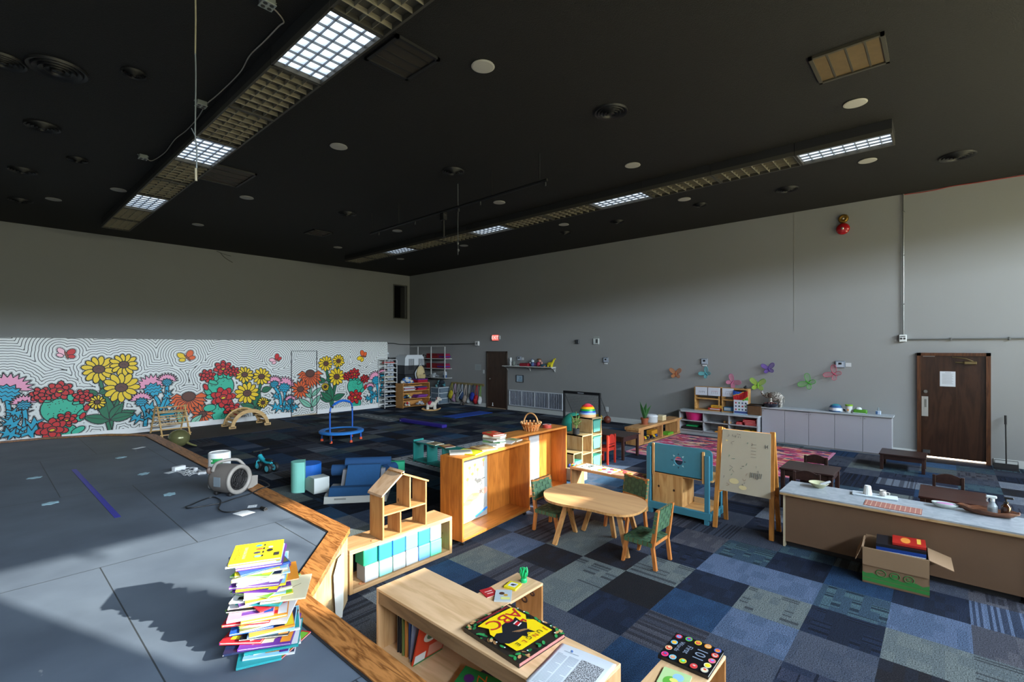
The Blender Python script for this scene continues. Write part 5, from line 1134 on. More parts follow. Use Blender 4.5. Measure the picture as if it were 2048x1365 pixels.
for k, (y, z, w_) in enumerate(((3.64, .363, .22), (3.45, .363, .32), (3.45, .397, .32), (3.64, .397, .2), (3.45, .431, .3), (3.45, .465, .28))): bx('red_box', (12.36, y, z), (.24, w_, .032), '#b81423', 'flat red box in the white cubby, layer %s of the %s red stack' % (['one', 'one', 'two', 'two', 'three', 'four'][k], 'left' if y > 3.6 else 'right'), 'box', extra=[(-.121, -.12, -w_/2+.01, w_/2-.01, .012, .02, '#e6b9b0')])
bx('blue_box', (12.33, 3.72, .122), (.2, .2, .09), '#5f93a8', 'pale blue box in the lower right compartment of the white cubby', 'box')
for k, y in enumerate((3.52, 3.36, 3.29)): bx('yellow_box', (12.33+.06*(k % 2), y, .122), (.14, .12 if k < 2 else .06, .13), '#a8921f', 'yellow box in the lower right compartment of the white cubby, %s from the left' % ordinal(k), 'box')
PIN = wood('#c79a5c', '#9b6b34', 'Y', 10, .5)
def shelfbox(y0, y1, label):
    t = thing('display_box', label, 'display box', (12.45, (y0+y1)/2, .61)); h = (y1-y0)/2
    b = MB()
    for y in (-h, h-.03): b.box(0, .24, y, y+.03, 0, .6)
    for z in (0, .29, .57): b.box(0, .24, -h+.03, h-.03, z, z+.03)
    b.build('frame', PIN, t); b = MB(); b.box(.23, .24, -h+.03, h-.03, .03, .57); b.build('back', mat('#8f8e88', .6), t)
shelfbox(4.2, 4.83, 'left wooden display box on the white cubby, with two drawings hung over it'); shelfbox(3.54, 4.15, 'right wooden display box on the white cubby, beside the striped cloth')
for k, (y0, y1, l) in enumerate(((4.5, 4.8, 'leftmost of three white drawings on the display boxes'), (4.18, 4.48, 'middle one of three white drawings, with a house sketch'), (3.86, 4.13, 'rightmost of three white drawings, with a small table sketch'))):
    b = MB(); b.box(-.004, 0, y0, y1, 1.0, 1.205, 0); yc = (y0+y1)/2
    for q in range(4): b.box(-.0045, -.004, yc-.08+.045*q, yc-.075+.045*q, 1.05, 1.09+.02*(q % 2), 1)
    b.box(-.0045, -.004, yc-.09, yc+.06, 1.09+.02*k, 1.096+.02*k, 2 if k == 1 else 1)
    o = b.build('drawing', [mat('#c9d0dc', .6), mat('#565a66', .6), mat('#c0606a', .6)], None, (12.445, 0, 0)); tag(o, l, 'drawing', 'white drawings on the display boxes')
b = MB(); n = 14; vs = []; cc = []
for i in range(n+1):
    for j in range(n+1): u, v = i/n, j/n; vs.append((12.43-.02*sin(7*u+3*v)-.02, 3.86-.34*u, 1.17-.22*v-.03*sin(3*u)))
for i in range(n):
    for j in range(n):
        d = (i/n)*.9+(j/n)*1.1; m_ = 0 if d < .5 else 1 if d < .58 else 2 if d < 1.45 else 1 if d < 1.52 else 3
        b.add([vs[i*(n+1)+j], vs[(i+1)*(n+1)+j], vs[(i+1)*(n+1)+j+1], vs[i*(n+1)+j+1]], [(0, 1, 2, 3)], m_, True)
o = b.build('striped_cloth', [mat('#17479a', .8), mat('#caa42c', .8), mat('#b0151e', .8), mat('#4ea52e', .8)]); o.modifiers.new('s', 'SOLIDIFY').thickness = .012; tag(o, 'blue, red and yellow striped cloth draped over the right display box', 'cloth')
b = MB(); b.box(-.02, 0, -.16, .16, 0, .33, 0); random.seed(4)
for i in range(4):
    for j in range(3): b.poly([(-.0205, .11-.075*i+p, .1+.08*j+q) for p, q in ell(0, 0, .022, .022, 8)], 1+(i+j*2) % 4)
b.box(-.0205, -.02, -.15, .15, .01, .06, 5); tag(b.build('poster_box', [mat('#c9cfd8', .5), mat('#a8323a', .5), mat('#3f7f4a', .5), mat('#3a4a6e', .5), mat('#23303f', .5), mat('#3c4f86', .5)], None, (12.4, 3.68, .612)), 'white puzzle box with small pictures standing below the striped cloth', 'box')
bx('sheet', (12.3, 3.66, .611), (.16, .3, .006), '#9fc2dc', 'pale blue card lying on the white cubby in front of the puzzle box', 'card')
bx('game_box', (12.5, 4.33, .642), (.14, .3, .05), '#b23324', 'red and white game box at the bottom of the left display box', 'box', extra=[(-.071, -.07, -.14, .1, .012, .036, '#cfc4bd')])
bx('game_box', (12.52, 4.28, .694), (.14, .27, .07), '#d19a2b', 'yellow game box on top of the red one', 'box', extra=[(-.071, -.07, -.08, .08, .03, .04, '#4a3a20')])
bx('toy_pack', (12.52, 3.98, .642), (.14, .24, .1), '#2a6f9c', 'blue and white toy pack in the right display box', 'toy', extra=[(-.072, -.07, -.05, .11, .02, .085, '#a9b7bd')])
b = MB(); b.sphere((0, 0, .03), (.03, .05, .03), 0, 10, 6); b.sphere((0, -.01, .06), (.02, .025, .025), 0, 8, 6); tag(b.build('toy_bird', mat('#1f2024', .5), None, (12.55, 3.62, 1.21)), 'small black toy sitting on top of the right display box', 'toy')
t = thing('wicker_basket', 'dark brown rectangular basket at the right end of the white cubby', 'basket', (12.48, 3.37, .612))
b = MB(); b.prism([(-.13, -.15), (.13, -.15), (.13, .15), (-.13, .15)], 0, .22); b.build('body', mat('#5b3f25', .8, noise=.5, nscale=60, bump=1), t, bevel=.01)
b = MB(); b.tube([(-.135, -.16, .23), (.135, -.16, .23), (.135, .16, .23), (-.135, .16, .23)], .014, 6, closed=True); b.build('rim', mat('#20160f', .7), t)
# long white cabinet with five doors
t = thing('white_cabinet', 'long white cabinet with five doors against the right wall', 'cabinet', (12.4, 2.01, 0))
b = MB(); b.box(.02, .34, -1.21, 1.21, .0, .785); b.build('body', WH, t)
b = MB(); b.box(-.03, .345, -1.235, 1.225, .787, .822, 0, .004); b.build('worktop', mat('#aab2b8', .3), t)
ys = [3.22, 2.738, 2.262, 1.776, 1.284, .798]
for k in range(5):
    b = MB(); b.box(0, .018, ys[k+1]-2.01+.004, ys[k]-2.01-.004, .03, .77-.01*(k == 1), 0, .002); d_ = b.build('door', mat('#a0a2aa', .35), t)
    b = MB(); y = (ys[k+1]-2.01+.03) if k in (1, 3) else (ys[k]-2.01-.04); b.cyl((0, y, .73), (-.012, y, .73), .009, n=8); b.build('lock', mat('#8d8f8c', .4, .7), d_)
b = MB(); b.box(.018, .02, .25-.02, .73, .772, .786); b.build('gap', mat('#22262c', .6), t)
# textured elephant-like figure, bowl, helmet, tub, wipes, bottle
t = thing('animal_figure', 'black and white printed animal figure with a raised trunk on the cabinet', 'figurine', (12.57, 3.0, .822))
def printmat():
    m = bpy.data.materials.new('newsprint'); m.use_nodes = True; n = m.node_tree.nodes; L = m.node_tree.links
    tc = n.new('ShaderNodeTexCoord'); v = n.new('ShaderNodeTexVoronoi'); v.inputs['Scale'].default_value = 55; L.new(tc.outputs['Object'], v.inputs[0])
    r = n.new('ShaderNodeValToRGB'); r.color_ramp.interpolation = 'CONSTANT'; r.color_ramp.elements[0].color = (*lin('#c9c6bd'), 1); r.color_ramp.elements[1].position = .5; r.color_ramp.elements[1].color = (*lin('#4d463f'), 1); L.new(v.outputs['Distance'], r.inputs[0]); L.new(r.outputs[0], n['Principled BSDF'].inputs['Base Color']); return m
PRN = printmat()
b = MB(); b.sphere((0, -.05, .23), (.075, .15, .12), 0, 16, 12); b.sphere((0, .12, .26), (.06, .075, .075), 0, 14, 10); b.tube(bez([(0, .16, .24), (0, .22, .27), (0, .26, .32), (0, .255, .37)]), .02, 8, rads=[.04-.022*i/24 for i in range(25)]); b.build('body', PRN, t)
for x in (-.045, .045):
    for y in (-.14, .06): b = MB(); b.cyl((x, y, 0), (x, y, .2), .034, .04, 10); b.build('leg', PRN, t)
    b = MB(); b.sphere((x*1.35, .07, .27), (.012, .05, .06), 0, 10, 8); b.build('ear', mat('#4b3c33', .8), t)
b = MB(); b.tube(bez([(0, -.19, .26), (0, -.22, .2), (0, -.21, .1)], 4), .01, 6); b.build('tail', PRN, t)
t = thing('bead_bowl', 'dark blue bowl full of reddish beads in front of the animal figure', 'bowl', (12.45, 3.04, .822))
b = MB(); b.lathe([(0, 0), (.1, 0), (.15, .06), (.155, .085), (.14, .085), (.13, .05), (0, .05)], n=24); b.build('bowl', mat('#1c2230', .4), t)
b = MB(); random.seed(2)
for k in range(40): a = random.random()*6.28; q = .12*random.random()**.5; b.sphere((q*cos(a), q*sin(a), .075+.03*(1-q/.12)*random.random()+.008), .02, k % 3, 8, 5)
o = b.build('beads', [mat('#5a2f2d', .5), mat('#2b1d20', .4), mat('#7a4a40', .5)], t); o['kind'] = 'stuff'
t = thing('child_helmet', 'blue, teal and white child helmet lying on the white cabinet', 'helmet', (12.52, 1.77, .822), .4)
b = MB(); b.lathe([(.12, 0), (.135, .03), (.125, .09), (.09, .14), (.04, .165), (0, .17)], n=24, ms=[0, 1, 0, 2, 0]); b.build('shell', [mat('#38618f', .35), mat('#c4ccd4', .4), mat('#2f8f96', .35)], t)
b = MB(); b.tube(bez([(.1, .05, .02), (.06, -.16, .02), (-.05, -.2, .015), (-.11, -.05, .02)]), .011, 6); b.build('strap', mat('#c3c7cb', .7), t)
b = MB(); b.sphere((0, -.15, .03), (.05, .03, .03), 0, 10, 6); b.build('pad', mat('#2a2420', .8), t)
t = thing('lidded_tub', 'white round tub with a lime green lid on the white cabinet', 'tub', (12.5, 1.53, .822))
b = MB(); b.lathe([(0, 0), (.058, 0), (.066, .14), (.064, .145)], n=24); b.poly([(-.068, p, .06+q) for p, q in ell(.01, 0, .02, .025, 10)], 1); b.build('body', [mat('#cdd2d2', .4), mat('#c7955a', .5)], t)
b = MB(); b.lathe([(.07, .142), (.072, .165), (.066, .172), (0, .172)], n=24); b.build('lid', mat('#7fae2c', .4), t)
t = thing('wipes_pack', 'green soft pack of wipes with a white lid on the white cabinet', 'pack', (12.48, 1.33, .822))
b = MB(); b.box(-.07, .07, -.12, .12, 0, .085, 0); b.build('pack', mat('#4e8f2a', .4, noise=.35, nscale=14), t, bevel=.025)
b = MB(); b.sphere((0, .03, .09), (.055, .06, .045), 0, 14, 8); b.build('lid', mat('#c9d2d2', .35), t)
b = MB(); b.box(-.076, -.07, -.1, .12, .005, .02); b.build('label', mat('#b9c6cc', .5), t)
t = thing('small_bottle', 'small blue and white bottle with a clear top at the end of the cabinet', 'bottle', (12.52, 1.03, .822))
b = MB(); b.box(-.035, .035, -.045, .045, 0, .08, 0, .01); b.box(-.0355, -.035, .005, .04, .01, .07, 1); b.build('body', [mat('#aebdd0', .35), mat('#35567f', .4)], t)
b = MB(); b.lathe([(.03, .08), (.02, .1), (.014, .12), (.014, .15), (0, .15)], n=14); b.build('neck', mat('#8fa0a8', .2, alpha=.6), t)
# wooden bench with toys
BEN = wood('#bd905a', '#94643a', 'X', 6, .5, .035); BENZ = wood('#b98a55', '#8d5c33', 'Z', 6, .5, .05)
t = thing('wooden_bench', 'low wooden bench shelf with a potted plant, standing out from the right wall', 'bench', (9.93, 5.1, 0))
b = MB(); b.box(0, 2.4, 0, .36, .335, .40, 0, .004); b.build('top', BEN, t)
for x in (.0, 1.22, 2.1): b = MB(); b.box(x+.02, x+.02+(.26 if x != 1.22 else .05), .02, .34, .04 if x else 0, .335, 0, .004); b.build('leg_panel', BENZ, t)
b = MB(); b.box(.28, 2.4, .01, .35, .0, .04, 0, .003); b.build('bottom_board', BEN, t)
t = thing('potted_plant', 'snake plant with tall green leaves in a terracotta pot on the wooden bench', 'plant', (10.55, 5.27, .402)); TERR = mat('#8c4a2b', .8)
b = MB(); b.lathe([(0, 0), (.07, 0), (.085, .12), (.095, .12), (.096, .155), (.08, .155), (.075, .13), (0, .13)], n=20); b.build('pot', TERR, t)
b = MB(); b.lathe([(0, -.0), (.1, 0), (.105, .012), (0, .012)], n=20); b.build('saucer', mat('#a8683f', .8), t)
LEAFM = mat('#3c6b3a', .45, noise=.3, nscale=14)
for k, (dx, dy, h, w_) in enumerate(((-.05, .07, .4, .035), (.03, -.02, .38, .04), (.05, -.1, .33, .033), (-.02, .03, .26, .03))):
    b = MB(); vs = []
    for i in range(9):
        u = i/8; wd = w_*(.6+.7*sin(pi*min(1, u*.9+.1)))*(1-u**5); x, y, z = dx*u**1.5, dy*u**1.4*1.4, .13+h*u
        vs += [(x-.3*wd, y-wd, z), (x+.012, y, z), (x-.3*wd, y+wd, z)]
    b.add(vs, [(3*i+q, 3*i+1+q, 3*i+4+q, 3*i+3+q) for i in range(8) for q in (0, 1)], 0, True); o = b.build('leaf', LEAFM, t); o.modifiers.new('s', 'SOLIDIFY').thickness = .006
t = thing('clear_canister', 'round clear plastic canister with a white lid beside the snake plant', 'canister', (10.98, 5.3, .402))
b = MB(); b.lathe([(0, 0), (.13, 0), (.14, .02), (.14, .13), (.135, .14)], n=28); b.build('body', mat('#c3c8cb', .15, alpha=.75), t)
b = MB(); b.lathe([(.145, .14), (.145, .165), (.11, .19), (.09, .192), (.0, .18)], n=28); b.build('lid', mat('#c9ced2', .3), t)
bx('cream_box', (11.45, 5.28, .402), (.2, .18, .1), '#cbb98f', 'small cream wooden box at the far end of the bench top', 'box', extra=[(-.1, .1, -.09, .09, .1, .125, '#d8cba6')])
random.seed(9)
tc_ = ['#b8901c', '#20458f', '#17181a', '#a62a22', '#c9a91f', '#2b2a2a']
for k in range(16):
    x, y, z = 10.3+.062*k, 5.2+.1*random.random(), .041; r = .035+.015*random.random()
    t = thing('toy_vehicle', '%s toy in the heap under the wooden bench, %s from the near end' % (['yellow', 'blue', 'black', 'red', 'yellow', 'dark'][k % 6], ordinal(k)), 'toy', (x, y, z), random.random()*6)
    b = MB(); b.box(-r, r, -r*.7, r*.7, .012, r*1.4, 0, .008); b.box(-r*.5, r*.6, -r*.6, r*.6, r*1.4, r*2.0, 0, .008); b.build('body', mat(tc_[k % 6], .45), t)
    for q in (-1, 1): b = MB(); b.cyl((q*r*.6, -r*.85, .016), (q*r*.6, r*.85, .016), .016, n=10); b.build('wheel', mat('#1c1c1d', .6), t)
bx('toy_truck', (10.95, 5.28, .125), (.3, .14, .1), '#b07a1c', 'large orange yellow toy truck behind the toy heap under the bench', 'toy')
b = MB(); b.prism([(-.16, -.1), (.16, -.1), (.16, .1), (-.16, .1)], 0, .05); b.box(-.15, .15, -.09, .09, .05, .055); tag(b.build('green_tray', mat('#5da52a', .45), None, (11.62, 5.2, .041), 0, bevel=.008), 'bright green tray under the far half of the wooden bench', 'tray')
# pink rug
RUG = bpy.data.materials.new('kilim'); RUG.use_nodes = True
def rugmat(m):
    n = m.node_tree.nodes; L = m.node_tree.links; b = n['Principled BSDF']; b.inputs['Roughness'].default_value = .95
    tc = n.new('ShaderNodeTexCoord'); mp = n.new('ShaderNodeMapping'); mp.inputs['Scale'].default_value = (11, 5.5, 1); L.new(tc.outputs['Object'], mp.inputs[0])
    nz = n.new('ShaderNodeTexNoise'); nz.inputs['Scale'].default_value = 3; L.new(mp.outputs[0], nz.inputs[0])
    ad = n.new('ShaderNodeMix'); ad.data_type = 'RGBA'; ad.inputs[0].default_value = .35; L.new(mp.outputs[0], ad.inputs['A']); L.new(nz.outputs['Color'], ad.inputs['B'])
    v = n.new('ShaderNodeTexVoronoi'); v.distance = 'MANHATTAN'; v.inputs['Scale'].default_value = 1.6; L.new(ad.outputs['Result'], v.inputs[0])
    s = n.new('ShaderNodeSeparateColor'); L.new(v.outputs['Color'], s.inputs[0])
    r = n.new('ShaderNodeValToRGB'); r.color_ramp.interpolation = 'CONSTANT'; e = r.color_ramp.elements
    cols = ['#a93557', '#c0667e', '#2f2c52', '#c98f78', '#b52b5e', '#d3b394', '#8c2a44', '#4a3560', '#c2553c', '#c98aa0']
    e[0].color = (*lin(cols[0]), 1); e[1].position = .1; e[1].color = (*lin(cols[1]), 1)
    for i in range(2, 10): q = e.new(i/10); q.color = (*lin(cols[i]), 1)
    L.new(s.outputs[0], r.inputs[0]); L.new(r.outputs[0], b.inputs['Base Color'])
rugmat(RUG)
b = MB(); b.box(9.25, 12.0, 1.75, 5.02, 0, .012, 0); b.box(9.2, 12.03, 1.7, 1.75, 0, .011, 1); b.box(9.2, 9.25, 1.75, 5.02, 0, .011, 1); b.box(9.25, 12.03, 5.02, 5.06, 0, .011, 1)
tag(b.build('area_rug', [RUG, mat('#c07a94', .95)]), 'pink, red and cream patterned rug in front of the white cubby', 'rug')
# dark tables and chairs
DK = wood('#3a1c16', '#25100d', 'Y', 6, .3); DKX = wood('#34201c', '#241412', 'Y', 6, .35)
def table(name, label, x0, x1, y0, y1, h, m, lg=.05, ap=.08, cat='table'):
    t = thing(name, label, cat, ((x0+x1)/2, (y0+y1)/2, 0)); a, c = (x1-x0)/2, (y1-y0)/2
    b = MB(); b.box(-a, a, -c, c, h-.025, h, 0, .006); b.build('tabletop', m, t)
    for sx_ in (-1, 1):
        for sy_ in (-1, 1): b = MB(); x, y = sx_*(a-.04), sy_*(c-.04); b.box(x-lg/2, x+lg/2, y-lg/2, y+lg/2, 0, h-.025, 0, .004); b.build('leg', m, t)
    b = MB()
    for s_ in (-1, 1): b.box(-a+.06, a-.06, s_*(c-.04)-.01, s_*(c-.04)+.01, h-.025-ap, h-.025); b.box(s_*(a-.04)-.01, s_*(a-.04)+.01, -c+.06, c-.06, h-.025-ap, h-.025)
    b.build('apron', m, t); return t
table('side_table', 'low square dark brown table left of the brown door', 11.0, 11.62, .24, .9, .29, DKX)
table('kids_table', 'dark brown children table behind the left end of the marble counter', 7.43, 8.02, 1.07, 1.71, .55, DKX)
table('kids_table', 'reddish dark brown children table behind the right end of the counter', 7.25, 7.9, -.36, .23, .5, DK)
table('kids_table', 'dark children table with red chairs near the wooden bench', 8.45, 9.12, 4.66, 5.6, .46, DKX)
def kchair(label, loc, rz, m, arch=False, h=.64, w=.3, fancy=True):
    """chair facing local +Y, back at -Y"""
    t = thing('kids_chair', label, 'chair', loc, rz)
    b = MB(); b.box(-w/2, w/2, -.14, .15, .285, .31, 0, .006); b.build('seat', m, t)
    for s_ in (-1, 1):
        b = MB(); b.box(s_*(w/2-.015)-.016, s_*(w/2-.015)+.016, .11, .145, 0, .285, 0, .003); b.build('leg', m, t)
        b = MB(); b.box(s_*(w/2-.015)-.016, s_*(w/2-.015)+.016, -.15, -.115, 0, h-.03, 0, .003); b.build('leg', m, t)
    b = MB(); n = 14
    if arch: pts = [(-w/2+.03, h-.2)]+[(-(w/2-.03)*cos(pi*i/n), h-.13+.11*sin(pi*i/n)) for i in range(n+1)]+[(w/2-.03, h-.2)]
    else: pts = [(-w/2+.03, h-.13)]+[(-w/2+.03+(w-.06)*i/n, h-.04+.035*sin(pi*i/n)) for i in range(n+1)]+[(w/2-.03, h-.13)]
    b.prism(pts, -.142, -.122, M=Matrix(((1, 0, 0, 0), (0, 0, 1, 0), (0, 1, 0, 0), (0, 0, 0, 1)))); b.build('backrest', m, t)
    b = MB(); b.box(-w/2+.03, w/2-.03, -.14, -.125, .34, .37); b.box(-w/2+.03, w/2-.03, .12, .135, .1, .13); b.box(-w/2+.01, w/2-.01, -.13, .13, .25, .285); b.build('rails', m, t)
kchair('dark brown children chair at the near side of the left dark table', (7.2, 1.31, 0), -pi/2, DKX, h=.645)
kchair('dark brown children chair at the far side of the left dark table', (8.17, 1.42, 0), pi/2, DKX, h=.63)
kchair('dark brown children chair behind the reddish dark table', (8.1, -.03, 0), pi/2, DKX, h=.61)
RC = mat('#a8291c', .35)
kchair('red children chair with an arched back, nearer the stepped shelf', (8.09, 4.86, 0), 0, RC, True, .585, .3)
kchair('red children chair beside the dark table by the bench', (8.28, 5.25, 0), .35, RC, False, .56, .28)
# long handled dustpan
t = thing('dustpan', 'black long handled dustpan leaning by the brown door', 'dustpan', (12.52, -.83, 0)); DB = mat('#15161a', .5)
b = MB(); b.cyl((.02, 0, .09), (.16, .0, .95), .011, n=8); b.build('handle', DB, t)
b = MB(); b.cyl((.135, 0, .8), (.162, 0, .96), .017, n=10); b.build('grip', DB, t)
b = MB(); b.prism([(-.13, 0), (.06, 0), (.06, .09), (.04, .09), (.03, .012), (-.13, .006)], -.16, .16, M=Matrix(((1, 0, 0, 0), (0, 0, 1, 0), (0, 1, 0, 0), (0, 0, 0, 1)))); b.build('pan', DB, t)
b = MB()
for s_ in (-1, 1): b.tube([(.05, s_*.15, .08), (.03, s_*.15, .15), (.03, 0, .15)], .006, 6)
b.build('wire_yoke', mat('#2c2f33', .4, .5), t)
# ================================================================ COUNTER
t = thing('play_counter', 'low counter with a white marble top and plain brown back at the right', 'counter', (6.0, .41, 0))
KR = mat('#624a35', .7, noise=.1, nscale=3); EDG = wood('#b79a70', '#94764c', 'Y', 10, .5)
b = MB(); b.box(.03, .5, -.93, .92, .06, .575); b.box(.06, .5, -.9, .9, 0, .06, 1); b.build('carcass', [mat('#8d7a62', .6), mat('#15171c', .7)], t)
b = MB(); b.box(.012, .03, -.92, .91, .06, .575); b.build('back_panel', KR, t)
b = MB(); b.box(.005, .5, .91, .93, 0, .575); b.box(.005, .5, -.95, -.93, 0, .575); b.build('side_panel', mat('#b5a88c', .5), t)
MAR = bpy.data.materials.new('marble'); MAR.use_nodes = True
def marb(m):
    n = m.node_tree.nodes; L = m.node_tree.links; b = n['Principled BSDF']; b.inputs['Roughness'].default_value = .3
    tc = n.new('ShaderNodeTexCoord'); t = n.new('ShaderNodeTexNoise'); t.inputs['Scale'].default_value = 9; t.inputs['Detail'].default_value = 9; t.inputs['Distortion'].default_value = 1.4; L.new(tc.outputs['Object'], t.inputs[0])
    r = n.new('ShaderNodeValToRGB'); e = r.color_ramp.elements; e[0].position = .38; e[0].color = (*lin('#868e93'), 1); e[1].position = .6; e[1].color = (*lin('#9ba1a5'), 1); q = e.new(.49); q.color = (*lin('#90979c'), 1); L.new(t.outputs[0], r.inputs[0]); L.new(r.outputs[0], b.inputs['Base Color'])
marb(MAR)
b = MB(); b.box(-.02, .54, -.96, .96, .598, .612); b.build('worktop', MAR, t)
b = MB(); b.box(-.02, .54, -.96, .96, .575, .598); b.build('edge_band', EDG, t)
CT = .613
t = thing('mortar_bowl', 'pale olive ceramic bowl with a white pestle at the left end of the counter', 'bowl', (6.42, 1.07, CT))
b = MB(); b.lathe([(0, 0), (.045, 0), (.075, .03), (.1, .055), (.098, .058), (.07, .035), (.03, .015), (0, .013)], n=28); b.build('bowl', mat('#a8a886', .35), t)
b = MB(); b.tube([(.0, -.02, .035), (.02, -.11, .085)], .014, 8, rads=[.018, .012]); b.build('pestle', mat('#c9cfd2', .4), t)
b = MB(); b.box(-.07, .07, -.19, .19, 0, .012, 0, .004); b.box(-.075, .075, -.195, .195, .012, .016, 0, .002); tag(b.build('serving_tray', mat('#c9d4da', .35), None, (6.43, .56, CT), .1), 'narrow white tray carrying a cup and a creamer on the counter', 'tray')
t = thing('upside_down_cup', 'white fluted cup turned upside down on the narrow tray', 'cup', (6.42, .62, CT+.016))
b = MB(); pr = []; 
vs = []; n = 32
for z, r in ((0, .04), (.085, .029), (.092, .026), (.092, 0)):
    for i in range(n): q = r*(1+(.05 if i % 2 else -.03)*(z < .09)); vs.append((q*cos(2*pi*i/n), q*sin(2*pi*i/n), z))
b.add(vs, [(j*n+i, j*n+(i+1) % n, (j+1)*n+(i+1) % n, (j+1)*n+i) for j in range(3) for i in range(n)]); b.build('cup', mat('#cfd2cf', .4), t)
t = thing('creamer', 'small white creamer jug with dark speckles on the narrow tray', 'jug', (6.44, .49, CT+.016))
b = MB(); b.lathe([(0, 0), (.022, 0), (.033, .02), (.03, .04), (.022, .05), (.03, .062), (.026, .06), (.018, .048), (0, .03)], n=20); b.build('jug', mat('#b7b2ab', .3, noise=.75, nscale=45), t)
b = MB(); b.tube(bez([(0, -.03, .045), (0, -.055, .04), (0, -.05, .02), (0, -.03, .018)]), .005, 6); b.build('handle', mat('#b7b2ab', .3), t)
b = MB(); b.box(-.105, .105, -.225, .225, 0, .004, 0)
for k in range(12): y = -.215+.0385*k; b.box(-.103, .103, y-.002, y+.002, .004, .0048, 1)
for k in range(5): x = -.09+.045*k; b.box(x-.001, x+.001, -.223, .223, .004, .0045, 1)
tag(b.build('woven_mat', [mat('#8d5348', .8), mat('#c4a98c', .7)], None, (6.12, .39, CT)), 'reddish woven bamboo mat with pale stripes on the counter', 'mat')
t = thing('pink_dish', 'oval pale dish with something pink inside on the counter', 'dish', (6.45, .0, CT))
b = MB(); vs = []; n = 32
for z, r in ((0, .6), (.02, .9), (.045, 1), (.047, .96), (.02, .8), (.012, .5)):
    for i in range(n): vs.append((.06*r*cos(2*pi*i/n), .105*r*sin(2*pi*i/n), z))
b.add(vs, [(j*n+i, j*n+(i+1) % n, (j+1)*n+(i+1) % n, (j+1)*n+i) for j in range(5) for i in range(n)], 0, True); b.poly(vs[-n:], 0); b.build('dish', mat('#a9b2ae', .4, noise=.2, nscale=30), t)
b = MB(); b.sphere((0, 0, .03), (.042, .08, .018), 0, 14, 8, jit=.2); b.build('contents', mat('#b07aa0', .6), t)
t = thing('wooden_tray', 'long boat-shaped wooden tray holding two bottles on the counter', 'tray', (6.44, -.31, CT))
b = MB(); vs = []; n = 40
for z, r in ((0, .55), (.012, .75), (.05, 1), (.054, .95), (.02, .7), (.014, .4)):
    for i in range(n):
        a = 2*pi*i/n; q = 1+.06*sin(5*a)*(r > .9); vs.append((.085*r*q*cos(a), .22*r*q*sin(a), z+(.012*abs(sin(a))**3+.006*sin(7*a) if r > .9 else 0)))
b.add(vs, [(j*n+i, j*n+(i+1) % n, (j+1)*n+(i+1) % n, (j+1)*n+i) for j in range(5) for i in range(n)], 0, True); b.poly(vs[-n:], 0); b.poly(vs[:n][::-1], 0); b.build('tray', wood('#6d4630', '#3d2317', 'Y', 20, .35), t)
b = MB(); b.sphere((0, .12, .022), (.03, .06, .008), 0, 14, 6); b.build('leaf_pattern', mat('#a79f7a', .5), t)
t = thing('spray_bottle', 'clear spray bottle with a white trigger in the wooden tray', 'bottle', (6.44, -.335, CT+.016))
b = MB(); b.lathe([(0, 0), (.034, 0), (.036, .01), (.036, .075), (.018, .11), (.014, .125)], n=20); b.build('body', mat('#aeb8bd', .1, alpha=.55), t)
b = MB(); b.cyl((0, 0, .12), (0, 0, .15), .016, n=12); b.box(-.015, .015, -.03, .045, .15, .172, 0, .005); b.tube([(0, .03, .15), (0, .04, .125), (0, .035, .11)], .006, 6); b.build('trigger', mat('#ccd3d6', .4), t)
b = MB(); b.lathe([(.0365, .02), (.0365, .06)], n=20); b.build('label', mat('#8d979d', .4, alpha=.5), t)
t = thing('amber_bottle', 'amber pump bottle with a black pump in the wooden tray', 'bottle', (6.44, -.425, CT+.016))
b = MB(); b.lathe([(0, 0), (.034, 0), (.036, .008), (.036, .09), (.02, .11), (.014, .12)], n=20); b.build('body', mat('#3a1d0a', .1, alpha=.9, coat=.5), t)
b = MB(); b.cyl((0, 0, .118), (0, 0, .135), .017, n=12); b.cyl((0, 0, .135), (0, 0, .165), .006, n=8); b.box(-.012, .012, -.05, .015, .162, .178, 0, .004); b.build('pump', mat('#0d0d0f', .35), t)
# cardboard box of books in front of the counter
t = thing('cardboard_box', 'open cardboard box with a green printed band, in front of the counter', 'box', (5.6, .34, 0), .05); CB = mat('#7c6248', .8, noise=.06, nscale=5); CB2 = mat('#866c50', .8)
w_, d_, h_ = .24, .185, .33
b = MB(); d2 = .36
b.box(0, d2, -w_, w_, 0, .006); b.box(0, .006, -w_, w_, 0, h_); b.box(d2-.006, d2, -w_, w_, 0, h_); b.box(0, d2, -w_, -w_+.006, 0, h_); b.box(0, d2, w_-.006, w_, 0, h_); b.build('body', CB, t)
b = MB(); b.box(-.002, 0, -w_, w_, .055, .07, 0); b.box(-.002, 0, -w_, w_, .02, .05, 0)
pts = [(w_, .07), (w_, .1)]+[(w_-.03-i*.045, .092+.012*sin(i*1.9)) for i in range(10)]+[(-w_, .1), (-w_, .07)]
b.poly([(-.0022, y, z) for y, z in pts], 0); GRN = mat('#2c7a34', .7)
for y in (.1, .0, -.1): b.tube([(-.004, y+.036*cos(a), .118+.03*sin(a)) for a in np.linspace(0, 2*pi, 20)[:-1]], .003, 5, 0, True)
b.tube(bez([(-.004, .12, .125), (-.004, .1, .115), (-.004, .085, .125)], 4), .002, 4); b.box(-.004, -.002, -.02, .02, .105, .13); b.box(-.004, -.002, -.118, -.085, .105, .128); b.box(-.0045, -.004, -.11, -.093, .111, .122, 1); b.build('print', [GRN, CB], t)
b = MB(); b.box(-.012, -.006, -w_+.002, w_-.002, h_-.16, h_); b.build('front_flap', CB2, t)
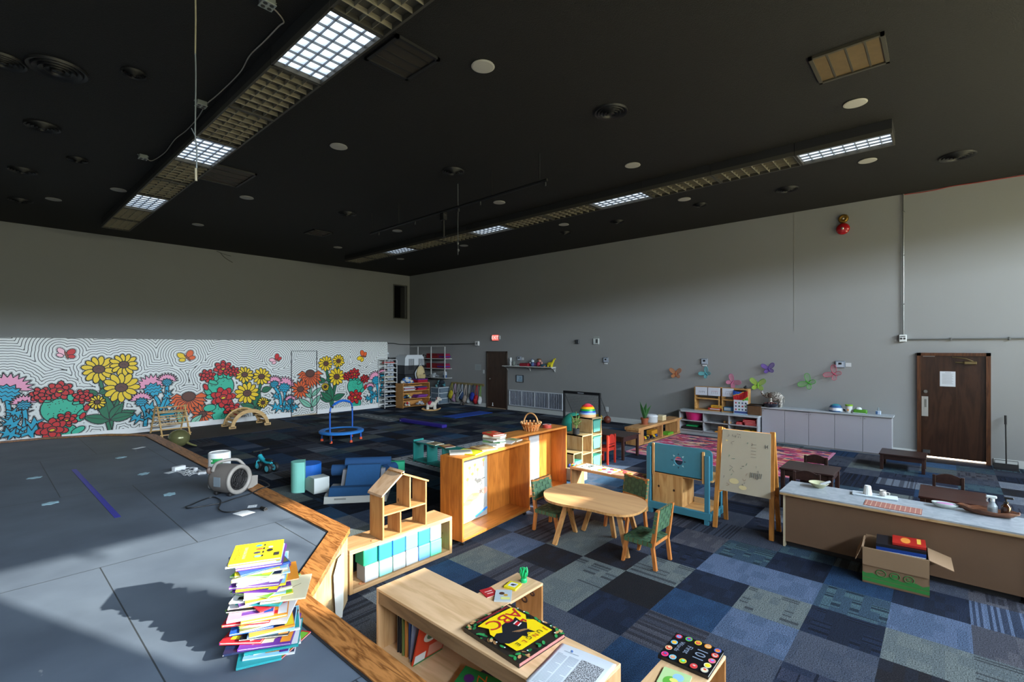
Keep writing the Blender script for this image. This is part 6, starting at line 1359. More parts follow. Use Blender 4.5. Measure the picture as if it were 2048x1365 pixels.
b = MB(); b.box(0, .006, 0, .15, 0, d2-.01, M=T(.005, w_, h_)@Euler((0, pi/2, 0)).to_matrix().to_4x4()@Matrix.Translation((0, 0, 0))@T(rx=0)); o = b.build('side_flap', CB2, t)
o.data.clear_geometry(); o.data.from_pydata([(0, w_, h_), (.35, w_, h_), (.35, w_+.05, h_-.13), (0, w_+.05, h_-.13), (0, w_+.006, h_), (.35, w_+.006, h_), (.35, w_+.056, h_-.13), (0, w_+.056, h_-.13)], [], [(0, 1, 2, 3), (4, 7, 6, 5), (0, 4, 5, 1), (2, 6, 7, 3), (0, 3, 7, 4), (1, 5, 6, 2)]); o.data.materials.append(CB2) if not o.data.materials else None
b = MB(); b.add([(0, -w_, h_), (.35, -w_, h_), (.35, -w_-.16, h_-.05), (0, -w_-.16, h_-.05), (0, -w_, h_-.006), (.35, -w_, h_-.006), (.35, -w_-.16, h_-.056), (0, -w_-.16, h_-.056)], [(3, 2, 1, 0), (4, 5, 6, 7), (0, 1, 5, 4), (2, 3, 7, 6), (0, 4, 7, 3), (1, 2, 6, 5)]); b.build('side_flap', CB2, t)
b = MB(); b.box(d2, d2+.006, -w_+.01, w_-.01, h_-.005, h_+.012); b.build('back_flap', CB2, t)
def book(label, loc, dims, cov, rz=0, tilt=None, deco=(), page='#b5b1a6', cat='book', group=None, spine=None, name='book', hard=True):
    """closed book lying flat: spine along local -X edge, length along Y"""
    w_, l_, h_ = dims; t = thing(name, label, cat, loc, rz, group)
    if tilt: t.rotation_euler = tilt
    th = .0035 if hard else .0012; e_ = .003 if hard else 0
    b = MB(); b.box(-w_/2, w_/2, -l_/2, l_/2, h_-th, h_, 0); b.box(-w_/2, w_/2, -l_/2, l_/2, 0, th, 0); b.box(-w_/2, -w_/2+th, -l_/2, l_/2, th, h_-th, 1)
    ms = [mat(cov, .35), mat(spine or cov, .4)]
    for q, d in enumerate(deco):
        kind, cx_, cy_, sx_, sy_, cc = d[:6]; mi = len(ms); ms.append(mat(cc, .4)); z = h_+.0004+.0002*q
        if kind == 'r': b.poly([(cx_*w_+p*sx_*w_/2, cy_*l_+r*sy_*l_/2, z) for p, r in ((-1, -1), (1, -1), (1, 1), (-1, 1))], mi)
        elif kind == 'e': b.poly([(cx_*w_+p*w_, cy_*l_+r*l_, z) for p, r in ell(0, 0, sx_/2, sy_/2, 18)], mi)
        elif kind == 't': b.text(d[6], d[4]*l_, T(cx_*w_, cy_*l_, z, rz=d[3]), mi)
        elif kind == 'p': b.poly([(p*w_, r*l_, z) for p, r in d[6]], mi)
    b.build('cover', ms, t)
    b = MB(); b.box(-w_/2+th, w_/2-e_-.001, -l_/2+e_+.001, l_/2-e_-.001, th, h_-th); b.build('pages', mat(page, .8), t); return t
for k, (c, l, x) in enumerate((('#1d2c6b', 'dark blue book leaning lowest in the cardboard box', .06), ('#b9bcc0', 'white book leaning in the cardboard box', .1), ('#1b3f8c', 'bright blue book leaning in the cardboard box', .14), ('#17191f', 'black book with pale lettering on top in the cardboard box', .18))):
    book(l, (5.785+.006*k, .31, .262+.029*k), (.24, .36, .027), c, 0, (-.03, -.06, .06), [('r', .1, .1, .5, .1, '#c9ccd2'), ('r', .1, -.2, .4, .05, '#9aa0aa')] if k == 3 else [], group='books in the cardboard box')
book('glossy red and orange book on top in the cardboard box', (5.81, .25, .382), (.2, .24, .02), '#a8241d', 0, (-.03, -.06, .06), [('e', 0, .1, .7, .3, '#d98a3a'), ('r', .1, -.3, .6, .12, '#e0b54a')], group='books in the cardboard box')
# ================================================================ EASEL, PLAY STAND, KIDNEY TABLE
EAZ = wood('#b67a36', '#8f5a22', 'Z', 8, .4)
t = thing('easel', 'wooden easel with a big scribbled whiteboard', 'easel', (6.25, 1.79, 0))
def leg(b, p0, p1, w_=.05, d_=.028):
    p0 = Vector(p0); p1 = Vector(p1); z = (p1-p0).normalized(); y = Vector((0, 1, 0)); x = y.cross(z).normalized(); y = z.cross(x)
    vs = [tuple(p+x*a*d_/2+y*c*w_/2) for p in (p0, p1) for a, c in ((-1, -1), (1, -1), (1, 1), (-1, 1))]
    b.add(vs, [(0, 3, 2, 1), (4, 5, 6, 7), (0, 1, 5, 4), (1, 2, 6, 5), (2, 3, 7, 6), (3, 0, 4, 7)])
for s_ in (1, -1):
    b = MB(); leg(b, (-.17, s_*.315, 0), (-.03, s_*.295, 1.22)); b.build('front_leg', EAZ, t)
    b = MB(); leg(b, (.2, s_*.305, 0), (.02, s_*.285, 1.2)); b.build('back_leg', EAZ, t)
b = MB(); b.box(-.05, .05, -.29, .29, 1.15, 1.19); b.build('top_rail', EAZ, t)
b = MB(); b.box(-.12, .16, .28, .3, .42, .45); b.box(-.12, .16, -.3, -.28, .42, .45); b.build('brace', EAZ, t)
b = MB(); x0, x1, z0, z1 = -.135, -.055, .46, 1.2
q = [(x0, .275, z0), (x0, -.295, z0), (x1, -.28, z1), (x1, .262, z1)]
b.add(q+[(x+.012, y, z) for x, y, z in q], [(0, 3, 2, 1)[::-1], (4, 7, 6, 5), (0, 1, 5, 4), (1, 2, 6, 5), (2, 3, 7, 6), (3, 0, 4, 7)]); bd = b.build('whiteboard', mat('#a9a18d', .35, noise=.05, nscale=4), t)
b = MB(); random.seed(8)
def onb(u, v): f_ = v; return (x0+(x1-x0)*f_-.003, .275-.56*u, z0+(z1-z0)*f_)
for k in range(26):
    u, v = random.uniform(.08, .92), random.uniform(.06, .95); p = [onb(u+random.uniform(-.04, .04), v+random.uniform(-.03, .03)) for _ in range(3)]; b.tube(bez(p, 4), .0016, 4, random.choice([0, 0, 0, 1, 2]))
for k in range(7): u = .62+.035*k; b.tube([onb(u, .26+.03*random.random()), onb(u+.01, .36)], .004, 4, 0)
for k in range(5): b.tube([onb(.62, .6+.05*k), onb(.72, .6+.05*k)], .0015, 4, 2 if k % 2 else 0)
for p in (((.9, .76), (.9, .82)), ((.945, .76), (.945, .82)), ((.9, .79), (.945, .79))): b.tube([onb(*p[0]), onb(*p[1])], .0028, 4, 0)
for k, c in enumerate('TIN'): pass
b.tube([onb(.3, .88), (onb(.3, .91))], .0016, 4, 0); b.tube([onb(.28, .91), onb(.32, .91)], .0016, 4, 0); b.tube([onb(.36, .88), onb(.36, .91)], .0016, 4, 0); b.tube([onb(.4, .88), onb(.4, .91), onb(.43, .88), onb(.43, .91)], .0016, 4, 0)
for u, v, r in ((.3, .18, .1), (.48, .1, .08), (.12, .82, .03)): b.poly([onb(u+p, v+q_) for p, q_ in ell(0, 0, r, r*.45, 14)], 3)
b.build('scribbles', [mat('#63645f', .6), mat('#4d7f6c', .6), mat('#8b6a54', .6), mat('#cbbd8c', .4)], bd)
TQ = mat('#377a8c', .5, noise=.15, nscale=9); TQ2 = mat('#337386', .5); PNZ = wood('#c99d63', '#a5713a', 'Z', 6, .5, .07); PNX = wood('#c99d63', '#a5713a', 'Y', 8, .5)
t = thing('play_stand', 'turquoise painted wooden play stand with a sun cut out of its board', 'play stand', (6.1, 2.575, 0))
FXZ = Matrix(((0, 0, 1, 0), (-1, 0, 0, 0), (0, 1, 0, 0), (0, 0, 0, 1)))
b = MB()                                    # board with a round hole and rays, built as a ring of quads around the hole
def rrect(u):
    a = 2*pi*u; c_, s_ = cos(a), sin(a); W_, H_ = .43, .195; k = min(W_/abs(c_) if abs(c_) > 1e-6 else 9, H_/abs(s_) if abs(s_) > 1e-6 else 9); x, y = c_*k, s_*k
    r = .06
    if y > H_-r and abs(x) > W_-r:
        dx, dy = abs(x)-(W_-r), y-(H_-r); q = math.hypot(dx, dy)
        if q > r: x = math.copysign(W_-r+dx*r/q, x); y = H_-r+dy*r/q
    return x, y
n = 96; hole = [(.055*cos(2*pi*i/n), .055*sin(2*pi*i/n)) for i in range(n)]; out = [rrect(i/n) for i in range(n)]
for x_, fl_ in ((0, False), (.02, True)):
    vs = [(x_, -u, .735+v) for u, v in hole]+[(x_, -u, .735+v) for u, v in out]; b.add(vs, [((i, (i+1) % n, n+(i+1) % n, n+i)[::-1] if not fl_ else (i, (i+1) % n, n+(i+1) % n, n+i)) for i in range(n)])
for ring in (hole, out): vs = [(x_, -u, .735+v) for x_ in (0, .02) for u, v in ring]; b.add(vs, [(i, (i+1) % n, n+(i+1) % n, n+i) for i in range(n)])
b.build('signboard', TQ, t)
b = MB()
for k in range(8):
    a = 2*pi*k/8; c_, s_ = cos(a), sin(a); m_ = 0 if k % 2 else 1
    b.poly([(-.0012, -(c_*q-s_*p), .735+(s_*q+c_*p)) for q, p in ((.075, -.012), (.105, 0), (.075, .012))], m_)
b.build('sun_rays', [mat('#a9c6cc', .5), mat('#1d3d4e', .5)], t)
for y in (.40, -.375): b = MB(); b.box(-.035, 0, y-.03, y+.03, .12, .88 if y > 0 else .86, 0, .004); b.build('post', TQ2, t)
for y in (.34, -.325): b = MB(); b.box(-.022, 0, y-.016, y+.016, .5, .93 if y > 0 else .9, 0, .004); b.build('batten', PNZ, t)
for y in (.385, -.385): b = MB(); b.box(.37, .41, y-.03, y+.03, .12, .56, 0, .004); b.build('back_post', TQ2, t)
b = MB(); b.box(-.04, .0, -.43, .43, .06, .15, 0, .004); b.box(.0, .42, .4, .43, .06, .15); b.box(.0, .42, -.43, -.4, .06, .15); b.box(.39, .42, -.4, .4, .06, .15); b.build('base', TQ, t)
b = MB(); b.box(0, .39, -.4, .4, .11, .13); b.build('base_shelf', PNX, t)
for y in (.37, -.37):
    for x in (-.02, .38): b = MB(); b.box(x-.02, x+.025, y-.025, y+.025, 0, .06); b.build('foot', TQ2, t)
b = MB(); b.box(.0, .39, -.05, .36, .13, .53, 0, .003); b.build('cupboard', PNZ, t)
b = MB()
for y in (.27, .06): b.poly([(-.001, y+p, .36+q-.02*(y < .1)) for p, q in ell(0, 0, .014, .016, 12)])
b.build('knot', mat('#2c160c', .6), t)
b = MB(); b.box(.0, .46, -.44, .4, .53, .555, 0, .003); b.build('counter_shelf', PNX, t)
b = MB(); b.box(.37, .39, -.4, -.06, .13, .2); b.build('rear_rail', mat('#c9b28a', .5), t)
# kidney table
KT = wood('#c79b6b', '#b3845a', 'Y', 3, .4); KTE = wood('#b98a54', '#9a6a38', 'Z', 8, .45)
t = thing('kidney_table', 'kidney-shaped light wooden children table with splayed legs', 'table', (4.76, 3.0, 0))
kp = [(4.431, 3.479), (4.56, 3.58), (4.717, 3.62), (4.983, 3.585), (5.159, 3.429), (5.183, 3.187), (5.135, 2.95), (5.14, 2.729), (5.082, 2.559), (4.937, 2.437), (4.68, 2.385), (4.487, 2.446), (4.403, 2.617), (4.39, 2.81), (4.35, 3.0), (4.316, 3.199), (4.34, 3.361)]
cl = bez([(x-4.76, y-3.0, 0) for x, y in kp+[kp[0]]], 4)[:-1]
b = MB(); b.prism([(p.x, p.y) for p in cl], .455, .48, 0, mside=1); b.build('tabletop', [KT, KTE], t, bevel=.003)
for p0, p1 in (((4.33, 3.25), (4.5, 3.2)), ((4.8, 3.29), (4.62, 3.3)), ((4.906, 3.25), (4.93, 3.1)), ((4.956, 2.856), (4.9, 2.9)), ((4.565, 2.474), (4.62, 2.62)), ((4.98, 2.55), (4.9, 2.66))):
    b = MB(); leg(b, (p0[0]-4.76, p0[1]-3, 0), (p1[0]-4.76, p1[1]-3, .456), .05, .03); b.build('leg', KTE, t)
b = MB(); b.box(-.3, -.06, .17, .3, .425, .455); b.box(.0, .2, -.5, -.32, .425, .455); b.build('cleat', KTE, t)
# webbed chairs
WEB = mat('#35523a', .7, noise=.12, nscale=20); WEB2 = mat('#3f5e40', .7, noise=.12, nscale=20); CHW = wood('#b9763c', '#955622', 'Z', 10, .4)
def webchair(label, loc, rz):
    t = thing('webbed_chair', label, 'chair', loc, rz, 'wooden chairs with green webbing'); w = .17
    sp = [(0, -.17), (0, .17)]
    for s_ in (-1, 1):
        x = s_*w
        b = MB(); pts = [(-.2, 0), (-.165, 0), (-.135, .24), (-.15, .33), (-.19, .6), (-.222, .6), (-.185, .3), (-.17, .22)]
        b.prism([(p, q) for p, q in pts], -.016, .016, M=Matrix(((0, 0, 1, x), (1, 0, 0, 0), (0, 1, 0, 0), (0, 0, 0, 1)))); b.build('back_leg', CHW, t, bevel=.003)
        b = MB(); pts = [(.19, 0), (.16, 0), (.11, .235), (.15, .235)]; b.prism(pts, -.015, .015, M=Matrix(((0, 0, 1, x), (1, 0, 0, 0), (0, 1, 0, 0), (0, 0, 0, 1)))); b.build('front_leg', CHW, t, bevel=.003)
        b = MB(); b.box(x-.014, x+.014, -.15, .16, .22, .26, 0, .004); b.build('seat_rail', CHW, t)
    b = MB(); b.box(-w, w, -.165, -.14, .225, .255); b.box(-w, w, .135, .16, .225, .255); b.box(-w, w, -.205, -.185, .575, .595); b.box(-w, w, -.165, -.145, .36, .38); b.build('cross_rail', CHW, t)
    b = MB(); n = 6
    for k in range(n): x = -.15+.3*k/(n-1); b.box(x-.024, x+.024, -.165, .165, .262-.012*0, .266); b.box(x-.024, x+.024, .158, .166, .222, .266)
    for k in range(n):
        y = -.13+.052*k
        for q in range(n):
            x = -.15+.3*q/(n-1)
            if (q+k) % 2: b.box(x-.03, x+.03, y-.022, y+.022, .266, .269, 1)
        b.box(-.19, -.186, y-.022, y+.022, .222, .264, 1); b.box(.186, .19, y-.022, y+.022, .222, .264, 1); b.box(-.188, -.174, y-.022, y+.022, .26, .264, 1); b.box(.174, .188, y-.022, y+.022, .26, .264, 1)
    b.build('seat_webbing', [WEB, WEB2], t)
    b = MB()
    Mb = Matrix.Translation((0, -.148, .36))@Euler((.165, 0, 0)).to_matrix().to_4x4()
    for k in range(n): x = -.15+.3*k/(n-1); b.box(x-.025, x+.025, -.006, -.003, 0, .24, 0, M=Mb); b.box(x-.025, x+.025, -.026, -.023, 0, .24, 0, M=Mb); b.box(x-.025, x+.025, -.026, -.003, .236, .241, 0, M=Mb)
    for k in range(5):
        z = .03+.045*k
        for q in range(n):
            x = -.15+.3*q/(n-1)
            if (q+k) % 2: b.box(x-.031, x+.031, -.003, 0, z-.019, z+.019, 1, M=Mb); b.box(x-.031, x+.031, -.029, -.026, z-.019, z+.019, 1, M=Mb)
        for s_ in (-1, 1): b.box(s_*.187-.003, s_*.187+.003, -.03, 0, z-.019, z+.019, 1, M=Mb)
    b.build('back_webbing', [WEB, WEB2], t)
webchair('wooden chair with green webbing at the left of the kidney table', (4.7, 3.53, 0), pi+.04)
webchair('wooden chair with green webbing nearest the camera at the right of the kidney table', (4.66, 2.31, 0), 0)
webchair('wooden chair with green webbing on the far side of the kidney table', (5.33, 2.92, 0), pi/2-.25)
# low puzzle shelf
t = thing('puzzle_shelf', 'low open wooden shelf with puzzles on top, behind the kidney table', 'shelf', (6.13, 3.58, 0)); PZ = wood('#b98f60', '#94683a', 'Z', 7, .5); PZY = wood('#c09768', '#9c7144', 'Y', 7, .5)
b = MB(); b.box(-.17, .17, -.6, .6, .395, .42, 0, .003); b.box(-.18, -.17, -.6, .6, .395, .43); b.box(.17, .18, -.6, .6, .395, .43); b.build('top', PZY, t)
for y in (-.6, .575): b = MB(); b.box(-.17, .17, y, y+.025, 0, .395, 0, .003); b.build('side', PZ, t)
b = MB(); b.box(-.16, .16, -.575, .575, .03, .05); b.build('bottom_board', PZY, t)
for k, (y, c, l, dots) in enumerate(((.38, '#b9c2bd', 'pale green tray puzzle, farthest on the low puzzle shelf', ['#c9cfc9', '#a8b3ae']), (.07, '#d3d2cc', 'white puzzle with yellow and pink dots on the low puzzle shelf', ['#d6c52a', '#c9406a', '#8fb8d0']), (-.23, '#cf8a72', 'pink and orange puzzle on the low puzzle shelf', ['#d65a5e', '#d9a25a']), (-.47, '#7a2a2c', 'dark red puzzle with yellow shapes at the near end of the low shelf', ['#c29a1c', '#8f1d24', '#c9a92c']))):
    t = thing('tray_puzzle', l, 'puzzle', (6.13, 3.58+y, .421)); h = .14 if k < 3 else .1
    b = MB(); b.box(-.15, .15, -h, h, 0, .01, 0, .003); b.build('board', mat(c, .5), t); random.seed(k)
    for q in range(8): b = MB(); p = (random.uniform(-.11, .11), random.uniform(-h+.04, h-.04)); b.prism(ell(*p, .032, .03, 12), .01, .016); b.build('piece', mat(dots[q % len(dots)], .4), t)
t = thing('toy_bin', 'small wooden bin of colourful toys beside the stepped shelf', 'bin', (6.72, 4.62, 0)); random.seed(6)
b = MB(); b.box(-.13, .13, -.16, .16, 0, .2, 0, .004); b.build('bin', mat('#b5a98f', .6), t)
for k in range(9): b = MB(); b.sphere((random.uniform(-.1, .1), random.uniform(-.12, .12), .21+.02*random.random()), .035, 0, 8, 6); b.build('toy', mat(['#c93a4a', '#2b8a8c', '#d4b82a', '#3a4a9a', '#d98ab0'][k % 5], .4), t)
# stepped cube shelf with mint bins
SBW = wood('#b89a6c', '#a07a4a', 'Z', 8, .5); SBL = mat('#97855f', .5, noise=.08, nscale=4)
t = thing('stepped_shelf', 'light wooden stepped cube shelf with mint bins', 'shelf', (6.9, 4.77, 0)); D_ = .45
for x0, x1, n_ in ((0, .27, 1), (.27, .59, 2), (.59, .91, 3)):
    H_ = {1: .375, 2: .648, 3: .92}[n_]
    b = MB(); b.box(x0, x0+.018, 0, D_, 0, H_); b.box(x1-.018, x1, 0, D_, 0, H_); b.box(x0, x1, D_-.01, D_, 0, H_)
    b.build('column_sides', SBW, t)
    for k in range(n_+1): z = H_*k/n_; b = MB(); b.box(x0, x1, -.004, D_, max(0, z-.02), max(.02, z)); b.build('shelf_board', SBL, t)
def minibin(x, z, label, c='#529686', s=1):
    t = thing('mint_bin', label, 'bin', (x, 4.79, z), 0, 'mint plastic bins in the stepped shelf')
    b = MB(); b.prism([(-.105, .0), (.105, .0), (.125, .2), (-.125, .2)], -.02, .36, M=Matrix(((1, 0, 0, 0), (0, 0, 1, 0), (0, 1, 0, 0), (0, 0, 0, 1)))); b.build('tub', mat(c, .4), t, bevel=.008)
    b = MB(); b.box(-.14, .14, -.045, .37, .2, .212, 0, .004); b.box(-.12, .12, -.02, .35, .212, .2125, 1); b.build('rim', [mat(c, .4), mat('#2d7f6c', .6)], t); t.scale = (s, 1, 1)
minibin(7.65, .665, 'mint bin at the top of the stepped shelf'); minibin(7.65, .36, 'mint bin in the middle of the tallest column of the stepped shelf'); minibin(7.65, .022, 'mint bin at the bottom of the tallest column of the stepped shelf'); minibin(7.035, .022, 'pale blue green bin in the lowest column of the stepped shelf', '#5aa0aa', .8)
t = thing('potted_plant', 'leafy plant in a dark grey pot on the middle step of the shelf', 'plant', (7.24, 4.95, .65))
b = MB(); b.lathe([(0, 0), (.055, 0), (.06, .01), (.062, .105), (.055, .105), (.05, .09), (0, .09)], n=24); b.build('pot', mat('#2a2b2b', .7), t); random.seed(12)
b = MB(); st_ = []
for k in range(9):
    a = 6.28*k/9; h = .14+.2*random.random(); tip = (.1*cos(a)*random.uniform(.5, 1.2), .1*sin(a)*random.uniform(.5, 1.2), .09+h); st_.append(tip); b.tube(bez([(0, 0, .09), (tip[0]*.4, tip[1]*.4, .09+h*.6), tip], 5), .005, 5)
b.build('stems', mat('#8aa05a', .6), t)
LF = mat('#4f9440', .4, noise=.35, nscale=30); b = MB()
for tip in st_:
    for q in range(7):
        u = .45+.55*q/6; c_ = Vector((tip[0]*u, tip[1]*u, .09+(tip[2]-.09)*u)); a = q*2.4+tip[0]*40; d = Vector((cos(a), sin(a), .5*random.uniform(-.2, 1))).normalized(); s_ = Vector((-sin(a), cos(a), 0)); L_ = .06
        b.poly([tuple(c_), tuple(c_+d*L_*.5+s_*.018), tuple(c_+d*L_), tuple(c_+d*L_*.5-s_*.018)])
o = b.build('leaves', LF, t); o['kind'] = 'stuff'
t = thing('rainbow_dome', 'striped rainbow egg-shaped stacking toy on top of the stepped shelf', 'toy', (7.66, 4.98, .921))
pr = [(.155, 0), (.158, .03), (.155, .06), (.148, .1), (.138, .13), (.124, .165), (.1, .2), (.07, .225), (.035, .243), (0, .25)]
for i, (nm, c) in enumerate((('ring', '#dba878'), ('ring', '#8fb4e0'), ('ring', '#1d4fae'), ('ring', '#1f9a3a'), ('ring', '#f0b418'), ('ring', '#d6342c'), ('dome', '#e04a5a'))):
    z0, z1 = (0, .055, .085, .115, .15, .19, .215)[i], (.055, .085, .115, .15, .19, .215, .25)[i]; rr = lambda z: float(np.interp(z, [p[1] for p in pr], [p[0] for p in pr]))
    b = MB(); zs = np.linspace(z0, z1, 5); b.lathe([(rr(z), z) for z in zs]+([] if i == 6 else [(rr(z1)*.6, z1)]), n=32); b.build(nm, mat(c, .35), t)
b = MB(); b.sphere((0, 0, .3), .3, 0, 32, 20); tag(b.build('exercise_ball', mat('#2f9a86', .45), None, (9.95, 6.87, 0)), 'large teal exercise ball on the carpet in front of the goal', 'ball')
t = thing('toy_flower', 'small purple and green toy by the teal ball', 'toy', (9.55, 6.25, 0))
b = MB(); b.cyl((0, 0, 0), (0, 0, .45), .02, n=8); b.build('stem', mat('#4d6b4a', .6), t)
b = MB(); b.sphere((0, 0, .5), (.1, .1, .08), 0, 12, 8); b.build('bloom', mat('#8a6ab8', .6), t)
# ---- geometric rug, teal shelf
GR_ = bpy.data.materials.new('geo_rug'); GR_.use_nodes = True
def georug(m):
    n = m.node_tree.nodes; L = m.node_tree.links; b = n['Principled BSDF']; b.inputs['Roughness'].default_value = .95
    tc = n.new('ShaderNodeTexCoord'); mp = n.new('ShaderNodeMapping'); mp.inputs['Scale'].default_value = (5.5, 5.5, 1); L.new(tc.outputs['Object'], mp.inputs[0])
    br = n.new('ShaderNodeTexBrick'); br.inputs['Scale'].default_value = 1; br.inputs['Mortar Size'].default_value = .07; br.inputs['Brick Width'].default_value = 1.3; br.inputs['Row Height'].default_value = .7; br.inputs['Color1'].default_value = br.inputs['Color2'].default_value = (*lin('#b4b8bc'), 1); br.inputs['Mortar'].default_value = (*lin('#2b3138'), 1); L.new(mp.outputs[0], br.inputs[0]); L.new(br.outputs[0], b.inputs['Base Color'])
georug(GR_)
b = MB(); b.box(5.62, 8.2, 5.7, 8.08, 0, .01, 0); b.box(5.5, 5.62, 5.6, 8.16, 0, .0105, 1); b.box(5.62, 8.3, 8.08, 8.16, 0, .0105, 1); tag(b.build('patterned_rug', [GR_, mat('#8f9499', .95)]), 'grey and white rug with a black line pattern under the teal shelf', 'rug')
TS = mat('#1f7d76', .5, noise=.1, nscale=8)
t = thing('teal_shelf', 'low teal painted shelf with magazines on it, standing on the patterned rug', 'shelf', (5.78, 7.0, .011))
b = MB(); b.box(-.12, .12, -.66, .66, .37, .39, 0, .003); b.build('top', TS, t)
b = MB(); b.box(-.12, .12, -.66, .66, .02, .045, 0, .003); b.build('bottom', TS, t)
for y in (-.66, -.23, .21, .635): b = MB(); b.box(-.12, .12, y, y+.028, 0, .37 if y < .6 else .42, 0, .003); b.build('divider', TS, t)
for k, (y, c, l, d) in enumerate(((.42, '#7f9aa0', 'grey green magazine at the far end of the teal shelf', [('r', 0, .2, .7, .2, '#b9c4c2')]), (.12, '#c5b48a', 'cream picture book with dark figures on the teal shelf', [('r', -.2, 0, .25, .8, '#3a3030'), ('r', .2, .1, .2, .6, '#5a4a3a')]), (-.22, '#b5834a', 'tan and brown picture book at the near end of the teal shelf', [('e', 0, .1, .7, .4, '#d2b48a'), ('r', 0, -.3, .7, .25, '#8a3f4a')]))):
    book(l, (5.77, 7.0+y, .403), (.21, .27, .012), c, .15-.2*k, None, d, group='books on the teal shelf', hard=False)
# ---- orange shelves on casters
ORZ = wood('#b36c28', '#93521a', 'Z', 8, .4); ORX = wood('#bb7833', '#9c5c22', 'X', 6, .4)
def oshelf(label, loc, rz, L_, D_, H_=.98):
    t = thing('rolling_shelf', label, 'shelf', loc, rz)
    for x in (0, L_-.025): b = MB(); b.box(x, x+.025, 0, D_, .06, H_, 0, .002); b.build('side', ORZ, t)
    b = MB(); b.box(.025, L_-.025, 0, D_, H_-.03, H_, 0, .002); b.build('top', ORX, t)
    b = MB(); b.box(.025, L_-.025, 0, D_, .06, .09, 0, .002); b.build('bottom', ORX, t)
    b = MB(); b.box(.025, L_-.025, D_-.02, D_-.008, .09, H_-.03); b.build('back', ORZ, t)
    for x in (.06, L_-.06):
        for y in (.05, D_-.05):
            b = MB(); b.cyl((x-.012, y, .025), (x+.012, y, .025), .025, n=14); c_ = b.build('caster', mat('#1c1c1d', .5), t); b = MB(); b.box(x-.016, x+.016, y-.014, y+.014, .03, .06); b.build('bracket', mat('#8f9090', .3, .8), c_)
    return t
t = oshelf('orange wooden rolling shelf with a child painting inside, books on top', (3.58, 3.95, 0), .1, 1.33, .34)
b = MB(); x0, x1, z0, z1, yb = .05, .80, .095, .93, .30
b.box(x0, x1, yb, yb+.006, z0, z1, 0)
def pp(u, v): return (x0+(x1-x0)*u, yb-.0006, z0+(z1-z0)*v)
random.seed(21)
def blob(u, v, ru, rv, c, n=12, j=.25): b.poly([(lambda q: (pp(u+ru*q*cos(2*pi*i/n), v+rv*q*sin(2*pi*i/n))))(1+j*(random.random()-.5)) for i in range(n)][::-1] if False else [pp(u+ru*(1+j*(random.random()-.5))*cos(2*pi*i/n), v+rv*(1+j*(random.random()-.5))*sin(2*pi*i/n)) for i in range(n)], c)
for (u, v, ru, rv) in ((.5, .28, .14, .04), (.62, .34, .18, .05), (.8, .36, .2, .05), (.92, .38, .09, .05)): blob(u, v, ru, rv, 2 if u < .7 else 3, j=.5)
for u, v in ((.55, .78), (.68, .8), (.75, .72), (.62, .68), (.9, .84), (.5, .62)):
    b.box(x0+(x1-x0)*(u-.008), x0+(x1-x0)*(u+.008), yb-.001, yb-.0004, z0+(z1-z0)*(v-.1), z0+(z1-z0)*v, 4); blob(u, v, .035, .025, 5)
for u in (.5, .6, .72, .84, .95): blob(u, .95, .03, .03, 5)
blob(.78, .55, .07, .03, 6); blob(.7, .58, .03, .025, 6)
for du in (-.06, -.02, .03, .06): b.tube([pp(.78+du, .54), pp(.77+du*1.6, .47)], .004, 4, 6)
b.tube([pp(.85, .56), pp(.93, .57)], .005, 4, 6); blob(.83, .38, .035, .03, 6)
for du, dv in ((-.05, .03), (.05, .03), (-.05, -.03), (.05, -.03), (0, -.05), (0, .05)): b.tube([pp(.83, .38), pp(.83+du, .38+dv)], .004, 4, 6)
for k in range(7): b.tube(bez([pp(.5+.06*k, .18+.01*k), pp(.54+.06*k, .14+.02*(k % 2)), pp(.57+.06*k, .19)], 4), .003, 4, 7)
for k in range(6): blob(.72+.05*k, .04+.012*k, .04, .018, 8)
b.build('painting', [mat('#989a96', .6), mat('#3a3a3a', .6), mat('#d0805a', .6), mat('#d9a892', .6), mat('#8a5a3c', .6), mat('#8cc43a', .6), mat('#4a4a48', .7), mat('#8f9496', .6), mat('#2a78c0', .5)], t)
t = oshelf('orange wooden rolling shelf farther back with a basket on top', (4.75, 4.42, 0), 0, 1.46, .32, .978)
b = MB(); b.box(.88, 1.12, .285, .296, .09, .86); b.build('white_panel', mat('#969898', .5), t)
t = thing('wicker_basket', 'woven orange brown basket with an arched handle on the farther orange shelf', 'basket', (5.52, 4.58, .979)); WK = mat('#b86a2a', .7, noise=.4, nscale=40); WK2 = mat('#c89660', .6)
b = MB()
for j in range(5):
    r = .085+.012*j; z = .012+.02*j; b.tube([(r*(1+.05*(1 if i % 2 == j % 2 else -1))*cos(2*pi*i/24), r*(1+.05*(1 if i % 2 == j % 2 else -1))*sin(2*pi*i/24), z) for i in range(24)], .0115, 6, closed=True)
b.lathe([(0, .004), (.09, .004)], n=20); b.build('weave', WK, t)
b = MB()
for i in range(16): a = 2*pi*i/16; b.tube([(.1*cos(a), .1*sin(a), .0), (.145*cos(a), .145*sin(a), .115)], .006, 5); b.sphere((.148*cos(a), .148*sin(a), .118), .016, 0, 8, 6)
b.build('rim_stakes', WK2, t)
b = MB(); b.tube([(.0, .135*cos(a), .1+.155*sin(a)) for a in np.linspace(0, pi, 20)], .011, 8); b.build('handle', WK2, t)
t = thing('tape_roll', 'roll of tape with a red rim beside the basket on the farther orange shelf', 'tape', (5.87, 4.55, .979))
b = MB(); b.lathe([(.04, .0), (.07, 0), (.07, .05), (.04, .05), (.04, 0)], n=28); b.build('roll', mat('#a83a2c', .4), t)
b = MB(); b.lathe([(.045, .0505), (.068, .0505)], n=28); b.build('tape_face', mat('#c9c2ba', .5), t)
